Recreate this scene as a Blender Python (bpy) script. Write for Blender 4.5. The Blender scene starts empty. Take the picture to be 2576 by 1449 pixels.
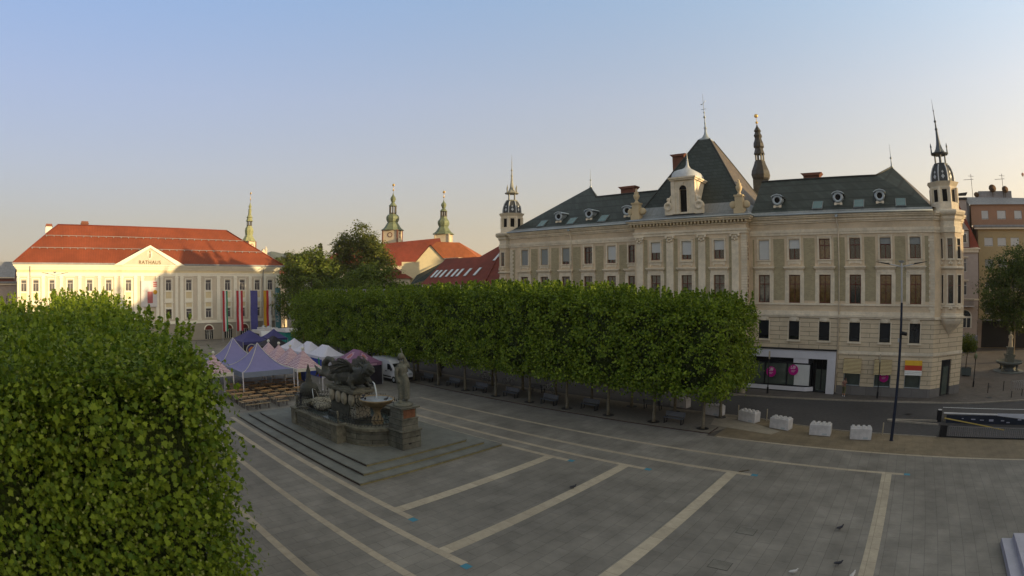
import bpy, math, random
import numpy as np
from mathutils import Matrix, Vector
R = math.radians
random.seed(7)
SC = bpy.context.scene
# ---------------------------------------------------------------- camera (wide webcam lens with barrel distortion)
cam = bpy.data.cameras.new('camera'); camo = bpy.data.objects.new('camera', cam); SC.collection.objects.link(camo)
cam.type = 'PANO'
cc = cam.cycles if hasattr(cam, 'cycles') else cam
cc.panorama_type = 'FISHEYE_LENS_POLYNOMIAL'
cc.fisheye_fov = R(178)
K1 = 2576/36/1378.86
cc.fisheye_polynomial_k0 = 0.0; cc.fisheye_polynomial_k1 = -K1; cc.fisheye_polynomial_k2 = 0.0
cc.fisheye_polynomial_k3 = -0.0340478*K1**3; cc.fisheye_polynomial_k4 = 0.0
cam.sensor_fit = 'HORIZONTAL'; cam.sensor_width = 36; cam.sensor_height = 20.25
cam.clip_start = 0.1; cam.clip_end = 9000
camo.location = (0, 0, 10.5)
camo.rotation_euler = (R(90)-0.0065, 0.0, math.pi/2-0.84831)
SC.camera = camo
# ---------------------------------------------------------------- sky and sun
SUN_AZ, SUN_EL = 68.4, 6.6          # from +Y towards +X
w = bpy.data.worlds.new('World'); SC.world = w; w.use_nodes = True
nt = w.node_tree; nt.nodes.clear()
sky = nt.nodes.new('ShaderNodeTexSky'); sky.sky_type = 'NISHITA'; sky.sun_disc = False
sky.sun_elevation = R(SUN_EL); sky.sun_rotation = R(SUN_AZ)
sky.altitude = 450; sky.air_density = 1.0; sky.dust_density = 1.0; sky.ozone_density = 2.0
# early-morning haze in the air: the sky's range is compressed, warmed towards the horizon and towards the sun
EXPO = 1.5; KS = 1/(0.12*2**EXPO)
tcw = nt.nodes.new('ShaderNodeTexCoord'); sx_ = nt.nodes.new('ShaderNodeSeparateXYZ'); nt.links.new(tcw.outputs['Generated'], sx_.inputs[0])
gm = nt.nodes.new('ShaderNodeGamma'); gm.inputs['Gamma'].default_value = 0.5; nt.links.new(sky.outputs[0], gm.inputs['Color'])
rp = nt.nodes.new('ShaderNodeValToRGB'); nt.links.new(sx_.outputs['Z'], rp.inputs['Fac']); el = rp.color_ramp.elements
el[0].position = 0.0; el[0].color = (.45,.33,.275,1); el[1].position = 1.0; el[1].color = (.62,.47,.36,1)
for p_, c_ in ((.10,(.457,.338,.290,1)),(.2,(.492,.388,.385,1)),(.33,(.500,.428,.478,1)),(.5,(.44,.458,.575,1)),(.62,(.60,.47,.39,1))): e_ = el.new(p_); e_.color = c_
dt = nt.nodes.new('ShaderNodeVectorMath'); dt.operation = 'DOT_PRODUCT'; nt.links.new(tcw.outputs['Generated'], dt.inputs[0]); dt.inputs[1].default_value = (math.sin(R(SUN_AZ)), math.cos(R(SUN_AZ)), 0)
r3 = nt.nodes.new('ShaderNodeMapRange'); r3.inputs['From Min'].default_value = -1; r3.inputs['From Max'].default_value = 1; nt.links.new(dt.outputs['Value'], r3.inputs['Value'])
mxs = nt.nodes.new('ShaderNodeMix'); mxs.data_type = 'RGBA'; mxs.inputs[6].default_value = (.72*KS,.795*KS,.86*KS,1); mxs.inputs[7].default_value = (1.58*KS,1.50*KS,1.15*KS,1); nt.links.new(r3.outputs[0], mxs.inputs[0])
m1 = nt.nodes.new('ShaderNodeMix'); m1.data_type = 'RGBA'; m1.blend_type = 'MULTIPLY'; m1.inputs[0].default_value = 1; nt.links.new(gm.outputs[0], m1.inputs[6]); nt.links.new(rp.outputs[0], m1.inputs[7])
m2 = nt.nodes.new('ShaderNodeMix'); m2.data_type = 'RGBA'; m2.blend_type = 'MULTIPLY'; m2.inputs[0].default_value = 1; nt.links.new(m1.outputs[2], m2.inputs[6]); nt.links.new(mxs.outputs[2], m2.inputs[7])
bg = nt.nodes.new('ShaderNodeBackground'); bg.inputs['Strength'].default_value = 0.12
wo = nt.nodes.new('ShaderNodeOutputWorld'); nt.links.new(m2.outputs[2], bg.inputs[0]); nt.links.new(bg.outputs[0], wo.inputs[0])
sl = bpy.data.lights.new('sun', 'SUN'); sl.energy = 2.7; sl.angle = R(0.6); sl.color = (1.0, 0.75, 0.40)
so = bpy.data.objects.new('sun', sl); SC.collection.objects.link(so)
sd = Vector((math.sin(R(SUN_AZ))*math.cos(R(SUN_EL)), math.cos(R(SUN_AZ))*math.cos(R(SUN_EL)), math.sin(R(SUN_EL))))
so.rotation_euler = sd.to_track_quat('Z', 'Y').to_euler(); so.location = (60, 30, 60)
SC.view_settings.view_transform = 'Standard'; SC.view_settings.look = 'None'; SC.view_settings.gamma = 1.0
SC.view_settings.exposure = EXPO
SC.render.engine = 'CYCLES'
SC.cycles.use_denoising = True
SC.cycles.max_bounces = 6; SC.cycles.diffuse_bounces = 3; SC.cycles.glossy_bounces = 3
SC.cycles.transmission_bounces = 3; SC.cycles.transparent_max_bounces = 6
SC.cycles.caustics_reflective = False; SC.cycles.caustics_refractive = False

# ================================================================= helpers
MATS = {}
def mat(name, col, rough=0.85, var=0.12, scale=1.5, col2=None, metal=0.0, bump=0.0, bscale=20.0, spec=0.3, kind=None, **k):
    """procedural material: base colour broken up by noise (wear, dirt), optional brick or wave pattern"""
    if name in MATS: return MATS[name]
    m = bpy.data.materials.new(name); m.use_nodes = True; t = m.node_tree; N = t.nodes; L = t.links
    b = N['Principled BSDF']; b.inputs['Roughness'].default_value = rough; b.inputs['Metallic'].default_value = metal
    b.inputs['Specular IOR Level'].default_value = spec
    tc = N.new('ShaderNodeTexCoord'); no = N.new('ShaderNodeTexNoise'); no.inputs['Scale'].default_value = scale
    no.inputs['Detail'].default_value = 6; no.inputs['Roughness'].default_value = 0.65
    L.new(tc.outputs['Object'], no.inputs['Vector'])
    rm = N.new('ShaderNodeValToRGB'); c = np.array(col); c2 = np.array(col2) if col2 else c*(1+var)
    rm.color_ramp.elements[0].position = 0.3; rm.color_ramp.elements[1].position = 0.7
    lo = c*(1-var) if not col2 else c
    rm.color_ramp.elements[0].color = (*lo, 1); rm.color_ramp.elements[1].color = (*c2, 1)
    L.new(no.outputs['Fac'], rm.inputs['Fac']); out = rm.outputs['Color']; hgt = no.outputs['Fac']
    if kind == 'brick':
        mp = N.new('ShaderNodeMapping'); mp.inputs['Rotation'].default_value = k.get('rot', (0, 0, 0))
        L.new(tc.outputs['Object'], mp.inputs['Vector'])
        bt = N.new('ShaderNodeTexBrick'); bt.inputs['Scale'].default_value = 1.0
        bt.inputs['Brick Width'].default_value = k.get('bw', 1.0); bt.inputs['Row Height'].default_value = k.get('bh', 0.5)
        bt.inputs['Mortar Size'].default_value = k.get('ms', 0.012); bt.inputs['Mortar Smooth'].default_value = 0.1
        bt.offset = k.get('off', 0.5); bt.offset_frequency = 2
        v = k.get('bv', 0.12)
        bt.inputs['Color1'].default_value = (1-v, 1-v, 1-v, 1); bt.inputs['Color2'].default_value = (1+v*.6, 1+v*.6, 1+v*.6, 1)
        mo = k.get('mortar', 0.55); bt.inputs['Mortar'].default_value = (mo, mo, mo, 1) if not isinstance(mo, tuple) else (*mo, 1)
        L.new(mp.outputs[0], bt.inputs['Vector'])
        mx = N.new('ShaderNodeMix'); mx.data_type = 'RGBA'; mx.blend_type = 'MULTIPLY'; mx.inputs['Factor'].default_value = 1
        L.new(out, mx.inputs[6]); L.new(bt.outputs['Color'], mx.inputs[7]); out = mx.outputs[2]; hgt = bt.outputs['Fac']
        if not bump: bump = 0.0
    if kind == 'wave':
        mp = N.new('ShaderNodeMapping'); mp.inputs['Rotation'].default_value = k.get('rot', (0, 0, 0)); L.new(tc.outputs['Object'], mp.inputs['Vector'])
        wv = N.new('ShaderNodeTexWave'); wv.wave_type = 'BANDS'; wv.bands_direction = k.get('dir', 'Z'); wv.inputs['Scale'].default_value = k.get('ws', 3.0)
        wv.inputs['Distortion'].default_value = k.get('dist', 1.5); wv.inputs['Detail'].default_value = 2
        L.new(mp.outputs[0], wv.inputs['Vector'])
        r2 = N.new('ShaderNodeValToRGB'); r2.color_ramp.elements[0].position = k.get('p0', 0.35); r2.color_ramp.elements[1].position = k.get('p1', 0.6)
        r2.color_ramp.elements[0].color = (*k['c1'], 1); r2.color_ramp.elements[1].color = (*k['c2'], 1)
        L.new(wv.outputs['Fac'], r2.inputs['Fac'])
        mx = N.new('ShaderNodeMix'); mx.data_type = 'RGBA'; mx.blend_type = 'MULTIPLY'; mx.inputs['Factor'].default_value = 1
        L.new(out, mx.inputs[6]); L.new(r2.outputs['Color'], mx.inputs[7]); out = mx.outputs[2]; hgt = wv.outputs['Fac']
    if kind == 'crazed':
        vo = N.new('ShaderNodeTexVoronoi'); vo.feature = 'DISTANCE_TO_EDGE'; vo.inputs['Scale'].default_value = 3.4; L.new(tc.outputs['Object'], vo.inputs['Vector'])
        gt = N.new('ShaderNodeMapRange'); gt.inputs['From Min'].default_value = .03; gt.inputs['From Max'].default_value = .07; gt.inputs['To Min'].default_value = .12; L.new(vo.outputs['Distance'], gt.inputs['Value'])
        v2 = N.new('ShaderNodeVectorMath'); v2.operation = 'SCALE'; L.new(out, v2.inputs[0]); L.new(gt.outputs[0], v2.inputs['Scale']); out = v2.outputs[0]
    if kind != 'flat':
        # a second, large-scale variation so big surfaces are never uniform
        n2 = N.new('ShaderNodeTexNoise'); n2.inputs['Scale'].default_value = k.get('big', 0.15); n2.inputs['Detail'].default_value = 3
        L.new(tc.outputs['Object'], n2.inputs['Vector'])
        mr = N.new('ShaderNodeMapRange'); mr.inputs['From Min'].default_value = 0.3; mr.inputs['From Max'].default_value = 0.7
        a = k.get('bigv', var*0.7); mr.inputs['To Min'].default_value = 1-a; mr.inputs['To Max'].default_value = 1+a
        L.new(n2.outputs['Fac'], mr.inputs['Value'])
        vm = N.new('ShaderNodeVectorMath'); vm.operation = 'SCALE'; L.new(out, vm.inputs[0]); L.new(mr.outputs[0], vm.inputs['Scale']); out = vm.outputs[0]
    L.new(out, b.inputs['Base Color'])
    if bump:
        bp = N.new('ShaderNodeBump'); bp.inputs['Strength'].default_value = bump; bp.inputs['Distance'].default_value = k.get('bd', 0.03)
        if kind is None:
            n3 = N.new('ShaderNodeTexNoise'); n3.inputs['Scale'].default_value = bscale; n3.inputs['Detail'].default_value = 5
            L.new(tc.outputs['Object'], n3.inputs['Vector']); hgt = n3.outputs['Fac']
        L.new(hgt, bp.inputs['Height']); L.new(bp.outputs[0], b.inputs['Normal'])
    MATS[name] = m; return m

def leaf_mat(name, col, col2, trans=0.35, rough=0.55, tcol=None):
    if name in MATS: return MATS[name]
    m = bpy.data.materials.new(name); m.use_nodes = True; t = m.node_tree; N = t.nodes; L = t.links
    b = N['Principled BSDF']; b.inputs['Roughness'].default_value = rough; b.inputs['Specular IOR Level'].default_value = 0.25
    g = N.new('ShaderNodeNewGeometry'); rm = N.new('ShaderNodeValToRGB')
    rm.color_ramp.elements[0].color = (*col, 1); rm.color_ramp.elements[1].color = (*col2, 1)
    L.new(g.outputs['Random Per Island'], rm.inputs['Fac']); L.new(rm.outputs[0], b.inputs['Base Color'])
    tr = N.new('ShaderNodeBsdfTranslucent'); mx = N.new('ShaderNodeMixShader'); mx.inputs[0].default_value = trans
    if tcol: tr.inputs[0].default_value = (*tcol, 1)
    else: L.new(rm.outputs[0], tr.inputs[0])
    L.new(b.outputs[0], mx.inputs[1]); L.new(tr.outputs[0], mx.inputs[2]); L.new(mx.outputs[0], N['Material Output'].inputs[0])
    MATS[name] = m; return m

SIB = {}      # further pieces of a part that was built in one go
class MB:
    """collects simple solids and links them as one mesh"""
    def __init__(s, T=None): s.v = []; s.f = []; s.mi = []; s.sm = []; s.T = T or Matrix(); s.m = 0; s.smooth = False
    def add(s, vs, fs):
        o = len(s.v); s.v += [tuple(s.T @ Vector(v)) for v in vs]
        for f in fs: s.f.append(tuple(i+o for i in f)); s.mi.append(s.m); s.sm.append(s.smooth)
    def box(s, x0, x1, y0, y1, z0, z1):
        s.add([(x0,y0,z0),(x1,y0,z0),(x1,y1,z0),(x0,y1,z0),(x0,y0,z1),(x1,y0,z1),(x1,y1,z1),(x0,y1,z1)],
              [(0,3,2,1),(4,5,6,7),(0,1,5,4),(1,2,6,5),(2,3,7,6),(3,0,4,7)])
    def quad(s, a, b, c, d): s.add([a,b,c,d], [(0,1,2,3)])
    def cyl(s, x, y, z0, z1, r0, r1=None, n=12, ang=0.0, cap=True):
        s.lathe(x, y, [(r0, z0), (r0 if r1 is None else r1, z1)], n, ang, cap)
    def lathe(s, x, y, prof, n=16, ang=0.0, cap=True, sx=1.0, sy=1.0):
        vs = []; fs = []
        for r, z in prof:
            for i in range(n):
                a = ang+2*math.pi*i/n; vs.append((x+r*math.cos(a)*sx, y+r*math.sin(a)*sy, z))
        for k in range(len(prof)-1):
            for i in range(n): j = (i+1) % n; fs.append((k*n+i, k*n+j, (k+1)*n+j, (k+1)*n+i))
        if cap:
            fs.append(tuple(range(n))[::-1]); fs.append(tuple((len(prof)-1)*n+i for i in range(n)))
        s.add(vs, fs)
    def prism(s, poly, a0, a1, axis='y'):
        """2-D outline extruded along an axis: 'y': (x,z), 'z': (x,y), 'x': (y,z)"""
        n = len(poly)
        P = (lambda p, a: (p[0], a, p[1])) if axis == 'y' else (lambda p, a: (p[0], p[1], a)) if axis == 'z' else (lambda p, a: (a, p[0], p[1]))
        vs = [P(p, a0) for p in poly]+[P(p, a1) for p in poly]
        s.add(vs, [tuple(range(n)), tuple(range(2*n-1, n-1, -1))]+[(i, (i+1) % n, n+(i+1) % n, n+i) for i in range(n)])
    def tube(s, pts, rad, n=8, cap=True, flat=1.0):
        pts = [Vector(p) for p in pts]; m = len(pts)
        if not hasattr(rad, '__len__'): rad = [rad]*m
        vs = []; prev = None
        for k, p in enumerate(pts):
            t = (pts[min(k+1, m-1)]-pts[max(k-1, 0)]).normalized()
            u = prev if prev else (Vector((0,0,1)) if abs(t.z) < .9 else Vector((0,1,0)))
            u = (u-t*u.dot(t)).normalized(); v = t.cross(u); prev = u
            for i in range(n):
                a = 2*math.pi*i/n; vs.append(tuple(p+u*math.cos(a)*rad[k]+v*math.sin(a)*rad[k]*flat))
        fs = [(k*n+i, k*n+(i+1) % n, (k+1)*n+(i+1) % n, (k+1)*n+i) for k in range(m-1) for i in range(n)]
        if cap: fs += [tuple(range(n))[::-1], tuple((m-1)*n+i for i in range(n))]
        s.add(vs, fs)
    def ball(s, c, r, n=10, sx=1, sy=1, sz=1):
        rings = max(5, n//2+1); prof = [(max(1e-4, r*math.sin(math.pi*k/rings)), -r*math.cos(math.pi*k/rings)*sz+c[2]) for k in range(rings+1)]
        s.lathe(c[0], c[1], prof, n, 0, False, sx, sy)
    def mesh(s, name, mats):
        me = bpy.data.meshes.new(name); me.from_pydata(s.v, [], s.f)
        for m in (mats if isinstance(mats, (list, tuple)) else [mats]): me.materials.append(m)
        me.polygons.foreach_set('material_index', s.mi); me.polygons.foreach_set('use_smooth', s.sm)
        me.update(); return me
    def pieces(s):
        """groups of faces that stand clearly apart from each other"""
        n = len(s.v); up = list(range(n))
        if n == 0: return [s]
        def fd(a):
            while up[a] != a: up[a] = up[up[a]]; a = up[a]
            return a
        for f in s.f:
            r0 = fd(f[0])
            for i in f[1:]: up[fd(i)] = r0
        root = np.array([fd(i) for i in range(n)]); _, isl = np.unique(root, return_inverse=True); k = int(isl.max())+1
        if k > 500 or k < 2: return [s]
        P = np.array(s.v); lo = np.full((k,3), np.inf); hi = np.full((k,3), -np.inf); np.minimum.at(lo, isl, P); np.maximum.at(hi, isl, P)
        size = (hi-lo).max(1); gap = np.maximum(0, np.maximum(lo[:,None]-hi[None], lo[None]-hi[:,None])); near = np.sqrt((gap**2).sum(2)) <= np.maximum(.02, .5*np.maximum(size[:,None], size[None]))
        g = list(range(k))
        def fg(a):
            while g[a] != a: g[a] = g[g[a]]; a = g[a]
            return a
        for a, c in zip(*np.nonzero(np.triu(near, 1))): g[fg(int(c))] = fg(int(a))
        if len({fg(a) for a in range(k)}) < 2: return [s]
        out = {}
        for f, mi, sm in zip(s.f, s.mi, s.sm):
            q = out.setdefault(fg(int(isl[f[0]])), MB()); mp = q.__dict__.setdefault('mp', {})
            ff = []
            for i in f:
                if i not in mp: mp[i] = len(q.v); q.v.append(s.v[i])
                ff.append(mp[i])
            q.f.append(tuple(ff)); q.mi.append(mi); q.sm.append(sm)
        return list(out.values())
    def build(s, name, mats, parent=None, **kw):
        ps = s.pieces() if parent is not None else [s]
        os_ = [obj(name, q.mesh(name, mats), parent, **kw) for q in ps]
        if len(os_) > 1: SIB[os_[0].name] = os_[1:]
        return os_[0]

def obj(name, me, parent=None, label=None, cat=None, group=None, kind=None, loc=None, rot=None, scale=None):
    o = bpy.data.objects.new(name, me); SC.collection.objects.link(o)
    if parent: o.parent = parent
    return tag(o, label, cat, group, kind, loc, rot, scale)
def tag(o, label=None, cat=None, group=None, kind=None, loc=None, rot=None, scale=None):
    if label: o['label'] = label
    if cat: o['category'] = cat
    if group: o['group'] = group
    if kind: o['kind'] = kind
    if loc is not None: o.location = loc
    if rot is not None: o.rotation_euler = rot if hasattr(rot, '__len__') else (0, 0, rot)
    if scale is not None: o.scale = scale if hasattr(scale, '__len__') else (scale,)*3
    return o
def thing(name, label, cat, loc=(0,0,0), rot=0, group=None): return obj(name, None, None, label, cat, group, None, loc, rot)
def copy_tree(o, parent=None, **kw):
    c = o.copy(); SC.collection.objects.link(c); c.parent = parent
    for ch in [x for x in o.children]: copy_tree(ch, c)
    if kw: tag(c, **kw)
    return c
def inv(o, x, y, z):
    for q in [o]+SIB.get(o.name, []): q.matrix_parent_inverse = Matrix.Translation((-x, -y, -z))
    return o
def sheet(name, mats, poly, z, kind='structure', parent=None, **kw):
    b = MB(); b.add([(x, y, z) for x, y in poly], [tuple(range(len(poly)))]); return b.build(name, mats, parent, kind=kind, **kw)
def text(name, body, m, parent, loc, rot, size, ex=0.01, shear=0.0, sx=1.0, align='CENTER', spacing=1.0):
    cu = bpy.data.curves.new(name, 'FONT'); cu.body = body; cu.size = size; cu.extrude = ex; cu.align_x = align; cu.shear = shear
    cu.space_character = spacing; cu.materials.append(m); t = bpy.data.objects.new('tmp', cu); SC.collection.objects.link(t); dg = bpy.context.evaluated_depsgraph_get(); dg.update()
    me = bpy.data.meshes.new_from_object(t.evaluated_get(dg)); bpy.data.objects.remove(t); bpy.data.curves.remove(cu)
    if not me.materials: me.materials.append(m)
    o = obj(name, me, parent, loc=loc, rot=rot); o.scale = (sx, 1, 1); return o
def organic(mb, name, mats, voxel, smooth=2, dec=None):
    """melts overlapping tubes and balls into one continuous skin"""
    me = mb.mesh(name+'_raw', mats); o = bpy.data.objects.new('tmp', me); SC.collection.objects.link(o)
    r = o.modifiers.new('r', 'REMESH'); r.mode = 'VOXEL'; r.voxel_size = voxel; r.use_smooth_shade = True
    if smooth: q = o.modifiers.new('s', 'SMOOTH'); q.iterations = smooth; q.factor = .5
    dg = bpy.context.evaluated_depsgraph_get(); dg.update(); out = bpy.data.meshes.new_from_object(o.evaluated_get(dg)); out.name = name
    bpy.data.objects.remove(o); bpy.data.meshes.remove(me)
    if not out.materials:
        for m in (mats if isinstance(mats, (list, tuple)) else [mats]): out.materials.append(m)
    return out
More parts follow.
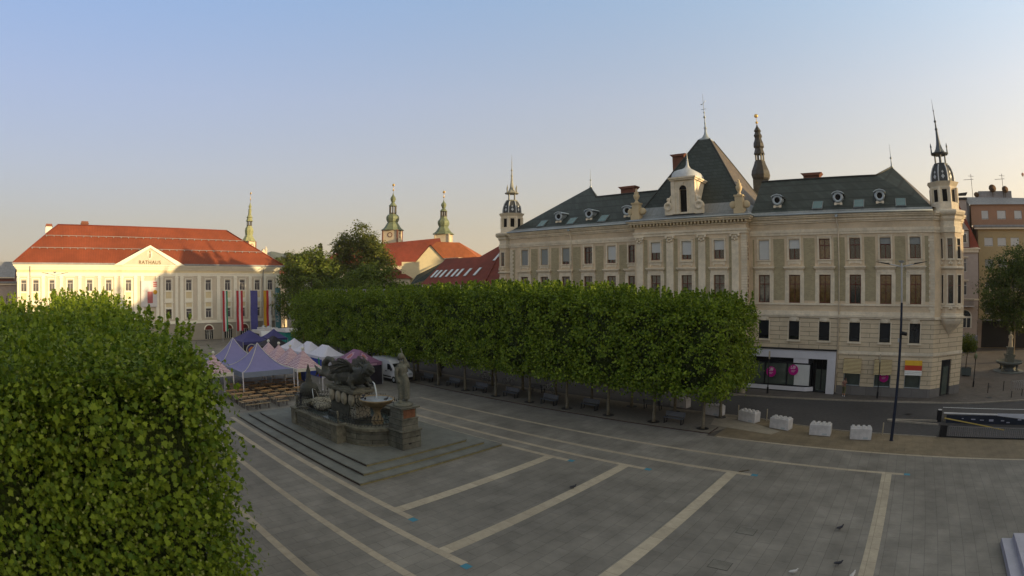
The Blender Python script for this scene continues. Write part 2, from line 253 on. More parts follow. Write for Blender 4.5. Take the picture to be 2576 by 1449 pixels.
# ================================================================= materials
M = dict(
 ground=mat('far_ground', (.07,.085,.045), var=.3, scale=.05),
 paving=mat('grey_slabs', (.192,.177,.156), rough=.7, var=.26, scale=.55, kind='brick', rot=(0,0,R(90)), bw=1.35, bh=.62, ms=.010, mortar=.55, bv=.085, off=.37, big=.07, bigv=.2, bump=.2, spec=.25),
 line=mat('pale_stone_line', (.37,.315,.24), rough=.7, var=.14, scale=2.5, kind='brick', bw=1.2, bh=1.2, ms=.012, mortar=.6, bv=.10, off=0),
 lineB=mat('pale_stone_cross', (.39,.335,.255), rough=.7, var=.14, scale=2.5, kind='brick', rot=(0,0,R(90)), bw=1.2, bh=1.2, ms=.012, mortar=.6, bv=.10, off=0),
 blue=mat('blue_paint', (.05,.20,.28), rough=.6),
 bed=mat('tree_bed_gravel', (.20,.175,.14), var=.2, scale=4),
 kerbd=mat('dark_edge', (.06,.035,.03), var=.2),
 brown=mat('brown_paving', (.185,.145,.095), rough=.75, var=.2, scale=1.2, kind='brick', rot=(0,0,R(90)), bw=1.1, bh=.55, ms=.008, mortar=.7, bv=.08, big=.2, bigv=.18),
 asphalt=mat('asphalt', (.062,.058,.060), rough=.8, var=.22, scale=3, big=.12, bigv=.22, bump=.2, bscale=60),
 sidewalk=mat('dark_pavement', (.105,.090,.080), rough=.8, var=.2, scale=1.4, kind='brick', bw=.6, bh=.3, ms=.008, mortar=.75, bv=.1, big=.3, bigv=.15),
 kerb=mat('kerb_stone', (.27,.235,.19), var=.2, scale=3),
 slab=mat('pale_slab', (.30,.26,.205), var=.15),
 fstone=mat('fountain_stone', (.125,.122,.098), rough=.8, var=.38, scale=2.2, kind='brick', rot=(R(90),0,0), bw=1.7, bh=.37, ms=.018, mortar=.35, bv=.12, big=.7, bigv=.25, bump=.3),
 fstone2=mat('fountain_stone_plain', (.14,.132,.098), rough=.82, var=.42, scale=3.0, bump=.35, bscale=9, big=.9, bigv=.25),
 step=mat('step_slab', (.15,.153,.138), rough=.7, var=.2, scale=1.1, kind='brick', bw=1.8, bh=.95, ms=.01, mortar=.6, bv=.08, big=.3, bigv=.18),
 stepd=mat('step_riser', (.050,.032,.034), var=.3), stepl=mat('step_riser_mossy', (.19,.165,.075), var=.3, scale=2),  # olive riser tone laid on the east side only
 dragon=mat('weathered_chlorite', (.042,.043,.036), rough=.62, var=.5, scale=3.5, col2=(.09,.088,.066), bump=.5, bscale=7, bd=.05),
 statue=mat('lichen_stone', (.09,.092,.072), rough=.8, var=.5, scale=5, col2=(.18,.178,.14), bump=.4, bscale=14, bd=.03),
 rust=mat('rusty_plaque', (.14,.062,.032), var=.4, scale=3), iron=mat('iron', (.022,.021,.023), rough=.5, metal=.4, var=.2),
 shell=mat('shell_stone', (.36,.31,.225), var=.18, scale=5),
 cobblew=mat('crazed_stone', (.30,.275,.215), var=.12, scale=4, kind='crazed'),
 cream=mat('cream_stucco', (.63,.495,.34), rough=.9, var=.10, scale=1.3, big=.35, bigv=.13),
 creamd=mat('frieze_stucco', (.57,.45,.28), rough=.9, var=.07, scale=1.3),
 trim=mat('pale_trim', (.72,.615,.465), rough=.85, var=.14, scale=2.2, big=.4, bigv=.13),
 rustic=mat('banded_stucco', (.62,.50,.345), rough=.9, var=.07, scale=1.2, kind='brick', rot=(R(90),0,0), bw=2.1, bh=.43, ms=.028, mortar=.48, bv=.03, big=.3, bigv=.08, bump=.5),
 brick=mat('olive_brick', (.36,.30,.185), rough=.9, var=.10, scale=2, kind='brick', rot=(R(90),0,0), bw=.28, bh=.09, ms=.012, mortar=1.25, bv=.16),
 plinth=mat('grey_plinth', (.17,.155,.145), rough=.7, var=.12, kind='brick', rot=(R(90),0,0), bw=1.6, bh=.95, ms=.02, mortar=.6),
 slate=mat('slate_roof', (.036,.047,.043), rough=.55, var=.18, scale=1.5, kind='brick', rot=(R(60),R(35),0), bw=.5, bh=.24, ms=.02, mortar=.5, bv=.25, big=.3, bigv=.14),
 slateb=mat('slate_roof_brown', (.105,.078,.048), rough=.6, var=.2, scale=1.5, kind='brick', rot=(R(60),R(90),0), bw=.5, bh=.24, ms=.02, mortar=.5, bv=.25),  # sunlit brown of the east slopes put into the slate colour
 metal=mat('zinc_sheet', (.225,.235,.24), rough=.45, metal=.25, var=.16, scale=2, kind='brick', rot=(R(90),0,0), bw=.6, bh=9, ms=.02, mortar=.7, bv=.06),
 gutter=mat('gutter_zinc', (.40,.44,.46), rough=.4, metal=.3, var=.1),
 domew=mat('pale_zinc_dome', (.52,.53,.54), rough=.5, metal=.1, var=.12, scale=2),
 glass=mat('dark_glass', (.018,.020,.022), rough=.07, spec=.9, var=.4, scale=.7), glassw=mat('warm_glass', (.06,.035,.018), rough=.08, spec=.9, col2=(.24,.14,.05), scale=1.3),  # warm panes: brown reflections put into their blotchy colour
 glassg=mat('shop_glass', (.05,.065,.055), rough=.12, spec=.8, col2=(.11,.125,.10), scale=.8),
 curtain=mat('curtained_glass', (.07,.06,.05), rough=.15, spec=.7, col2=(.42,.38,.30), scale=.9, big=.6, bigv=.3), redframe=mat('red_brown_wood', (.13,.030,.018), rough=.5), whiteframe=mat('white_wood', (.66,.63,.56), rough=.5, var=.05),
 blind=mat('white_blind', (.60,.60,.585), rough=.7, var=.04, kind='brick', rot=(R(90),0,0), bw=5, bh=.07, ms=.008, mortar=.8, bv=.01), blindg=mat('grey_blind', (.27,.28,.27), rough=.7, var=.05),
 white=mat('white_panel', (.62,.60,.635), rough=.5, var=.05), black=mat('black_paint', (.014,.014,.016), rough=.45, var=.2),
 awn=mat('tan_striped_awning', (1,1,1), rough=.8, var=.04, kind='wave', dir='Z', ws=2.45, dist=0, c1=(.22,.135,.05), c2=(.60,.50,.30), p0=.45, p1=.55),
 lampsteel=mat('dark_zinc', (.10,.115,.13), rough=.5, metal=.3, var=.2),  # right spire's backlit darkness put into the zinc colour
 turretl=mat('weathered_turret_metal', (.27,.265,.225), rough=.6, var=.25, scale=3),
 hole=mat('dark_opening', (.006,.005,.005), rough=.9), ridge=mat('dark_ridge', (.04,.042,.04), rough=.6, metal=.2),  # dormer and turret openings: unlit inside painted as matte black faces
 awnd=mat('awning_rib_brown', (.20,.12,.045), rough=.8), awnl=mat('awning_rib_tan', (.62,.50,.28), rough=.8), thglass=mat('town_hall_glass', (.13,.12,.125), rough=.15, spec=.7, var=.5, scale=.6),
 awnr=mat('red_awning', (.42,.045,.022), var=.1), awny=mat('yellow_awning', (.62,.36,.03), var=.1), awnw=mat('white_awning', (.68,.66,.62), var=.05),
 magenta=mat('magenta_sign', (.44,.010,.20), rough=.4, var=.08), text=mat('white_lettering', (.8,.8,.8), kind='flat', var=.01), textd=mat('dark_lettering', (.16,.11,.05), kind='flat', var=.01),
 thwall=mat('townhall_stucco', (.60,.53,.42), rough=.9, var=.05, scale=1.2), thwhite=mat('townhall_white', (.84,.80,.67), rough=.9, var=.05, scale=1.5), thyel=mat('townhall_yellow', (.70,.59,.37), rough=.9, var=.06),
 thbase=mat('townhall_banded', (.58,.52,.41), rough=.9, var=.05, kind='brick', rot=(R(90),0,R(90)), bw=9, bh=.42, ms=.03, mortar=.6, bv=.02),
 tile=mat('red_tiles', (.24,.058,.026), rough=.75, var=.16, scale=.8, kind='wave', dir='Y', ws=1.1, dist=.6, c1=(.82,.80,.8), c2=(1.05,1.03,1.0), p0=.2, p1=.8, big=.12, bigv=.16),
 tileo=mat('orange_tiles', (.33,.10,.035), rough=.75, var=.16, scale=1.2, big=.2, bigv=.15), tiled=mat('dark_red_tiles', (.185,.038,.020), rough=.75, var=.16, scale=1.0, big=.15, bigv=.18),
 copper=mat('copper_patina', (.11,.135,.075), rough=.6, var=.35, scale=1.2, col2=(.19,.215,.12), metal=.1), copperd=mat('dark_copper', (.075,.065,.045), rough=.6, var=.3, scale=2),
 gold=mat('gilding', (.85,.52,.14), rough=.3, metal=.8, var=.1), chwall=mat('church_plaster', (.62,.52,.37), rough=.9, var=.09), brickred=mat('red_masonry', (.19,.075,.048), var=.2, scale=3),
 ywall=mat('ochre_plaster', (.42,.325,.175), rough=.9, var=.06), orange=mat('orange_plaster', (.36,.205,.13), rough=.9, var=.06), pink=mat('pink_grey_plaster', (.42,.345,.30), rough=.9, var=.08),
 greyroof=mat('grey_metal_roof', (.26,.26,.27), rough=.6, var=.2, scale=2), conc=mat('white_concrete', (.50,.48,.475), rough=.85, var=.10, scale=2.5, bump=.2, bscale=30, big=1.2, bigv=.12),
 bark=mat('bark', (.10,.078,.055), rough=.95, var=.3, scale=9, bump=.5, bscale=20), barkl=mat('plane_bark', (.17,.145,.10), rough=.9, var=.35, scale=7, bump=.3, bscale=15),
 core=mat('crown_shade_leaves', (.045,.065,.010), var=.4, scale=6, bump=1.0, bscale=8, bd=.2),  # solid block inside clipped crowns, inner shade put into its dark green
 lampblue=mat('blue_black_steel', (.022,.028,.050), rough=.4, metal=.3, var=.15), steel=mat('pale_steel', (.42,.43,.45), rough=.35, metal=.5, var=.1),
 benchw=mat('bench_slats', (.125,.13,.14), rough=.6, var=.15), wood=mat('beer_table_wood', (.36,.205,.085), rough=.6, var=.22, scale=3), woodl=mat('pale_bench_wood', (.38,.28,.17), rough=.6, var=.2, scale=3), legbrown=mat('brown_steel_legs', (.045,.022,.02), rough=.5),
 lav=mat('lavender_canvas', (.20,.19,.37), rough=.7, var=.06), lavv=mat('grey_blue_valance', (.19,.225,.30), rough=.7, var=.07), tentw=mat('white_canvas', (.60,.585,.68), rough=.7, var=.05), whitev=mat('cream_valance', (.62,.60,.52), var=.05),
 trulli=mat('pink_printed_canvas', (1,1,1), rough=.8, var=.12, scale=9, kind='wave', dir='Z', ws=2.6, dist=3.5, c1=(.30,.15,.20), c2=(.66,.52,.54), p0=.35, p1=.6), navy=mat('navy_canvas', (.055,.05,.17), rough=.7, var=.1), blackc=mat('black_canvas', (.022,.018,.026), rough=.7, var=.2),
 purple=mat('mauve_canvas', (.22,.105,.19), rough=.7, var=.1), mauvelt=mat('pale_mauve_print', (.42,.27,.36), var=.1), salmon=mat('salmon_print', (.42,.14,.14), var=.1), bluew=mat('blue_wall_canvas', (.03,.06,.33), rough=.7, var=.1),
 orangep=mat('orange_print', (.62,.20,.05), var=.2, scale=8), vanw=mat('white_car_paint', (.62,.62,.65), rough=.25, spec=.6, var=.02), rubber=mat('rubber', (.012,.012,.013), rough=.8), teal=mat('teal_paint', (.02,.22,.20), rough=.5),
 fred=mat('flag_red', (.38,.03,.04), var=.06), fwhite=mat('flag_white', (.60,.58,.58), var=.04), fgreen=mat('flag_green', (.02,.22,.10), var=.08), fblue=mat('flag_blue', (.075,.075,.24), var=.1), fyel=mat('flag_yellow', (.52,.29,.03), var=.06), fteal=mat('flag_teal', (.10,.24,.27), var=.08),
 water=mat('basin_water', (.055,.075,.060), rough=.06, spec=.8, var=.5, scale=3, col2=(.14,.17,.17), bump=.35, bscale=5), foam=mat('falling_water', (.62,.66,.68), rough=.3, var=.1), bowlw=mat('bowl_water', (.34,.37,.42), rough=.06, spec=.8, var=.2, bump=.2, bscale=8),
 skin=mat('skin', (.42,.22,.14), rough=.6, var=.05), olive=mat('olive_cloth', (.13,.12,.05), var=.1), tan=mat('tan_shirt', (.24,.12,.09), var=.1), hair=mat('black_hair', (.02,.012,.012), rough=.6), shoe=mat('white_shoe', (.7,.7,.7)),
 pigeon=mat('pigeon_grey', (.035,.035,.045), rough=.6, var=.3, scale=12), pigeonw=mat('pigeon_white', (.55,.53,.52), rough=.7, var=.1), hill=mat('wooded_hill', (.075,.095,.065), var=.5, scale=.03, big=.008, bigv=.3), yellowm=mat('yellow_sign', (.62,.42,.03)), bluem=mat('blue_plastic', (.03,.05,.20)), brownm=mat('brown_plastic', (.09,.045,.02)), redd=mat('balloon_red', (.4,.10,.05)), lilac=mat('lilac_white_slab', (.34,.33,.39), rough=.45, var=.12, scale=1.5), yline=mat('yellow_edge', (.45,.32,.08), var=.15), navyp=mat('navy_poster', (.020,.024,.036), var=.3), zincp=mat('white_poster', (.5,.5,.54), var=.06), grime=mat('stained_concrete', (.20,.165,.12), var=.35, scale=2.5),
)
LEAF = leaf_mat('plane_leaves', (.070,.135,.010), (.27,.35,.028), .36)
LEAF2 = leaf_mat('plane_leaves_young', (.20,.27,.05), (.40,.43,.13), .35)
LEAFD = leaf_mat('dark_leaves', (.070,.110,.014), (.17,.215,.030), .36)
LEAFY = leaf_mat('yellow_green_leaves', (.075,.095,.014), (.17,.18,.028), .34)
LEAFC = leaf_mat('conifer_leaves', (.04,.055,.018), (.08,.09,.03), .1)

# ================================================================= ground
g = MB(); g.add([(-2290,-2290,-.06),(2290,-2290,-.06),(2290,2290,-.06),(-2290,2290,-.06)], [(0,1,2,3)]); g.build('ground', M['ground'], kind='structure')
sheet('city_ground', M['sidewalk'], [(-160,-60),(120,-60),(120,130),(-160,130)], -.03)
sheet('plaza', M['paving'], [(-104,-14),(45,-14),(45,35.42),(-13.2,35.42),(-13.2,35.9),(-104,35.9)], 0)
sheet('tree_bed', M['bed'], [(-104,35.98),(-13.2,35.98),(-12.6,37.8),(-12.6,42.3),(-104,42.3)], .006)
sheet('tree_bed_south', M['bed'], [(-104,-4.4),(-12,-4.4),(-12,4.0),(-104,4.0)], .006)
b = MB(); b.box(-104, -13.15, 35.9, 35.97, -.02, .05); b.box(-13.2, -13.13, 35.97, 37.8, -.02, .05); b.build('bed_edging', M['kerbd'], kind='structure')
sheet('brown_paving', M['brown'], [(-12.6,35.42),(45,35.42),(45,40.35),(-4,40.35),(-12.6,42.3)], .004)
sheet('pale_paving', M['slab'], [(-14.0,38.4),(-8.9,37.6),(-8.5,38.7),(-13.0,41.4),(-14.6,41.2)], .010)
sheet('road', M['asphalt'], [(-104,42.3),(-12.6,42.3),(-10.7,41.75),(-7.7,40.95),(-4,40.35),(45,40.35),(45,70),(26,62),(14.2,54.5),(7.6,52.4),(-1.8,51.6),(-12.8,50.2),(-17.3,49.7),(-104,49.0)], .003)
b = MB()
def strip(pts, wd, z0, z1, bb):
    for (x0,y0),(x1,y1) in zip(pts, pts[1:]):
        d = Vector((x1-x0, y1-y0, 0)); n = Vector((-d.y, d.x, 0)).normalized()*wd
        bb.add([(x0,y0,z0),(x1,y1,z0),(x1+n.x,y1+n.y,z0),(x0+n.x,y0+n.y,z0),(x0,y0,z1),(x1,y1,z1),(x1+n.x,y1+n.y,z1),(x0+n.x,y0+n.y,z1)],
               [(0,3,2,1),(4,5,6,7),(0,1,5,4),(1,2,6,5),(2,3,7,6),(3,0,4,7)])
KERB = [(-104,49.0),(-17.3,49.7),(-12.8,50.2),(-1.8,51.6),(5.6,52.25),(7.6,52.4),(14.2,54.5),(26,62)]
strip(KERB, .22, -.02, .125, b); b.build('kerb', M['kerb'], kind='structure')
sheet('pavement', M['sidewalk'], [(x, y+.22) for x, y in KERB]+[(26,125),(-104,125)], .12)
b = MB(); strip([(-12.6,42.3),(-10.7,41.75),(-7.7,40.95),(-4,40.35),(3.6,40.3)], .10, 0, .05, b); b.build('plaza_kerb', M['kerb'], kind='structure')
b = MB(); b.box(4.8, 30, 50.6, 50.72, .006, .008); b.build('lane_marking', M['text'], kind='structure')
# pale stone lines set in the plaza
b = MB()
def line(x0, x1, y, wd=.36): b.add([(x0,y-wd/2,.006),(x1,y-wd/2,.006),(x1,y+wd/2,.006),(x0,y+wd/2,.006)], [(0,1,2,3)])
line(-41, -18.2, 25.75, .34); line(-41.5, -13.65, 26.95, .34); line(-41.5, -7.75, 28.78, .34); line(-39.2, 1.15, 31.6, .32)
line(-42, -18.4, 14.0, .36); line(-45, -13.57, 12.72, .36); line(-48, -8, 10.62, .36); line(-60, -8, 7.75, .36)
b.build('stone_line', M['line'], kind='structure')
b = MB(); b.add([(-12.4,35.36,.008),(30,35.36,.008),(30,35.6,.008),(-12.4,35.6,.008)], [(0,1,2,3)]); b.build('edge_line', M['line'], kind='structure')
b = MB()
def cross(x, y0, y1, wd=.62): b.add([(x-wd/2,y0,.006),(x+wd/2,y0,.006),(x+wd/2,y1,.006),(x-wd/2,y1,.006)], [(0,1,2,3)])
cross(-19.55, 14.18, 25.58); cross(-14.95, 12.9, 26.78); cross(-8.9, 10.8, 28.61); cross(.08, 7.9, 31.44)
b.build('cross_line', M['lineB'], kind='structure')
b = MB()
for x, y in ((-18.03,25.78),(-13.45,26.95),(-7.55,28.8),(1.36,31.62),(-18.18,13.95),(-13.4,12.62)): b.add([(x-.19,y-.17,.007),(x+.19,y-.17,.007),(x+.19,y+.17,.007),(x-.19,y+.17,.007)], [(0,1,2,3)])
b.build('blue_marking', M['blue'], kind='structure')
for i, (x, y, s_) in enumerate([(-5.62,18.17,.42),(-5.67,21.55,.42),(-.76,36.47,.3),(.79,36.58,.3)]):
    b = MB(); b.m = 0; b.box(-s_,s_,-s_*.8,s_*.8,0,.006); b.m = 1; b.box(-s_+.022,s_-.022,-s_*.8+.022,s_*.8-.022,.006,.009)
    b.build('manhole_cover', [mat('cover_frame',(.07,.066,.06)), mat('cover_fill',(.165,.155,.135),var=.2) if i < 2 else M['brown']], loc=(x,y,.003), cat='manhole cover', group='access covers in the paving',
        label=['square paved access cover near the wide cross line', 'small square cover behind the nearer access cover', 'left of two covers in the brown paving', 'right of two covers in the brown paving'][i])
for i, (x, y) in enumerate([(1.3,47.2),(10.2,55.2),(11.2,61.3)]):
    b = MB(); b.cyl(0,0,0,.01,.36,n=20); b.build('drain_cover', M['iron'], loc=(x,y,.008 if i == 0 else .123), cat='drain cover', label=['round drain cover in the asphalt road', 'round drain cover on the pavement by the kerb', 'round drain cover beside the small street lamp'][i])
# hills
b = MB(); n = 160; vs = []
rr = random.Random(3); hh_ = [rr.uniform(-2.5,4) for _ in range(n+1)]
for i in range(n+1):
    a = -76+i*.42; rad = 1500; h = 84*math.exp(-((a+68)/9)**2)+50*math.exp(-((a+50)/12)**2)+16+hh_[i]
    for q, z_ in ((0, -5), (60, h*.7), (140, h), (500, h*.6)): vs.append(((rad+q)*math.sin(R(a)), (rad+q)*math.cos(R(a)), z_))
b.add(vs, [(i*4+k, (i+1)*4+k, (i+1)*4+k+1, i*4+k+1) for i in range(n) for k in range(3)]); b.build('hills', M['hill'], kind='structure')
t = thing('hill_chapel', 'tiny pale chapel on the crest of the distant wooded hill', 'chapel', (-1500,617,88)); b = MB(); b.box(-9,9,-6,6,0,16); b.prism([(-7,16),(7,16),(0,26)],-6,6,'x'); b.build('wall', M['chwall'], t); b = MB(); b.lathe(4,8,[(4,0),(4,22),(4.5,24),(.2,34)],8); b.build('tower', M['chwall'], t)
# ================================================================= buildings: shared pieces
MESHC = {}
def wall_open(b, x0, x1, z0, z1, ops, y=0.0, dep=.28):
    """wall face at y (looking towards -y) with real recessed openings (a, b, c, d)"""
    xs = sorted({x0, x1, *[v for o in ops for v in o[:2] if x0 < v < x1]}); zs = sorted({z0, z1, *[v for o in ops for v in o[2:] if z0 < v < z1]})
    for xa, xb in zip(xs, xs[1:]):
        for za, zb in zip(zs, zs[1:]):
            cx, cz = (xa+xb)/2, (za+zb)/2
            if any(o[0] < cx < o[1] and o[2] < cz < o[3] for o in ops): continue
            b.quad((xa,y,za),(xb,y,za),(xb,y,zb),(xa,y,zb))
    for a, c, e, f in ops:
        b.quad((a,y,e),(a,y,f),(a,y+dep,f),(a,y+dep,e)); b.quad((c,y,f),(c,y,e),(c,y+dep,e),(c,y+dep,f))
        b.quad((a,y,f),(c,y,f),(c,y+dep,f),(a,y+dep,f)); e > z0+.001 and b.quad((c,y,e),(a,y,e),(a,y+dep,e),(c,y+dep,e))
def win_mesh(wd, h, fm, style):
    k = ('f', wd, h, fm, style)
    if k not in MESHC:
        b = MB(); t = .07; y0, y1 = .12, .19
        b.box(-wd/2, -wd/2+t, y0, y1, 0, h); b.box(wd/2-t, wd/2, y0, y1, 0, h); b.box(-wd/2+t, wd/2-t, y0, y1, 0, t); b.box(-wd/2+t, wd/2-t, y0, y1, h-t, h)
        th = h*(.66 if style == 'cross' else .70)
        if style != 'plain':
            b.box(-wd/2+t, wd/2-t, y0-.01, y1, th, th+t*1.1)
            b.box(-.035, .035, y0-.01, y1, t, th)
            if style == 'cross': b.box(-.03, .03, y0, y1, th+t*1.1, h-t)
        MESHC[k] = b.mesh('window_frame', M[fm])
    return MESHC[k]
def pane_mesh(wd, h, gm):
    k = ('p', wd, h, gm)
    if k not in MESHC:
        b = MB(); b.quad((-wd/2,.17,0),(wd/2,.17,0),(wd/2,.17,h),(-wd/2,.17,h)); MESHC[k] = b.mesh('pane', M[gm])
    return MESHC[k]
def blind_mesh(wd, h0, h, bm):
    k = ('b', wd, h0, h, bm)
    if k not in MESHC:
        b = MB(); b.box(-wd/2+.03, wd/2-.03, .07, .11, h0, h-.01); MESHC[k] = b.mesh('blind', M[bm])
    return MESHC[k]
def window(parent, loc, rot, wd, h, fm='redframe', style='cross', gm='glass', blind=None, label=None):
    o = obj('window', win_mesh(wd, h, fm, style), parent, label=label, loc=loc, rot=rot)
    obj('pane', pane_mesh(wd, h, gm), o)
    if blind: obj('blind', blind_mesh(wd, h*(1-blind[0]), h, blind[1]), o)
    return o

# ================================================================= the long corner palace with pyramid roof
PAL = thing('corner_palace', 'long cream stuccoed palace with slate pyramid roof, brick panels and slender corner turrets', 'building', (-22.6, 54, 0))
def P(o): return inv(o, -22.6, 54, 0)
YW, YR = 54.0, 52.8
RW = [-14.3, -11.07, -7.9, -4.75, -1.6, 1.5]; LW = [-45.42, -42.19, -38.88, -35.63, -32.4, -29.6]; RC = [-26.13, -22.48, -18.83]
b = MB(); y = YW; XR, XL = 3.5, -47.9
ops = []
for x in RW: ops += [(x-.56,x+.56,12.95,14.9), (x-.58,x+.58,8.75,11.45), (x-.55,x+.55,5.18,6.98)]
for x in LW: ops += [(x-.56,x+.56,12.95,14.9), (x-.58,x+.58,8.75,11.45), (x-.55,x+.55,5.18,6.98)]
up = [o for o in ops if o[2] > 8]; lo = [o for o in ops if o[2] < 8]
b.m = 0; wall_open(b, XL, XR, 8.0, 15.3, up, y)
b.m = 0; b.quad((XL,y,15.3),(XR,y,15.3),(XR,y,17.2),(XL,y,17.2))
gr = [(-5.63,-3.9,.95,3.55), (-2.45,-.72,.95,3.5), (.72,2.42,.95,3.45)]
b.m = 1; wall_open(b, XL, XR, .95, 8.0, lo+gr+[(-30,-6.9,.95,4.0)], y)
b.m = 2; b.box(XL, -24, y-.04, y+.3, 0, .95); b.box(-6.5, XR, y-.06, y+.3, 0, .95)
b.m = 0; b.box(XL, XR, y+1.9, y+13, 0, 3); b.box(XL-1.5, XR+1.5, y+5, y+16, 3, 17.0)
P(b.build('wall', [M['cream'], M['rustic'], M['plinth']], PAL))
# string courses, architraves, cornice (butted, each a few mm proud)
b = MB()
def band(x0, x1, z0, z1, pr, yy=YW): b.box(x0, x1, yy-pr, yy+.02, z0, z1)
for X0, X1 in ((XL, -28.7), (-15.85, XR)):
    band(X0, X1, 15.32, 15.55, .08); band(X0, X1, 15.55, 15.85, .13); band(X0, X1, 16.46, 16.62, .10); band(X0, X1, 16.62, 16.88, .22); band(X0, X1, 16.88, 17.04, .42); band(X0, X1, 17.04, 17.2, .55)
    band(X0, X1, 7.72, 8.0, .10); band(X0, X1, 7.5, 7.72, .18); band(X0, X1, 7.36, 7.5, .10)
    band(X0, X1, 8.56, 8.74, .09)
band(-6.5, XR, 4.0, 4.3, .05)
P(b.build('cornice', M['trim'], PAL))
# window surrounds
def surround(x, yy, top, first, mezz):
    if top:
        b = MB()
        b.box(x-.74,x-.57,yy-.05,yy+.01,12.95,15.0); b.box(x+.57,x+.74,yy-.05,yy+.01,12.95,15.0); b.box(x-.74,x+.74,yy-.05,yy+.01,15.0,15.14); b.box(x-.80,x+.80,yy-.09,yy+.01,15.14,15.2)
        b.box(x-.80,x+.80,yy-.14,yy+.01,12.83,12.94); b.box(x-.70,x+.70,yy-.05,yy+.01,12.55,12.83); b.box(x-.66,x-.5,yy-.09,yy+.01,12.42,12.55); b.box(x+.5,x+.66,yy-.09,yy+.01,12.42,12.55)
        P(b.build('window_surround', M['trim'], PAL))
    if first:
        b = MB(); b.box(x-1.12,x+1.12,yy-.30,yy+.01,12.14,12.27); b.box(x-1.05,x+1.05,yy-.20,yy+.01,12.02,12.14); b.box(x-.92,x+.92,yy-.07,yy+.01,11.66,12.02)
        b.box(x-.80,x-.6,yy-.06,yy+.01,8.76,11.48); b.box(x+.6,x+.80,yy-.06,yy+.01,8.76,11.48); b.box(x-.80,x+.80,yy-.06,yy+.01,11.48,11.66)
        b.box(x-1.0,x-.80,yy-.03,yy+.01,8.76,11.66); b.box(x+.80,x+1.0,yy-.03,yy+.01,8.76,11.66)
        P(b.build('window_surround', M['trim'], PAL))
    if mezz:
        b = MB(); b.box(x-.72,x+.72,yy-.14,yy+.01,5.0,5.16); b.box(x-.66,x-.56,yy-.03,yy+.01,5.18,7.04); b.box(x+.56,x+.66,yy-.03,yy+.01,5.18,7.04); b.box(x-.66,x+.66,yy-.03,yy+.01,7.04,7.1)
        b.prism([(x-.24,7.0),(x+.24,7.0),(x+.36,7.35),(x-.36,7.35)], yy-.12, yy+.01); b.box(x-.5,x-.3,yy-.06,yy+.01,7.1,7.33); b.box(x+.3,x+.5,yy-.06,yy+.01,7.1,7.33)
        P(b.build('window_surround', M['trim'], PAL))
for x in RW: surround(x, YW, 1, 1, 1)
for x in LW: surround(x, YW, 1, 1, 1)
# brick panels
for i, (a, c) in enumerate([(-15.5,-15.35),(-13.27,-12.12),(-10.08,-8.93),(-6.93,-5.79),(-3.76,-2.64),(-.61,.48),(2.52,2.92),(-47.45,-47.05),(-44.34,-43.29),(-41.1,-39.98),(-37.8,-36.72),(-34.6,-33.5),(-31.35,-30.25)]):
    b = MB(); b.box(a, c, YW-.02, YW+.01, 9.0, 15.0); P(b.build('brick_panel', M['brick'], PAL))
# quoins at the corners
b = MB()
for k in range(29):
    z = 7.99+.26*k
    if z < 15.0: b.box(XR-(.62 if k % 2 else .45), XR+.0, YW-.05, YW+.01, z+.02, z+.25); b.box(XL, XL+(.62 if k % 2 else .45), YW-.05, YW+.01, z+.02, z+.25)
P(b.build('quoins', M['trim'], PAL))
# windows of the wings
kinds_r = [(.98,'blind'),(.45,'blind'),None,None,(.30,'blindg'),(.33,'blindg')]
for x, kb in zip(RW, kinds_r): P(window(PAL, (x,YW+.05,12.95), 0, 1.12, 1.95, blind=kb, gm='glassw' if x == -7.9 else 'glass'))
for x, kb in zip(LW, [(.98,'blindg'),(.98,'blindg'),(.82,'blindg'),None,(.80,'blind'),None]): P(window(PAL, (x,YW+.05,12.95), 0, 1.12, 1.95, blind=kb))
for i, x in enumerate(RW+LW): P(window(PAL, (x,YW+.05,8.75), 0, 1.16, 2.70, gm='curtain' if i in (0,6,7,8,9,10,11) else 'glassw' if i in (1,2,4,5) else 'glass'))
for i, x in enumerate(RW): P(window(PAL, (x,YW+.05,5.18), 0, 1.10, 1.80, fm='black', gm='glass', blind=(.82,'black') if i < 5 else None, style='plain' if i < 5 else 'cross'))
for i, (a, c, e, f) in enumerate(gr):
    P(window(PAL, ((a+c)/2,YW+.08,e), 0, c-a, f-e, fm='gutter', gm='glassg', style='plain'))
    b = MB(); cs = [0] if i < 2 else [1, 2, 3]
    zt, zb, pr = 3.58, 2.25, .55
    if i < 2:
        for q in range(22):
            b.m = q % 2; za, zc = zt-(zt-zb)*q/22, zt-(zt-zb)*(q+1)/22; ya, yc = YW-.03-pr*q/22, YW-.03-pr*(q+1)/22; e_ = .03 if q % 2 else 0
            b.prism([(ya-e_,za),(yc-e_,zc),(yc-.06-e_,zc),(ya-.06-e_,za+.01)], a-.05, c+.05, 'x')
    else:
        for q, mi in enumerate((0, 1, 2)):
            b.m = mi; za, zc = zt-(zt-zb)*q/3, zt-(zt-zb)*(q+1)/3; ya, yc = YW-.03-pr*q/3, YW-.03-pr*(q+1)/3
            for s_ in range(3 if q == 2 else 1):
                n_ = 3 if q == 2 else 1; z1, z2 = za-(za-zc)*s_/n_, za-(za-zc)*(s_+.72 if q == 2 else 1)/n_; y1, y2 = ya+(yc-ya)*s_/n_, ya+(yc-ya)*(s_+.72 if q == 2 else 1)/n_
                b.prism([(y1,z1),(y2,z2),(y2-.05,z2),(y1-.05,z1+.02)], a-.05, c+.05, 'x')
    o = P(b.build('awning', [M['awnd'], M['awnl']] if i < 2 else [M['awny'], M['awnr'], M['awnw']], PAL, label='tan ribbed awning' if i < 2 else 'yellow, red and white striped awning'))
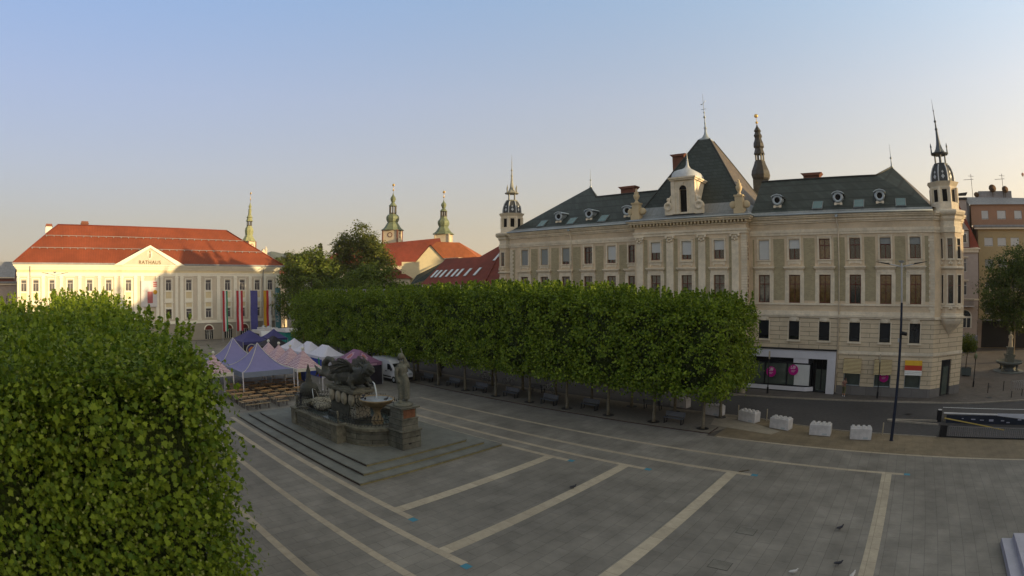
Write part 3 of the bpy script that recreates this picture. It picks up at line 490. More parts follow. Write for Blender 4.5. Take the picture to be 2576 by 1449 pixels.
# magenta disc in the middle ground floor window, discs in the shop
def disc(x, z, yy, parent):
    b = MB(); b.T = Matrix.Translation((x, yy, z)) @ Matrix.Rotation(R(90), 4, 'X'); b.cyl(0, 0, 0, .012, .52, n=32)
    o = P(b.build('round_sign', M['magenta'], parent, label='round magenta sign with white slanted script'))
    t = text('lettering', 'Ulli', M['text'], o, (x-.08, yy-.02, z+.10), (R(90), 0, 0), .46, shear=.45, sx=.8)
    b = MB()
    for q in range(3): b.box(x-.2, x+.22-.06*q, yy-.018, yy-.013, z-.06-.07*q, z-.045-.07*q)
    b.build('small_print', M['text'], o)
disc(-1.45, 1.95, YW+.05, PAL)
# shopfront
b = MB(); b.m = 0
b.box(-30, -6.5, 53.55, 54.02, 3.42, 4.25); b.m = 0; b.box(-7.35, -6.5, 53.5, 54.02, 0.12, 3.42)
b.m = 1; b.box(-30, -6.45, 53.45, 54.02, 4.25, 4.36); b.box(-30,-9.0,53.95,54.3,2.95,3.42)
b.m = 0; b.prism([(-30,53.45),(-9.5,53.45),(-8.75,53.95),(-8.75,54.1),(-30,54.1)], .22, .62, 'z')
b.m = 1; b.prism([(-30,53.55),(-9.6,53.55),(-8.95,54.0),(-30,54.0)], .62, .74, 'z'); b.box(-30,-9.0,53.60,53.98,2.86,2.95)
b.m = 0; b.box(-10.9,-9.35,53.6,53.9,2.95,3.42)
for x in (-16.4, -13.95, -11.6): b.m = 1; b.box(x, x+.14, 53.60, 53.75, .74, 2.86)
b.m = 2; b.box(-10.75, -9.15, 53.62, 53.7, .76, 2.80); b.m = 1; b.box(-9.13,-9.02,53.6,54.0,.74,2.86)
b.m = 1; b.box(-30, -7.35, 55.3, 55.4, .12, 3.42); b.box(-30, -7.35, 54.0, 55.3, .12, .2)
P(b.build('shopfront', [M['white'], M['black'], M['blind']], PAL, label='white shopfront with black window frames'))
b = MB()
for a, c in ((-20,-16.4),(-16.26,-13.95),(-13.81,-11.6),(-11.46,-10.76)): b.quad((a,53.68,.76),(c,53.68,.76),(c,53.68,2.84),(a,53.68,2.84))
b.m = 1; b.box(-16.0,-15.1,54.1,54.5,.2,1.3); b.box(-14.9,-14.2,54.1,54.5,.2,1.0); b.box(-11.4,-10.8,54.0,54.4,.2,1.4)
P(b.build('shop_window', [M['glassg'], M['conc']], PAL))
b = MB(); b.m = 1; b.box(-8.7,-8.6,54.5,54.6,.15,3.3); b.box(-7.5,-7.4,54.5,54.6,.15,3.3); b.box(-8.1,-8.0,54.5,54.6,.15,3.3); b.m = 0; b.quad((-8.6,54.56,.2),(-8.1,54.56,.2),(-8.1,54.56,2.3),(-8.6,54.56,2.3)); b.quad((-8.0,54.56,.2),(-7.5,54.56,.2),(-7.5,54.56,2.3),(-8.0,54.56,2.3))
P(b.build('shop_door', [M['glassg'], M['black']], PAL))
disc(-13.2, 1.95, 53.56, PAL); disc(-10.85, 2.25, 53.56, PAL)
# downpipes
for x in (-6.4, -38.0):
    b = MB(); b.smooth = True; b.m = 0; b.tube([(x-.1,YW-.5,17.0),(x-.1,YW-.3,16.6),(x,YW-.12,16.1),(x,YW-.12,.3)], .065, 8); b.smooth = False; b.m = 1; b.box(x-.22,x+.05,YW-.62,YW-.4,16.9,17.15); P(b.build('downpipe', [M['trim'], M['gutter']], PAL))
# central projection
b = MB(); xr0, xr1 = -28.7, -15.85
ops = []
for x in RC: ops += [(x-.56,x+.56,13.1,15.0), (x-.58,x+.58,8.72,11.5)]
b.m = 0; wall_open(b, xr0, xr1, 7.9, 15.6, ops, YR); b.quad((xr0,YR,15.6),(xr1,YR,15.6),(xr1,YR,17.2),(xr0,YR,17.2))
b.m = 1; wall_open(b, xr0, xr1, 4.3, 7.9, [(x-.55,x+.55,5.18,6.98) for x in RC], YR); b.box(xr0, -24, YR+.02, YR+1.1, 0.12, 4.3)
b.m = 0
b.quad((xr1,YR,4.3),(xr1,YW,4.3),(xr1,YW,17.2),(xr1,YR,17.2)); b.quad((xr0,YW,4.3),(xr0,YR,4.3),(xr0,YR,17.2),(xr0,YW,17.2))
P(b.build('projection_wall', [M['cream'], M['rustic']], PAL))
b = MB()
for z0, z1, pr in ((15.62,15.9,.08),(15.9,16.12,.16),(16.58,16.70,.12),(16.98,17.15,.50),(17.15,17.34,.68)): b.box(xr0-pr, xr1+pr, YR-pr, YW-.0, z0, z1)
b.box(xr0-.1, xr1+.1, YR-.1, YW, 7.7, 7.9); b.box(xr0-.16, xr1+.16, YR-.16, YW, 7.5, 7.7); b.box(xr0-.08,xr1+.08,YR-.08,YW,8.5,8.7)
P(b.build('cornice', M['trim'], PAL))
b = MB()
k = 0; x = xr0-.3
while x < xr1+.3: b.box(x, x+.18, YR-.44, YR, 16.72, 16.96); x += .40
for q in range(4): b.box(xr1, xr1+.42, YR-.2+.38*q, YR-.02+.38*q, 16.72, 16.96)
P(b.build('dentils', M['creamd'], PAL))
for (a, c) in ((-28.41,-27.61),(-24.78,-23.96),(-21.09,-20.31),(-17.4,-16.65)):
    b = MB(); b.box(a, c, YR-.16, YR+.01, 8.7, 14.9); b.box(a-.06, c+.06, YR-.2, YR+.01, 8.7, 9.1)
    o = P(b.build('pilaster', M['trim'], PAL)); b = MB(); xm = (a+c)/2
    b.box(a-.12, c+.12, YR-.26, YR+.01, 15.5, 15.62); b.smooth = True
    for s_ in (-1, 1):
        b.ball((xm+s_*.42, YR-.2, 15.38), .14, 8); b.ball((xm+s_*.25, YR-.2, 15.1), .12, 8, sz=1.3); b.ball((xm+s_*.1, YR-.2, 15.3), .11, 8)
    b.ball((xm, YR-.2, 14.98), .12, 8); b.smooth = False; b.box(a+.02, c-.02, YR-.13, YR+.01, 14.9, 15.5)
    obj('capital', b.mesh('capital', M['trim']), o)
for x0_, x1_ in ((-27.45,-27.2),(-25.1,-24.9),(-23.82,-23.6),(-21.4,-21.2),(-20.2,-19.95),(-17.65,-17.5)):
    b = MB(); b.box(x0_-.08, x1_+.08, YR-.02, YR+.01, 8.9, 15.3); P(b.build('brick_panel', M['brick'], PAL))
b = MB()
for k in range(28): z = 8.7+.26*k; b.box(xr1-.55, xr1+.04, YR-.04, YR+.5 if k % 2 else YR+.35, z+.02, z+.24) if z < 15.3 else None
P(b.build('quoins', M['trim'], PAL))
for x in RC: surround(x, YR, 1, 1, 1)
for x, kb in zip(RC, ((.58,'blind'),(.74,'blind'),(.52,'blind'))): P(window(PAL, (x,YR+.05,13.1), 0, 1.12, 1.9, blind=kb))
for x in RC: P(window(PAL, (x,YR+.05,8.72), 0, 1.16, 2.78, gm='curtain'))
b = MB(); b.m = 0; b.quad((xr1+.005,53.1,12.95),(xr1+.005,53.5,12.95),(xr1+.005,53.5,14.9),(xr1+.005,53.1,14.9)); b.quad((xr1+.005,53.1,8.8),(xr1+.005,53.5,8.8),(xr1+.005,53.5,11.4),(xr1+.005,53.1,11.4)); P(b.build('side_window', M['redframe'], PAL))
# parapet roof edge (zinc) and roofs
def quadroof(name, quads, m, **kw):
    b = MB()
    for q in quads: b.add(q, [tuple(range(len(q)))])
    return P(b.build(name, m, PAL, **kw))
EZ = 17.28; ye = YW-.62; RY = 59.5; RZ = 21.8
def slope(y): return EZ+.45+(RZ-EZ-.45)*(y-(ye+1.0))/(RY-(ye+1.0))
for x0_, x1_ in ((-47.9,-28.9),(-15.7,3.5)):
    quadroof('roof_edge', [[(x0_,ye,EZ),(x1_,ye,EZ),(x1_,ye+1.0,EZ+.45),(x0_,ye+1.0,EZ+.45)]], M['metal'])
    b = MB(); b.smooth = True; b.tube([(x0_,ye-.04,EZ),(x1_,ye-.04,EZ)], .09, 8); P(b.build('gutter', M['gutter'], PAL))
ys = ye+1.0; zs_ = EZ+.45
# right wing slopes: eave, ridge, raised end pavilion
aR = (-.45, 62.2, 23.2)
quadroof('roof', [[(-15.7,ys,zs_),(-7,ys,zs_),(-7,RY,RZ),(-15.7,RY,RZ)], [(-7,ys,zs_),(3.4,ys,zs_),aR,(-2.35,RY,RZ),(-7,RY,RZ)],
                  [(-15.7,RY,RZ),(-2.35,RY,RZ),(-2.35,68,17.3),(-15.7,68,17.3)]], M['slate'])
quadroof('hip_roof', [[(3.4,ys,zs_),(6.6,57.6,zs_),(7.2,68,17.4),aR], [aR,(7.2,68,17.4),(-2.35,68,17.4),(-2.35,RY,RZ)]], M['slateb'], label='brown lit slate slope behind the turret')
aL = (-40.5, 62.2, 23.8)
quadroof('roof', [[(-38.0,ys,zs_),(-28.9,ys,zs_),(-28.9,RY,RZ),(-37.9,RY,RZ)], [(-47.8,ys,zs_),(-38.0,ys,zs_),(-37.9,RY,RZ),aL],
                  [(-51.3,57.6,zs_),(-47.8,ys,zs_),aL,(-51.5,68,17.4)], [(-37.9,RY,RZ),(-28.9,RY,RZ),(-28.9,68,17.3),(-37.9,68,17.3)], [aL,(-37.9,RY,RZ),(-37.9,68,17.4),(-51.5,68,17.4)]], M['slate'])
b = MB(); b.smooth = True
for pts in ([(-15.7,RY,RZ+.05),(-2.35,RY,RZ+.05),aR],[(-37.9,RY,RZ+.05),(-28.9,RY,RZ+.05)],[aL,(-37.9,RY,RZ)]): b.tube(pts, .1, 6)
P(b.build('ridge_cap', M['ridge'], PAL))
# pyramid
px0, px1, py0, py1 = -28.4, -16.5, 54.6, 67; tz = 27.6
T4p = [(-23.35,59.9,tz),(-21.95,59.9,tz),(-21.95,61.3,tz),(-23.35,61.3,tz)]; B4 = [(px0,py0,19.05),(px1,py0,19.05),(px1,py1,19.05),(px0,py1,19.05)]
quadroof('pyramid_roof', [[B4[0],B4[1],T4p[1],T4p[0]],[B4[2],B4[3],T4p[3],T4p[2]],[B4[3],B4[0],T4p[0],T4p[3]]], M['slate'])
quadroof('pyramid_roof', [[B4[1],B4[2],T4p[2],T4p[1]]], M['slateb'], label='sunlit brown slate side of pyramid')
b = MB()
for q in range(4): b.tube([B4[q], T4p[q]], .11, 6)
P(b.build('hip_cap', M['ridge'], PAL))
E0 = [(xr0-.72,YR-.72,17.36),(xr1+.72,YR-.72,17.36),(xr1+.72,68,17.36),(xr0-.72,68,17.36)]; E1 = [(xr0-.1,YR+.5,17.85),(xr1+.1,YR+.5,17.85),(xr1+.1,67.5,17.85),(xr0-.1,67.5,17.85)]
quadroof('roof_edge', [[E0[q],E0[(q+1)%4],E1[(q+1)%4],E1[q]] for q in range(4)]+[[E1[q],E1[(q+1)%4],B4[(q+1)%4],B4[q]] for q in range(4)], M['metal'])
b = MB(); b.smooth = True; b.tube(E0+[E0[0]], .09, 8); P(b.build('gutter', M['gutter'], PAL))
b = MB(); b.smooth = True; cx, cy = -22.65, 60.6
b.lathe(cx, cy, [(1.02,tz-.05),(1.0,tz+.1),(.55,tz+.35),(.28,tz+.75),(.16,tz+1.2),(.14,tz+1.6)], 4, R(45)); b.lathe(cx, cy, [(.25,tz+1.6),(.10,tz+1.7),(.07,tz+2.6),(.05,tz+3.6),(.02,tz+6.0)], 8)
for z, r in ((2.2,.13),(3.0,.17),(3.6,.12)): b.ball((cx,cy,tz+z), r, 8)
b.tube([(cx-.35,cy,tz+4.0),(cx+.35,cy,tz+4.05)], .03, 6); b.tube([(cx-.25,cy,tz+4.6),(cx+.35,cy,tz+5.1)], .03, 6); b.ball((cx-.3,cy,tz+4.7),.08,6)
P(b.build('finial', M['gutter'], PAL))
for c_, h_ in ((aR, 2.6), (aL, 2.6)):
    b = MB(); b.smooth = True; b.lathe(c_[0], c_[1], [(.22,c_[2]-.15),(.1,c_[2]+.2),(.05,c_[2]+.8),(.012,c_[2]+h_)], 8); b.ball((c_[0],c_[1],c_[2]+1.0), .14, 8); P(b.build('finial', M['gutter'], PAL))
# big dormer on the pyramid
b = MB(); dy = 53.0; dx0, dx1 = -24.1, -21.5; xm = (dx0+dx1)/2
b.m = 0; wall_open(b, dx0, dx1, 17.9, 21.5, [(xm-.42,xm+.42,18.1,20.5)], dy, .6)
b.quad((dx1,dy,17.9),(dx1,57.3,17.9),(dx1,57.3,21.5),(dx1,dy,21.5)); b.quad((dx0,57.3,17.9),(dx0,dy,17.9),(dx0,dy,21.5),(dx0,57.3,21.5))
arc = [(xm+.42*math.cos(R(a)), 20.5+.42*math.sin(R(a))) for a in range(0, 181, 15)]
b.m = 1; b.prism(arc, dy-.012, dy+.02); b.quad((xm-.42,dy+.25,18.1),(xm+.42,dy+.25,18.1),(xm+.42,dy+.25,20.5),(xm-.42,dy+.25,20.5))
b.m = 0
for k in range(12):
    a0, a1 = R(15*k), R(15*k+15); q = [(xm+r*math.cos(a), 20.5+r*math.sin(a)) for r, a in ((.44,a0),(.58,a0),(.58,a1),(.44,a1))]; b.prism(q, dy-.08, dy)
b.box(xm-.58,xm-.44,dy-.08,dy,17.95,20.5); b.box(xm+.44,xm+.58,dy-.08,dy,17.95,20.5); b.box(xm-.14,xm+.14,dy-.14,dy,20.95,21.3)
b.box(dx0-.2, dx1+.2, dy-.22, 57, 21.5, 21.66); b.box(dx0-.32, dx1+.32, dy-.34, 57, 21.66, 21.82); b.box(dx0-.1,dx0+.35,dy-.07,dy,17.9,21.5); b.box(dx1-.35,dx1+.1,dy-.07,dy,17.9,21.5)
b.box(dx0-.9, dx0, dy-.05, dy+.5, 17.85, 18.5); b.box(dx1, dx1+.9, dy-.05, dy+.5, 17.85, 18.5); b.smooth = True
for s_, x_ in ((-1, dx0-.5), (1, dx1+.5)):
    b.T = Matrix.Translation((x_, dy-.08, 18.75)) @ Matrix.Rotation(R(90), 4, 'X'); b.lathe(0,0,[(.48,-.45),(.52,-.2),(.48,.06),(.3,.1),(.26,.02)],14); b.T = Matrix()
    b.ball((x_, dy+.1, 19.5), .22, 8); b.tube([(x_+s_*.1,dy+.1,18.9),(x_-s_*.1,dy+.1,19.3),(x_-s_*.35,dy+.1,19.9)], [.3,.2,.1], 8)
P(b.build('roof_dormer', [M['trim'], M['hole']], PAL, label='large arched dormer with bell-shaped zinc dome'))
b = MB(); b.smooth = True; pr = [(1.62,21.84),(1.58,22.0),(1.50,22.3),(1.28,22.6),(.95,22.78),(.55,22.92),(.30,23.1),(.14,23.4),(.10,23.9)]
b.T = Matrix.Translation((xm, dy+1.55, 0)); b.lathe(0, 0, [(r*1.18, z) for r, z in pr], 4, R(45), True, 1.0, 1.15); b.T = Matrix(); b.lathe(xm, dy+1.55, [(.09,23.8),(.05,24.3),(.01,25.2)], 6); b.ball((xm,dy+1.55,24.0),.12,8)
P(b.build('dormer_dome', M['domew'], PAL))
# stone urn figures on the parapet
for x_ in (-28.5, -16.5):
    b = MB(); b.box(x_-.55,x_+.55,52.6,53.5,17.5,18.1); b.box(x_-.42,x_+.42,52.7,53.4,18.1,19.3); b.box(x_-.5,x_+.5,52.62,53.48,19.3,19.45); b.smooth = True
    b.lathe(x_,53.05,[(.34,19.45),(.2,19.6),(.14,19.75),(.3,20.0),(.36,20.3),(.22,20.5),(.28,20.6),(.1,20.75),(.12,20.95),(.02,21.1)],12)
    for s_ in (-1,1): b.T = Matrix.Translation((x_+s_*.72, 53.0, 18.5)) @ Matrix.Rotation(R(90),4,'X'); b.lathe(0,0,[(.36,-.3),(.4,-.1),(.36,.1),(.2,.14)],12); b.T = Matrix()
    P(b.build('parapet_urn', M['creamd'], PAL))
# oeil-de-boeuf dormers and skylights
def oeil():
    b = MB(); b.m = 0; b.box(-.42,.42,0,1.5,-.55,.2); b.T = Matrix.Rotation(R(90),4,'X'); b.smooth = True
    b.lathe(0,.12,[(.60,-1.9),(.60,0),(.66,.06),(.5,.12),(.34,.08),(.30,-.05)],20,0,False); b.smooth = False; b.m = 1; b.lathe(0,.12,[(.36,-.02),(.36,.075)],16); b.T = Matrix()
    b.m = 0; b.prism([(-.78,.55),(-.5,.75),(0,.88),(.5,.75),(.78,.55),(.7,.48),(.45,.64),(0,.75),(-.45,.64),(-.7,.48)], -.22, 1.9); b.m = 2
    b.box(-.5,-.2,-.14,.02,-.78,-.5); b.box(.2,.5,-.14,.02,-.78,-.5); b.box(-.2,.2,-.18,.02,-.72,-.6)
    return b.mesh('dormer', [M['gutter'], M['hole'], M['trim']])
oe = oeil()
for x_ in (-12.96,-6.4,-1.96,-40.77,-36.19,-30.9):
    yy = 55.5; P(obj('round_dormer', oe, PAL, loc=(x_, yy-.35, slope(yy)+.3), scale=.86))
b = MB(); b.m = 1; b.box(-.56,.56,-.72,.72,0,.10); b.m = 0; b.box(-.49,.49,-.65,.65,.10,.13); sk = b.mesh('skylight', [mat('skylight_glass',(.08,.16,.17),rough=.12,spec=.8,var=.1), M['metal']])
sa = math.atan2(RZ-zs_, RY-ys)
for x_ in (-8.58,-4.19,.23,-43.24,-38.63,-34.06): P(obj('skylight', sk, PAL, loc=(x_, 55.0, slope(55.0)+.02), rot=(sa,0,0)))
for x_, y_, z0, z1, wx, m_ in ((-9.9,60.6,21.2,22.6,1.9,'brickred'),(-33.6,60.6,21.2,22.9,1.9,'brickred'),(-27.1,62.4,21.5,26.7,1.6,'brickred')):
    b = MB(); b.m = 0; b.box(x_-wx/2,x_+wx/2,y_-.5,y_+.5,z0,z1-.3); b.prism([(x_-wx/2,z1-.3),(x_+wx/2,z1-.3),(x_+wx/2+.3,z1),(x_-wx/2-.3,z1)],y_-.7,y_+.7); P(b.build('chimney', M['brickred'], PAL))
# corner chamfers with oriel and turret
def corner(cx, cy, ang, z_shift, mirror):
    """ang: direction the chamfer faces (radians from -Y, towards +X positive)"""
    T = Matrix.Translation((cx, cy, 0)) @ Matrix.Rotation(ang, 4, 'Z')
    hw = 2.48; fy = 0.0
    b = MB(T); b.m = 1; wall_open(b, -hw, hw, .95, 7.6, [(-.9,.75,.95,3.55)] if not mirror else [], -.35); b.m = 0; b.quad((-hw,-.35,7.6),(hw,-.35,7.6),(hw,-.35,17.2),(-hw,-.35,17.2)); b.m = 2
    b.box(-hw,-.9,-.39,-.2,0,.95); b.box(.75,hw,-.39,-.2,0,.95); b.m = 3; b.box(-hw,hw,-.42,-.34,4.0,4.3)
    for z0, z1, pr in ((15.32,15.55,.08),(15.55,15.85,.13),(16.46,16.62,.10),(16.62,16.88,.22),(16.88,17.04,.42),(17.04,17.2,.55),(7.36,7.6,.14)): b.box(-hw-.1,hw+.1,-.35-pr,-.33,z0,z1)
    if not mirror: b.m = 4; b.box(-.85,.7,-.25,-.15,.12,3.5); b.m = 5; b.box(-.5,.35,-.28,-.25,.2,2.9)
    P(b.build('corner_wall', [M['cream'], M['rustic'], M['plinth'], M['trim'], M['black'], M['glassg']], PAL))
    # oriel
    r = 1.45; n = 8; a0 = R(22.5)
    def octa(bb, prof): bb.lathe(0, -.30, prof, 8, a0+R(0))
    b = MB(T); b.m = 0; octa(b, [(r,7.95),(r,15.4)]); b.m = 1
    octa(b, [(.15,5.9),(.5,6.25),(.9,6.6),(1.35,7.0),(1.55,7.3),(1.55,7.5),(1.72,7.55),(1.72,7.7),(1.6,7.75),(1.6,7.95)])
    octa(b, [(r+.02,8.5),(r+.12,8.52),(r+.12,8.66),(r+.02,8.68)]); octa(b, [(r+.02,11.95),(r+.22,12.05),(r+.22,12.2),(r+.02,12.25)]); octa(b,[(r+.02,15.3),(r+.1,15.35),(r+.12,15.85),(r+.02,15.9)])
    octa(b, [(r,15.9),(r+.02,16.4),(r+.2,16.6),(r+.25,16.85),(r+.5,17.0),(r+.62,17.2),(r+.62,17.35),(r+.1,17.5)])
    P(b.build('oriel', [M['cream'], M['trim']], PAL, label='octagonal oriel with scrolled corbel'))
    for k in (4, 5, 6, 7):
        a = R(45*k+0)+R(0); aa = a; rr_ = r*math.cos(R(22.5)); cxk, cyk = math.cos(aa)*rr_, -.30+math.sin(aa)*rr_
        rotz = ang+aa+R(90)
        for z0, h_ in ((8.85, 2.6), (12.95, 1.85)):
            wm = 'orielwin%s' % h_
            if wm not in MESHC:
                b = MB(); b.m = 0; b.box(-.40,-.28,-.05,.02,0,h_+.1); b.box(.28,.40,-.05,.02,0,h_+.1); b.box(-.28,.28,-.05,.02,h_,h_+.1); b.box(-.46,.46,-.1,.02,-.14,0); b.m = 1; b.box(-.28,-.23,-.02,.02,0,h_); b.box(.23,.28,-.02,.02,0,h_); b.box(-.23,.23,-.02,.02,h_*.62,h_*.62+.06); b.m = 0; b.smooth = True
                b.ball((-.12,-.06,-.45),.13,6); b.ball((.12,-.06,-.45),.13,6); b.ball((0,-.06,-.28),.12,6)
                MESHC[wm] = b.mesh('window', [M['trim'], M['redframe']]); b = MB(); b.quad((-.24,-.008,.02),(.24,-.008,.02),(.24,-.008,h_-.02),(-.24,-.008,h_-.02)); MESHC[wm+'p'] = b.mesh('pane', M['glass'])
            p = T @ Vector((cxk, cyk, z0)); o = P(obj('window', MESHC[wm], PAL, loc=p, rot=rotz)); obj('pane', MESHC[wm+'p'], o)
    # turret
    T2 = Matrix.Translation((cx+(0 if not mirror else -.0), cy, 0)) @ Matrix.Rotation(ang, 4, 'Z')
    t = P(obj('turret', None, PAL))
    b = MB(T2); b.m = 0; oc = lambda bb, pr: bb.lathe(0, 0, pr, 8, a0)
    oc(b, [(1.62,17.3),(1.62,18.15),(1.55,18.2)]); oc(b, [(1.42,18.2),(1.42,19.5)]); oc(b, [(1.5,19.5),(1.53,19.7),(1.64,19.85),(1.75,20.0),(1.84,20.12),(1.0,20.2)])
    for k in range(8):
        a = R(45*k)+a0; b.lathe(math.cos(a)*1.5, math.sin(a)*1.5, [(.16,18.15),(.16,19.6)], 6)
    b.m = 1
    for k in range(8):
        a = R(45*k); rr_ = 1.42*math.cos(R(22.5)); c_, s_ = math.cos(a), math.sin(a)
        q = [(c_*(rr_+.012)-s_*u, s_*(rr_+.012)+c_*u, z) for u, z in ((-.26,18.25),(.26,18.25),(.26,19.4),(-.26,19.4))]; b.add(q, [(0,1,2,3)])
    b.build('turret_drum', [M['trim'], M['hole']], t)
    b = MB(T2); b.m = 0; oc(b, [(1.30,20.15),(1.30,20.5),(1.24,21.0),(1.06,21.5),(.86,21.8),(.72,21.9)]); b.m = 1
    for k in range(8):
        a = R(45*k)+a0; b.tube([(math.cos(a)*r_, math.sin(a)*r_, z) for r_, z in ((1.34,20.15),(1.34,20.5),(1.28,21.0),(1.10,21.5),(.88,21.85))], .07, 5)
    for k in range(8):
        a = R(45*k); 
        for dz, sz_ in ((20.65,.2),(21.1,.13)):
            c_, s_ = math.cos(a), math.sin(a); rr_ = (1.30 if dz < 21 else 1.23)*math.cos(R(22.5))+.02; q = [(c_*rr_-s_*u*sz_, s_*rr_+c_*u*sz_, dz+v*sz_*1.2) for u, v in ((-1,0),(0,-1),(1,0),(0,1))]; b.add(q, [(0,1,2,3)])
    b.build('cupola', [mat('patterned_tiles',(.055,.058,.062),rough=.6,var=.4,scale=4), M['domew']], t)
    b = MB(T2); b.m = 0; oc(b, [(.80,21.88),(.84,22.0),(.7,22.05)])
    for k in range(4):
        a = R(90*k)+a0*2; b.lathe(math.cos(a)*.55, math.sin(a)*.55, [(.11,22.0),(.09,22.8),(.16,22.95)], 6)
    oc(b, [(.95,22.95),(1.02,23.05),(.62,23.2),(.42,23.5),(.26,24.0),(.18,24.6),(.13,25.3),(.07,26.2),(.04,27.2),(.01,28.6)])
    b.smooth = True
    for z, r_ in ((26.3,.15),(25.5,.17),(27.4,.08)): b.ball((0,0,z), r_, 8)
    b.smooth = False
    for k in range(4): a = R(90*k)+a0*2; b.lathe(math.cos(a)*.88, math.sin(a)*.88, [(.1,23.0),(.06,23.6),(.1,23.75),(.02,24.1)], 6)
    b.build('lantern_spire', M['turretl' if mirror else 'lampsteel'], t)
corner(5.0, 56.0, R(45), 0, False)
corner(-49.4, 56.0, R(-45), .2, True)
# ================================================================= town hall (facade looks along +X)
TH = thing('town_hall', 'cream and white town hall with red hipped roof and pediment lettered RATHAUS', 'town hall', (-105, 19.3, 0))
def Q(o): return inv(o, -105, 19.3, 0)
TT = Matrix.Translation((-105, 0, 0)) @ Matrix.Rotation(R(90), 4, 'Z')      # local x -> world Y, local -y -> world +X
TY0, TY1 = -8.4, 46.9
WY = [-7.0,-4.5,-1.15,2.55,6.5,10.4,14.45,22.75,27.0,31.15,35.35,38.6,41.95,44.9]
b = MB(TT); ops = []
for x in WY: ops += [(x-.58,x+.58,9.45,11.45), (x-.58,x+.58,4.25,6.0)]
b.m = 0; wall_open(b, TY0, TY1, 3.3, 12.3, ops, 0, .3); b.m = 1; arch = [31.15,35.35,38.9]
wall_open(b, TY0, TY1, 0, 3.3, [(a-.85,a+.85,0.1,1.9) for a in arch]+[(43.2,44.2,.1,2.7)], 0, .3)
b.m = 0; b.quad((TY0,0,12.3),(TY1,0,12.3),(TY1,0,13.9),(TY0,0,13.9)); b.quad((TY1,0,0),(TY1,16,0),(TY1,16,13.9),(TY1,0,13.9)); b.quad((TY0,16,0),(TY0,0,0),(TY0,0,13.9),(TY0,16,13.9)); b.box(TY0+1,TY1-1,2,15.5,0,13.8)
Q(b.build('wall', [M['thwall'], M['thbase']], TH))
b = MB(TT)
for z0, z1, pr in ((12.15,12.55,.10),(12.55,12.75,.16),(13.2,13.35,.12),(13.35,13.6,.3),(13.6,13.85,.55),(13.85,14.1,.8)): b.box(TY0-pr, TY1+pr, -pr, .02, z0, z1)
b.box(TY0-.1,TY1+.1,-.12,.02,3.2,3.5); b.box(TY0-.05,TY1+.05,-.05,.02,3.5,3.75)
Q(b.build('cornice', M['thwhite'], TH))
b = MB(TT); b.box(TY0-.06, TY1+.06, -.06, .02, 12.75, 13.2); Q(b.build('frieze', M['thyel'], TH))
for a, c in ((-8.3,-7.95),(-6.2,-5.6),(-3.3,-2.6),(.4,1.05),(4.2,4.87),(8.2,8.85),(11.55,12.2),(12.75,13.4),(15.55,16.25),(17.0,17.6),(20.1,20.7),(21.0,21.6),(24.1,24.7),(25.15,25.85),(28.8,29.55),(32.95,33.7),(36.65,37.4),(40.0,40.65),(43.3,43.9),(46.2,46.85)):
    b = MB(TT); b.box(a, c, -.14, .01, 3.75, 12.15); b.box(a-.08, c+.08, -.2, .01, 11.75, 11.95); b.box(a-.05,c+.05,-.18,.01,3.75,4.1)
    Q(b.build('pilaster', M['thwhite'], TH))
for i, x in enumerate(WY):
    b = MB(TT); b.m = 0
    b.box(x-.78,x-.6,-.07,.01,9.3,11.6); b.box(x+.6,x+.78,-.07,.01,9.3,11.6); b.box(x-.78,x+.78,-.07,.01,11.6,11.75); b.box(x-1.0,x+1.0,-.12,.01,11.95,12.05); b.box(x-.9,x+.9,-.12,.01,9.2,9.4)
    b.box(x-.85,x-.6,-.05,.01,4.1,9.2); b.box(x+.6,x+.85,-.05,.01,4.1,9.2); b.box(x-.86,x+.86,-.065,.01,7.3,8.0); b.box(x-1.0,x+1.0,-.16,.01,7.15,7.28); b.box(x-.59,x+.59,-.05,.01,6.0,6.35)
    if x in (22.75, 14.45): b.prism([(x-1.0,7.28),(x+1.0,7.28),(x,7.95)], -.16, .01)
    b.m = 1; b.box(x-.6,x+.6,-.03,.01,8.0,9.2); b.box(x-.6,x+.6,-.03,.01,6.35,7.15); Q(b.build('window_surround', [M['thwhite'], M['thyel']], TH))
    for z, h_ in ((9.45,2.0),(4.25,1.75)):
        if z < 9 and x < 25: continue
        o = Q(window(TH, TT @ Vector((x,.02,z)), R(90), 1.16, h_, fm='whiteframe', style='tee', gm='thglass'))
for a in arch:
    b = MB(TT); b.m = 1; b.prism([(a+.85*math.cos(R(t)),1.9+.85*math.sin(R(t))) for t in range(0,181,15)], -.01, .05); b.m = 0
    for k in range(12):
        a0, a1 = R(15*k), R(15*k+15); b.prism([(a+r_*math.cos(t), 1.9+r_*math.sin(t)) for r_, t in ((.87,a0),(1.08,a0),(1.08,a1),(.87,a1))], -.1, 0)
    b.m = 2; b.box(a-.85,a+.85,.1,.15,.1,1.9); b.m = 0; b.box(a-.05,a+.05,.02,.1,.1,2.7); b.box(a-.85,a+.85,.02,.1,1.85,1.95); b.box(a-.45,a-.4,.03,.1,.1,1.9); b.box(a+.4,a+.45,.03,.1,.1,1.9)
    Q(b.build('arched_window', [M['thwhite'], M['redframe'], M['glass']], TH))
b = MB(TT); b.box(43.2,44.2,.15,.2,.1,2.7); Q(b.build('door', M['redframe'], TH))
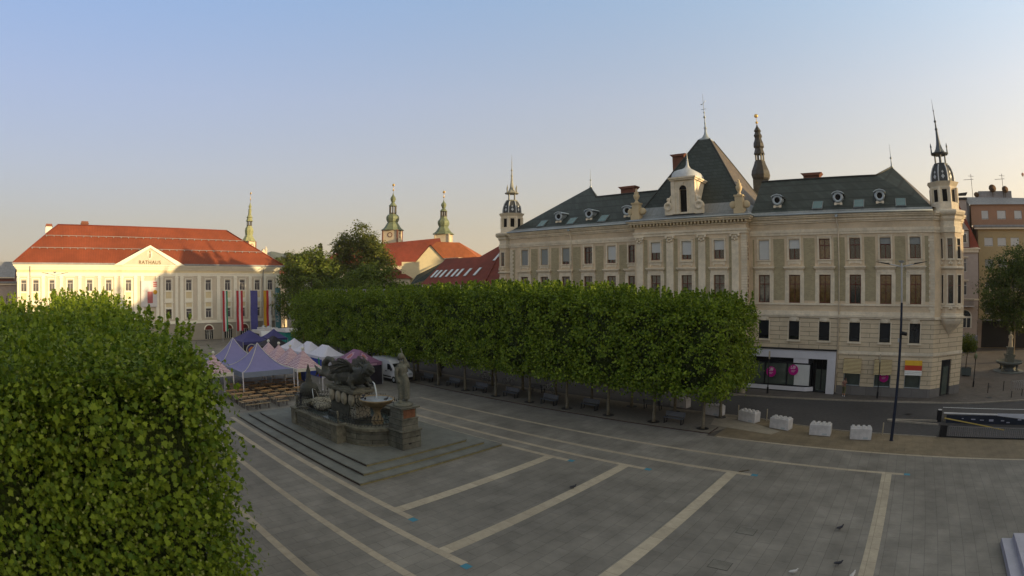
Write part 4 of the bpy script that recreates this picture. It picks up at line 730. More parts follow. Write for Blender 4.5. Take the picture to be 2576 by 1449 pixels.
# pediment
b = MB(TT); y0, y1, ym = 11.6, 25.7, 18.65
b.m = 0; b.prism([(y0+.5,14.1),(y1-.5,14.1),(ym,17.45)], -.95, 5)
b.m = 1; b.prism([(y0-.2,14.1),(ym,17.72),(ym,17.25),(y0+1.5,14.1)], -1.15, 6); b.prism([(ym,17.72),(y1+.2,14.1),(y1-1.5,14.1),(ym,17.25)], -1.15, 6); b.box(y0-.2,y1+.2,-1.0,-.8,14.0,14.12)
Q(b.build('pediment', [M['thwall'], M['thwhite']], TH))
text('lettering', 'RATHAUS', M['textd'], TH, (.99,-.65,14.3), (R(90),0,R(90)), .95, ex=.05, spacing=1.12)
b = MB(TT @ Matrix.Translation((0,-.58,0))); xm = 18.6
b.m = 0; b.prism([(xm-.48,16.55),(xm+.48,16.55),(xm+.48,15.8),(xm+.26,15.3),(xm,15.12),(xm-.26,15.3),(xm-.48,15.8)], -.47, -.36)
b.m = 1; b.box(xm-.22,xm-.1,-.5,-.46,15.45,16.4); b.box(xm+.1,xm+.22,-.5,-.46,15.45,16.4); b.box(xm-.1,xm+.1,-.5,-.46,15.88,16.02); b.prism([(xm-.2,16.42),(xm+.2,16.42),(xm,16.72)],-.5,-.46); b.box(xm-.04,xm+.04,-.5,-.46,15.3,15.75)
Q(b.build('emblem', [M['thwhite'], M['textd']], TH))
# roof (tiles, two snow guard lines)
ZE = 14.35
E = [(-104.1,TY0-.9,ZE),(-104.1,TY1+.9,ZE),(-122.2,TY1+.9,ZE),(-122.2,TY0-.9,ZE)]; RA, RB = (-113,-.3,21.85), (-113,37.6,21.85)
b = MB(); b.add([E[0],E[1],RB,RA],[(0,1,2,3)]); b.add([E[1],E[2],RB],[(0,1,2)]); b.add([E[2],E[3],RA,RB],[(0,1,2,3)]); b.add([E[3],E[0],RA],[(0,1,2)])
Q(b.build('roof', mat('red_tiles_hall',(.225,.054,.022),rough=.75,var=.15,scale=.5,kind='wave',dir='Y',ws=.9,dist=.4,c1=(.86,.84,.82),c2=(1.05,1.03,1.0),p0=.2,p1=.8,big=.1,bigv=.15), TH))
b = MB(); b.m = 0; b.box(-104.35,-104.0,TY0-1.0,y0,14.1,14.42); b.box(-104.35,-104.0,y1,TY1+1.0,14.1,14.42); b.box(-122.3,-104.35,TY1+.8,TY1+1.0,14.1,14.42)
b.add([(-104.05,TY1+.9,14.42),(-105.5,TY1-1.6,15.6),(-107.5,TY1-.2,15.5),(-107,TY1+.9,14.42)],[(0,1,2,3)]); b.add([(-104.05,TY0-.9,14.42),(-105.5,TY0+1.6,15.6),(-107.5,TY0+.2,15.5),(-107,TY0-.9,14.42)],[(0,3,2,1)])
Q(b.build('roof_edge', M['greyroof'], TH))
for f in (.36, .68):
    ya, yb = E[0][1]+(RA[1]-E[0][1])*f, E[1][1]+(RB[1]-E[1][1])*f; x_ = E[0][0]+(RA[0]-E[0][0])*f; z_ = ZE+(RA[2]-ZE)*f
    b = MB(); b.tube([(x_+.12,ya+.3,z_+.16),(x_+.12,yb-.3,z_+.16)], .05, 5); yy = ya+.5
    while yy < yb-.5: b.box(x_+.05,x_+.3,yy,yy+.12,z_-.1,z_+.1); yy += 1.6
    Q(b.build('snow_guard', M['greyroof'], TH))
b = MB(); b.smooth = True
for q in ((RA,RB),(E[0],RA),(E[1],RB)): b.tube([(p[0],p[1],p[2]+.04) for p in q], .12, 6)
Q(b.build('ridge_cap', M['tiled'], TH))
for (x_, y0_, y1_, z0, z1, m_) in ((-113.8,4.85,6.4,21.2,22.7,'brickred'),(-114.5,-3.0,-1.6,17,22.1,'thwhite')):
    b = MB(); b.m = 0; b.box(x_-.6,x_+.6,y0_,y1_,z0,z1-.5); b.m = 1; b.box(x_-.75,x_+.75,y0_-.12,y1_+.12,z1-.5,z1-.35); b.box(x_-.6,x_+.6,y0_,y1_,z1-.35,z1); Q(b.build('chimney', [M[m_], M['brickred']], TH))
b = MB(TT); b.smooth = True
for x_ in (-5.7, 43.2): b.tube([(x_,-.7,13.8),(x_,-.2,12.9),(x_,-.2,.2)], .09, 6)
Q(b.build('downpipe', M['greyroof'], TH))
# banners on the town hall
b = MB(TT); b.m = 0; b.box(17.0,20.3,-.34,-.28,6.5,11.3); b.m = 1; b.box(17.05,19.0,-.36,-.34,9.6,11.2); b.m = 2; b.box(18.3,19.4,-.37,-.34,7.2,9.3); b.m = 2
for k in range(3): b.box(19.5,20.25,-.37,-.34,10.15+.35*k,10.4+.35*k)
b.m = 3; b.T = TT @ Matrix.Translation((19.9,-.36,9.2)) @ Matrix.Rotation(R(90),4,'X'); b.cyl(0,0,-.01,.02,.42,n=20)
Q(b.build('event_banner', [M['fwhite'], M['white'], M['salmon'], M['fyel']], TH, label='large pale event banner with red and yellow prints'))

# ================================================================= other houses
def house(name, label, corner_a, corner_b, depth, h, wallm, roofm, cat='house', roof='gable', rz=3.0, wins=None, z0=0, over=.4, extra=None, winm='whiteframe', wsize=(1.0,1.5)):
    """front from a to b, box of given depth behind it, roof with ridge along the front or hipped"""
    ax, ay = corner_a; bx, by = corner_b; L_ = math.hypot(bx-ax, by-ay); ang = math.atan2(by-ay, bx-ax)
    t = thing(name, label, cat, (ax, ay, z0), ang)
    b = MB(); b.m = 0
    ops = [(x-wsize[0]/2, x+wsize[0]/2, z, z+wsize[1]) for x, z in (wins or [])]
    wall_open(b, 0, L_, 0, h, ops, 0, .2); b.quad((L_,0,0),(L_,depth,0),(L_,depth,h),(L_,0,h)); b.quad((0,depth,0),(0,0,0),(0,0,h),(0,depth,h)); b.quad((L_,depth,0),(0,depth,0),(0,depth,h),(L_,depth,h)); b.box(.5,L_-.5,.5,depth-.5,0,h-.02)
    if roof == 'gable_side': b.prism([(0,h),(depth,h),(depth/2,h+rz)], 0.0, L_, 'x')
    b.build('wall', M[wallm], t)
    b = MB(); o_ = over
    if roof == 'gable_side':      # ridge along x, gables at the ends
        b.add([(-o_,-o_,h-.1),(L_+o_,-o_,h-.1),(L_+o_,depth/2,h+rz+.1),(-o_,depth/2,h+rz+.1)],[(0,1,2,3)]); b.add([(L_+o_,depth+o_,h-.1),(-o_,depth+o_,h-.1),(-o_,depth/2,h+rz+.1),(L_+o_,depth/2,h+rz+.1)],[(0,1,2,3)])
    elif roof == 'hip':
        q = min(L_, depth)/2; r0, r1 = (q*.9, L_-q*.9) if L_ > depth else (L_/2-.1, L_/2+.1); ya, yb = (depth/2,)*2
        v = [(-o_,-o_,h),(L_+o_,-o_,h),(L_+o_,depth+o_,h),(-o_,depth+o_,h),(r0,ya,h+rz),(r1,yb,h+rz)]; b.add(v,[(0,1,5,4),(1,2,5),(2,3,4,5),(3,0,4)])
    elif roof == 'flat': b.box(-o_,L_+o_,-o_,depth+o_,h,h+.35)
    b.build('roof', M[roofm], t)
    b = MB(); b.box(-o_,L_+o_,-o_-.02,0,h-.35,h-.12); b.build('cornice', M['trim'], t)
    for x, z in (wins or []): window(t, (x,.02,z), 0, wsize[0], wsize[1], fm=winm, style='tee', gm='thglass', blind=(.9,'blind') if name == 'ochre_block' and z > 15 else (.9,'blindg') if name == 'ochre_block' and z > 12 else None)
    return t
# red house, left edge
house('red_house', 'red hall house with dark roof just left of the town hall', (-129.5,-22), (-129.5,-11.3), 9, 12.4, 'brickred', 'greyroof', roof='gable_side', rz=3.2, wins=[(6.4,9.4),(9.0,9.4)])
house('pale_house', 'pale three storey house with small windows behind the trees left of the town hall', (-124,-26), (-124,-9.6), 4.9, 11.0, 'pink', 'greyroof', roof='flat', wins=[(11,7.2),(13.6,7.2),(15.3,7.2),(11,4.2),(13.6,4.2),(15.3,4.2)], wsize=(.8,1.2))
# annex right behind the town hall
house('annex_house', 'red-roofed annex just right of the town hall roof', (-122.9,49.5), (-126,58.5), 10, 13.2, 'chwall', 'tileo', roof='hip', rz=3.6)
# skylight roof house
t = thing('skylight_house', 'long red tiled roof with a row of slanted skylights left of the palace', 'house', (-60,58,0)); I2 = Matrix.Translation((60,-58,0)); zp_ = lambda y: 10.6+.8*(y-58)
b = MB(I2); b.box(-71,-49.5,58.3,75,0,10.5); b.prism([(58.3,10.5),(63.5,14.9),(69,10.5)],-70.9,-70.6,'x'); b.build('wall', M['chwall'], t)
b = MB(I2); b.add([(-71.3,57.8,zp_(57.8)),(-49.5,57.8,zp_(57.8)),(-49.5,66.5,zp_(66.5)),(-60,66.5,zp_(66.5)),(-63,63.5,zp_(63.5)),(-71.3,63.5,zp_(63.5))],[(0,1,2,3,4,5)]); b.add([(-71.3,63.5,zp_(63.5)),(-63,63.5,zp_(63.5)),(-63,69.5,10.2),(-71.3,69.5,10.2)],[(0,1,2,3)]); b.add([(-63,63.5,zp_(63.5)),(-60,66.5,zp_(66.5)),(-60,76,10.2),(-63,76,10.2)],[(0,1,2,3)]); b.add([(-60,66.5,zp_(66.5)),(-49.5,66.5,zp_(66.5)),(-49.5,76,10.2),(-60,76,10.2)],[(0,1,2,3)])
b.tube([(-60,66.5,zp_(66.5)+.05),(-56.5,57.9,zp_(57.9)+.12)],.10,5); b.build('roof', M['tiled'], t)
b = MB(I2); b.box(-71.2,-49.5,58.0,58.3,10.1,10.5); b.build('cornice', M['trim'], t)
b = MB(); b.m = 1; b.box(-.30,.30,-1.0,1.0,0,.08); b.m = 0; b.box(-.24,.24,-.93,.93,.08,.11); sk2 = b.mesh('skylight', [mat('bright_skylight',(.62,.64,.66),rough=.15,spec=.8,var=.05), M['greyroof']])
for x_, y_ in ((-70.2,60),(-69.2,60),(-68,60),(-66.6,60.1),(-65.25,60.1),(-64.1,60.15),(-62.35,60.2),(-60.3,60.3),(-61.0,63.4)):
    if x_ > -61.2 and y_ > 63: y_ = 63.2; x_ = -58.8
    obj('skylight', sk2, t, loc=(x_+60, y_-58, zp_(y_)+.04), rot=(math.atan(.8),0,0))
for x_, y_, w_, h_ in ((-63.5,67.5,2.0,15.9),(-61.5,68.5,1.2,16.6)): b = MB(I2); b.box(x_-w_/2,x_+w_/2,y_-.5,y_+.5,10,h_); b.build('chimney', M['chwall'], t)
# pale gabled house in front of the church, gable lit by the sun
b = MB(); t = thing('gabled_house', 'pale house with sunlit yellow gable between trees and skylight roof', 'house', (-78.2,62.3,0), math.atan2(4.3,3.6))
b.m = 0; b.box(-2.6,5.6,.0,9,0,14.6); b.prism([(-.0,14.6),(5.6,14.6),(2.6,17.6)], -.02, 9.0)
b.build('wall', M['thyel'], t); b = MB(); b.add([(-.3,-.3,14.4),(2.6,-.3,17.75),(2.6,12,17.75),(-.3,12,14.4)],[(0,1,2,3)]); b.add([(2.6,-.3,17.75),(6.0,-.3,14.2),(6.0,12,14.2),(2.6,12,17.75)],[(0,1,2,3)]); b.build('roof', M['tiled'], t)
b = MB(); b.add([(5.7,-.6,14.9),(1.6,-3.4,11.2),(-1,-3.4,10.4),(.2,-.4,12.2)],[(0,1,2,3)]); b.box(-1,5.6,-3.4,0,6,10.4); b.build('side_roof', [M['slate']], t)
b = MB(); b.m = 0; b.box(-6.5,-1,-1,6,0,11.6); b.m = 1; b.add([(-6.9,-1.4,11.6),(-.6,-1.4,11.6),(-3.8,2,13.6)],[(0,1,2)]); b.add([(-.6,-1.4,11.6),(-.6,6,11.6),(-3.8,2,13.6)],[(0,1,2)]); b.add([(-.6,6,11.6),(-6.9,6,11.6),(-3.8,2,13.6)],[(0,1,2)]); b.add([(-6.9,6,11.6),(-6.9,-1.4,11.6),(-3.8,2,13.6)],[(0,1,2)]); b.build('porch_wing', [M['chwall'], M['tiled']], t)
# church: nave roof, apse, two onion towers
CH = thing('twin_tower_church', 'long red-roofed church nave with lower orange apse roof behind the big trees', 'church', (-139,97,0))
def U(o): return inv(o, -139, 97, 0)
b = MB(); b.add([(-150.5,81,12),(-126.5,112,12),(-134,118,12),(-158,87,12),(-150.5,81,16.2),(-126.5,112,16.2),(-134,118,16.2),(-158,87,16.2)],[(0,1,5,4),(1,2,6,5),(2,3,7,6),(3,0,4,7)])
b.box(-116,-104,97,112,0,17.5); U(b.build('wall', M['chwall'], CH))
b = MB(); b.add([(-151.5,80,15.8),(-126,113,15.8),(-129.2,112.5,25.0),(-148,89,22.0)],[(0,1,2,3)]); b.add([(-151.5,80,15.8),(-148,89,22),(-158.5,87,15.8)],[(0,1,2)]); b.add([(-126,113,15.8),(-134,119,15.8),(-129.2,112.5,25)],[(0,1,2)]); b.add([(-158.5,87,15.8),(-148,89,22),(-129.2,112.5,25),(-134,119,15.8)],[(0,1,2,3)])
U(b.build('nave_roof', M['tiled'], CH))
b = MB(); b.add([(-117,92.5,16.5),(-103.5,106,16.5),(-109.5,102.5,22.0),(-114.0,98.0,22.2)],[(0,1,2,3)]); b.add([(-117,92.5,16.5),(-114,98,22.2),(-122,99,16.5)],[(0,1,2)]); b.add([(-103.5,106,16.5),(-106,113,16.5),(-109.5,102.5,22)],[(0,1,2)]); b.add([(-122,99,16.5),(-114,98,22.2),(-109.5,102.5,22),(-106,113,16.5)],[(0,1,2,3)])
U(b.build('apse_roof', M['tileo'], CH))
def spire(name, label, x, y, z0, s, wallw, wz, prof, lant, tip, mats, ang=0, clock=True):
    """square shaft, flared octagonal copper caps, onions, open lantern, gilded finial"""
    t = thing(name, label, 'church tower', (x, y, 0), ang)
    b = MB(); h = wallw/2; b.m = 0; b.box(-h,h,-h,h,0,wz); b.m = 1
    for sx in (-1,1):
        for sy in (-1,1): b.box(sx*h-.18*s,sx*h+.18*s,sy*h-.18*s,sy*h+.18*s,z0,wz-.01)
    b.build('shaft', [mats[0], M['brickred'] if clock else mats[0]], t)
    if clock:
        for k in range(4):
            b = MB(Matrix.Rotation(R(90*k),4,'Z')); b.m = 0; b.T = b.T @ Matrix.Translation((0,-h-.02,wz-1.5*s)) @ Matrix.Rotation(R(90),4,'X'); b.cyl(0,0,-.05,.05,.75*s,n=20); b.m = 1; b.cyl(0,0,.05,.07,.5*s,n=20); b.build('clock_face', [M['brickred'], M['chwall']], t)
    b = MB(); b.lathe(0,0,prof[0],8,R(22.5)); b.smooth = False; b.build('lower_onion', mats[1], t)
    b = MB(); z1, z2, r = lant
    for k in range(8): a = R(45*k)+R(22.5); b.lathe(math.cos(a)*r*.88, math.sin(a)*r*.88, [(r*.16,z1),(r*.16,z2)], 5)
    b.lathe(0,0,[(r,z1-.02),(r*1.05,z1+.3*s),(r*.8,z1+.32*s)],8,R(22.5)); b.build('lantern', mats[2], t)
    b = MB(); b.lathe(0,0,prof[1],8,R(22.5)); b.build('upper_onion', mats[1], t)
    b = MB(); b.smooth = True; b.lathe(0,0,tip,8)
    for z, r_ in ((tip[0][1]+(tip[-1][1]-tip[0][1])*.35,.28*s),(tip[-1][1],.42*s)): b.ball((0,0,z), r_, 8, sy=.4)
    b.build('finial', M['gold'], t)
    return t
cp = (M['chwall'], M['copper'], M['copperd'])
spire('onion_tower', 'taller left onion-domed church tower of green copper with clock faces', -161.7, 117.7, 24, 1.25, 5.6, 30.2, [
  [(4.25,30.1),(4.2,30.3),(3.1,31.1),(2.5,32.1),(2.0,32.9),(1.84,33.1),(2.15,33.5),(2.43,34.4),(2.35,35.2),(1.9,35.8),(1.4,36.1)],
  [(1.54,39.1),(1.4,39.4),(.9,39.9),(.55,40.5),(.8,41.0),(1.03,41.8),(.85,42.4),(.4,43.0),(.15,43.7),(.06,44.3)]], (36.2,39.1,1.32), [(.07,44.1),(.07,47.0)], cp, R(35))
spire('onion_tower', 'slightly lower right onion-domed church tower with green copper cap', -142.5, 125.7, 24, 1.15, 5.0, 27.9, [
  [(3.85,27.8),(3.8,28.0),(2.7,28.8),(2.1,29.7),(1.7,30.3),(1.6,30.5),(1.9,31.0),(2.1,31.8),(2.0,32.5),(1.6,33.0),(1.25,33.4),(1.2,34.0)],
  [(1.35,35.9),(1.2,36.2),(.75,36.7),(.5,37.0),(.75,37.5),(.98,38.1),(.8,38.7),(.35,39.2),(.12,39.9),(.05,40.3)]], (34.0,35.9,1.15), [(.07,40.1),(.07,42.8)], cp, R(35), clock=False)
spire('parish_tower', 'slender distant yellow church spire with stacked copper onions right of the town hall', -243.0, 92.4, 20, 1.4, 4.8, 30.4, [
  [(3.7,30.4),(3.2,31.2),(2.5,32.2),(1.85,33.2),(2.0,34.0),(2.2,35.2),(2.0,36.4),(1.5,37.2),(1.3,37.6)],
  [(1.85,39.8),(1.6,40.2),(1.2,41.2),(1.6,41.5),(1.1,42.2),(.8,43.0),(.75,45.0),(.95,45.2),(.4,45.7),(.7,46.4),(.75,46.9),(.4,47.5),(.1,48.6)]], (37.5,39.8,1.3), [(.09,48.5),(.09,52.9)], (M['chwall'], mat('green_grey_copper',(.27,.28,.14),rough=.6,var=.3), M['copperd']), R(20))  # onions yellowed: sunlight put into the copper colour
spire('dark_spire', 'dark shingled baroque spire rising behind the palace ridge', -24.3, 91.8, 22, .9, 2.4, 28.3, [
  [(1.2,28.1),(1.6,28.6),(1.78,29.2),(1.65,29.9),(1.3,30.7),(1.1,31.2),(1.0,31.6)],
  [(1.05,32.9),(.95,33.2),(.75,33.9),(1.0,34.2),(.95,34.8),(.72,35.4),(.62,35.8),(.80,36.2),(.5,36.8),(.68,37.1),(.5,37.4),(.2,37.9),(.06,38.3)]], (31.5,32.9,.85), [(.05,38.0),(.05,39.9)], (M['copperd'], mat('dark_shingle',(.050,.045,.038),rough=.5,var=.3,scale=3), M['copperd']), R(10), clock=False)
# right side: ochre block, narrow gabled house
YB = 100
wins = [(x,z) for x in (2.2,4.9,7.6,10.4) for z in (17.0,13.4,9.6,5.8)]
t = house('ochre_block', 'large ochre apartment block with orange penthouse storey at the right edge', (15.1,YB), (29.5,YB), 12, 20.2, 'ywall', 'greyroof', roof='flat', wins=wins, over=.6, wsize=(1.75,1.45), cat='apartment block')
b = MB(); ops = [(1.2,2.6,21.6,23.1),(4.4,6.2,21.6,23.1),(8.0,9.6,21.6,23.1)]; wall_open(b,-.9,14.4,20.56,24.2,ops,.9,.2); b.quad((-.9,12,17),(-.9,.9,17),(-.9,.9,24.2),(-.9,12,24.2)); b.build('penthouse', M['orange'], t)
for a, c, e, f in ops: window(t, ((a+c)/2,.92,e), 0, c-a, f-e, fm='whiteframe', style='tee', gm='thglass', blind=(.9,'blind'))
b = MB(); b.add([(-1.2,.5,24.1),(14.6,.5,24.1),(14.6,4,25.6),(-1.9,4,25.9)],[(0,1,2,3)]); b.add([(-1.9,4,25.9),(-1.9,12,18),(-1.2,.5,24.1)],[(0,1,2)]); b.box(1.5,8.6,4.5,9,24.5,27.0); b.add([(-1.95,-.2,15.5),(-1.2,.5,24.1),(-1.9,12,25.5),(-2,12,14)],[(0,1,2,3)]); b.build('penthouse_roof', M['greyroof'], t)
for x_, z_, r_ in ((1.0,26.3,.55),(4.5,27.4,.8),(7.2,27.2,.7)):
    b = MB(); b.smooth = True; b.T = Matrix.Translation((x_,4.2,z_)) @ Matrix.Rotation(R(70),4,'X'); b.lathe(0,0,[(.02,-.2),(r_*.6,-.12),(r_,.05)],14); b.T = Matrix(); b.tube([(x_,4.3,24.5),(x_,4.3,z_)],.05,5); b.build('satellite_dish', M['brownm'], t)
for x_ in (.2, 6.8):
    b = MB(); b.tube([(x_,4.2,25),(x_,4.2,30)],.05,5); b.tube([(x_-1.6,4.2,29.0),(x_+.5,4.2,29.1)],.04,4); b.tube([(x_-.6,4.2,29.7),(x_+.6,4.2,29.6)],.03,4); b.build('antenna', M['iron'], t)
b = MB(); b.m = 0; b.box(-3.1,-1.7,1,2.4,19.5,25.0); b.m = 1; b.box(-3.3,-1.5,.8,2.6,25.0,25.4); b.prism([(-3.2,25.9),(-1.5,25.9),(-1.3,26.3),(-3.4,26.1)],.9,2.5); b.build('chimney', [M['pink'], M['iron']], t)
b = MB(); b.m = 0; b.box(1.2,12.5,-2.2,.0,4.6,4.8); b.box(.8,12.5,-.06,.01,.2,4.6); b.m = 1; b.box(.9,12.5,-1.9,-.1,4.8,4.9); b.m = 2; b.box(-.4,.8,-.2,0,0,4.9); b.build('shopfront', [M['black'], M['greyroof'], M['pink']], t, label='dark recessed shopfronts with flat canopy')
b = MB(); b.box(-.15,.05,-.2,0,0,20); b.build('downpipe', M['brownm'], t)
# narrow pink-grey house
t = house('narrow_gabled_house', 'narrow pink-grey house with half-timbered gable and white windows beside the palace turret', (9.9,93), (14.0,93), 8, 16.4, 'pink', 'tiled', roof='none', wins=[(1.3,12.6),(1.3,9.0)], wsize=(1.35,2.1))
[bpy.data.objects.remove(c) for c in list(t.children) if c.name.startswith('roof')]
b = MB(); b.add([(-2,-.4,16.4),(4.5,-.4,16.0),(1.5,3.5,23.5),(-2,3.5,23.5)],[(0,1,2,3)]); b.add([(4.5,-.4,16.0),(4.5,8,16),(1.5,3.5,23.5)],[(0,1,2)]); b.build('roof', M['tiled'], t)
b = MB(); b.m = 0; b.box(.2,2.6,-.35,1.5,16.4,19.0); b.prism([(.2,19),(2.6,19),(1.4,20.6)],-.35,1.5); b.m = 1; b.box(.55,2.15,-.42,-.34,17.0,18.6); b.m = 2; b.box(.7,1.3,-.45,-.41,17.15,18.45); b.box(1.4,2.0,-.45,-.41,17.15,18.45); b.m = 3
for q in ((.2,.35),(2.45,2.6),(1.33,1.47)): b.box(q[0],q[1],-.4,-.33,18.6 if q[0] > 1 and q[0] < 2 else 16.4,19.0 if q[0] < 1 or q[0] > 2 else 20.3)
b.box(.2,2.6,-.4,-.33,18.9,19.05); b.build('gable_dormer', [M['pink'], M['whiteframe'], M['glass'], M['brownm']], t)
b = MB(); b.box(-.1,4.2,-.25,0,15.6,16.4); b.box(.3,2.3,-.12,0,14.8,15.0); b.box(.3,2.3,-.12,0,11.2,11.4); b.box(-.1,4.2,-.12,0,8.2,8.45); b.m = 1; b.box(.1,3.2,-.9,0,7.2,7.35); b.m = 2
for k in range(22): b.box(.1+.14*k,.13+.14*k,-.9,-.87,7.35,8.3)
b.box(.1,3.2,-.92,-.86,8.3,8.36); b.build('balcony', [M['trim'], M['conc'], M['iron']], t)
b = MB(); b.m = 0; b.box(.3,3.0,-.05,.02,3.9,5.6); b.prism([(1.65+1.35*math.cos(R(a)),5.6+1.2*math.sin(R(a))) for a in range(0,181,20)],-.05,.02); b.m = 1
for x_ in (.55,1.3,2.1): b.box(x_,x_+.62,-.08,-.04,4.0,5.45)
b.prism([(1.65+1.1*math.cos(R(a)),5.75+.9*math.sin(R(a))) for a in range(0,181,20)],-.08,-.04); b.build('arched_window', [M['whiteframe'], M['glass']], t)
b = MB(); b.m = 0; b.box(-.4,4.1,-.9,.0,1.9,2.8); b.box(-.2,4.1,-.5,.0,.9,1.5); b.m = 1; b.box(-.4,4.1,-.35,.02,-.5,.9); b.build('shop_fascia', [mat('fascia_grey',(.25,.25,.33),rough=.6,var=.05), M['black']], t)
text('lettering', 'KAFFEE', M['iron'], t, (.6,-.92,2.2), (R(90),0,0), .38); text('lettering', 'LADEN', M['iron'], t, (2.4,-.92,2.2), (R(90),0,0), .38)
house('low_house', 'flat-roofed cream house beyond the right edge, lower than its neighbours', (31,64), (46.3,64), 14, 16.4, 'chwall', 'greyroof', roof='flat', wins=[(2+3.4*k,z) for k in range(4) for z in (1.5,5.2,9,12.4)])  # added out of view; height blocks low sun but passes it to tree tops
# unseen row houses added beyond the frame, heights set to shade the square
for i, (a_, b_, d_, h_, wm) in enumerate([((46.5,64),(58,64),14,17.6,'chwall'),((58.01,64),(75.9,63),14,18.3,'pink'),((76,63),(93,62),14,24.5,'ywall'),((88.5,61.5),(88.5,16),14,20.5,'ywall'),((88.5,16),(88.5,-34),14,20.5,'chwall')]):
    Lh = math.hypot(b_[0]-a_[0], b_[1]-a_[1]); ws = [(x,z) for x in np.arange(2.5,Lh-1.5,3.6) for z in (1.5,5.2,9,12.8)]
    house('row_house', ['cream row house east of the ochre block, beyond the right edge','pink row house north of the square beyond the frame','tall ochre house at the north east corner of the square','ochre row house along the east side of the square','cream row house at the south east corner of the square'][i], a_, b_, d_, h_, wm, 'tiled' if i > 2 else 'greyroof', roof='gable_side' if i > 2 else 'flat', rz=4, wins=ws, cat='row house')
# ================================================================= trees
rng = np.random.default_rng(11); LEAFC2 = leaf_mat('shade_tree_leaves', (.030,.055,.010), (.085,.12,.018), .22)
LOBED = np.array([(0,-.5),(.12,-.34),(.40,-.40),(.34,-.16),(.56,.02),(.28,.10),(.22,.28),(0,.56),(-.22,.28),(-.28,.10),(-.56,.02),(-.34,-.16),(-.40,-.40),(-.12,-.34)])
QUAD = np.array([(0,-.5),(.42,-.05),(0,.55),(-.42,-.05)])
def leaves_mesh(name, pts, outd, size, tmpl, mats, frac2=0.0, up=.5, extra=None, rnd=.9, jit=.35):
    n = len(pts); nrm = outd*.6+np.array([0,0,1.0])*(up*(.35+.6*np.clip(outd[:,2:3],0,1)))+rng.normal(0,rnd*.5,(n,3)); nrm /= np.linalg.norm(nrm,axis=1)[:,None]
    a = rng.normal(0,1,(n,3)); a[:,2] -= .6; tx = a-nrm*(a*nrm).sum(1)[:,None]; tx /= np.linalg.norm(tx,axis=1)[:,None]; ty = np.cross(nrm,tx)
    s = (size*(1+rng.uniform(-jit,jit,n)))[:,None]; k = len(tmpl)
    mi = (rng.random(n) < frac2).astype(np.int32); s = s*(1-.45*mi)[:,None]
    v = (pts[:,None,:]+tmpl[None,:,0,None]*(ty*s)[:,None,:]+tmpl[None,:,1,None]*(tx*s)[:,None,:]+(np.abs(tmpl[None,:,0,None])*.35)*(nrm*s)[:,None,:]).reshape(-1,3)
    me = bpy.data.meshes.new(name); nv = len(v); ex_v, ex_f = ([], [])
    if extra: ex_v, ex_f = extra
    me.vertices.add(nv+len(ex_v)); co = np.concatenate([v.astype(np.float32).ravel(), np.array(ex_v,np.float32).ravel()]) if len(ex_v) else v.astype(np.float32).ravel()
    me.vertices.foreach_set('co', co)
    idx = list(range(nv)); loops = np.arange(nv,dtype=np.int32); starts = np.arange(n,dtype=np.int32)*k; tot = np.full(n,k,np.int32)
    if len(ex_v):
        ef = np.array(ex_f,np.int32)+nv; starts = np.concatenate([starts, nv+np.arange(len(ef),dtype=np.int32)*4]); tot = np.concatenate([tot, np.full(len(ef),4,np.int32)]); loops = np.concatenate([loops, ef.ravel()]); mi = np.concatenate([mi, np.full(len(ef),2,np.int32)])
    me.loops.add(len(loops)); me.loops.foreach_set('vertex_index', loops); me.polygons.add(len(starts)); me.polygons.foreach_set('loop_start', starts); me.polygons.foreach_set('loop_total', tot)
    for m in mats: me.materials.append(m)
    me.polygons.foreach_set('material_index', mi); me.update(calc_edges=True); return me
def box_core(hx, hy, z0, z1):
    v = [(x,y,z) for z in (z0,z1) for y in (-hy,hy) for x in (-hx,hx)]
    return v, [(0,1,3,2),(4,6,7,5),(0,4,5,1),(1,5,7,3),(3,7,6,2),(2,6,4,0)]
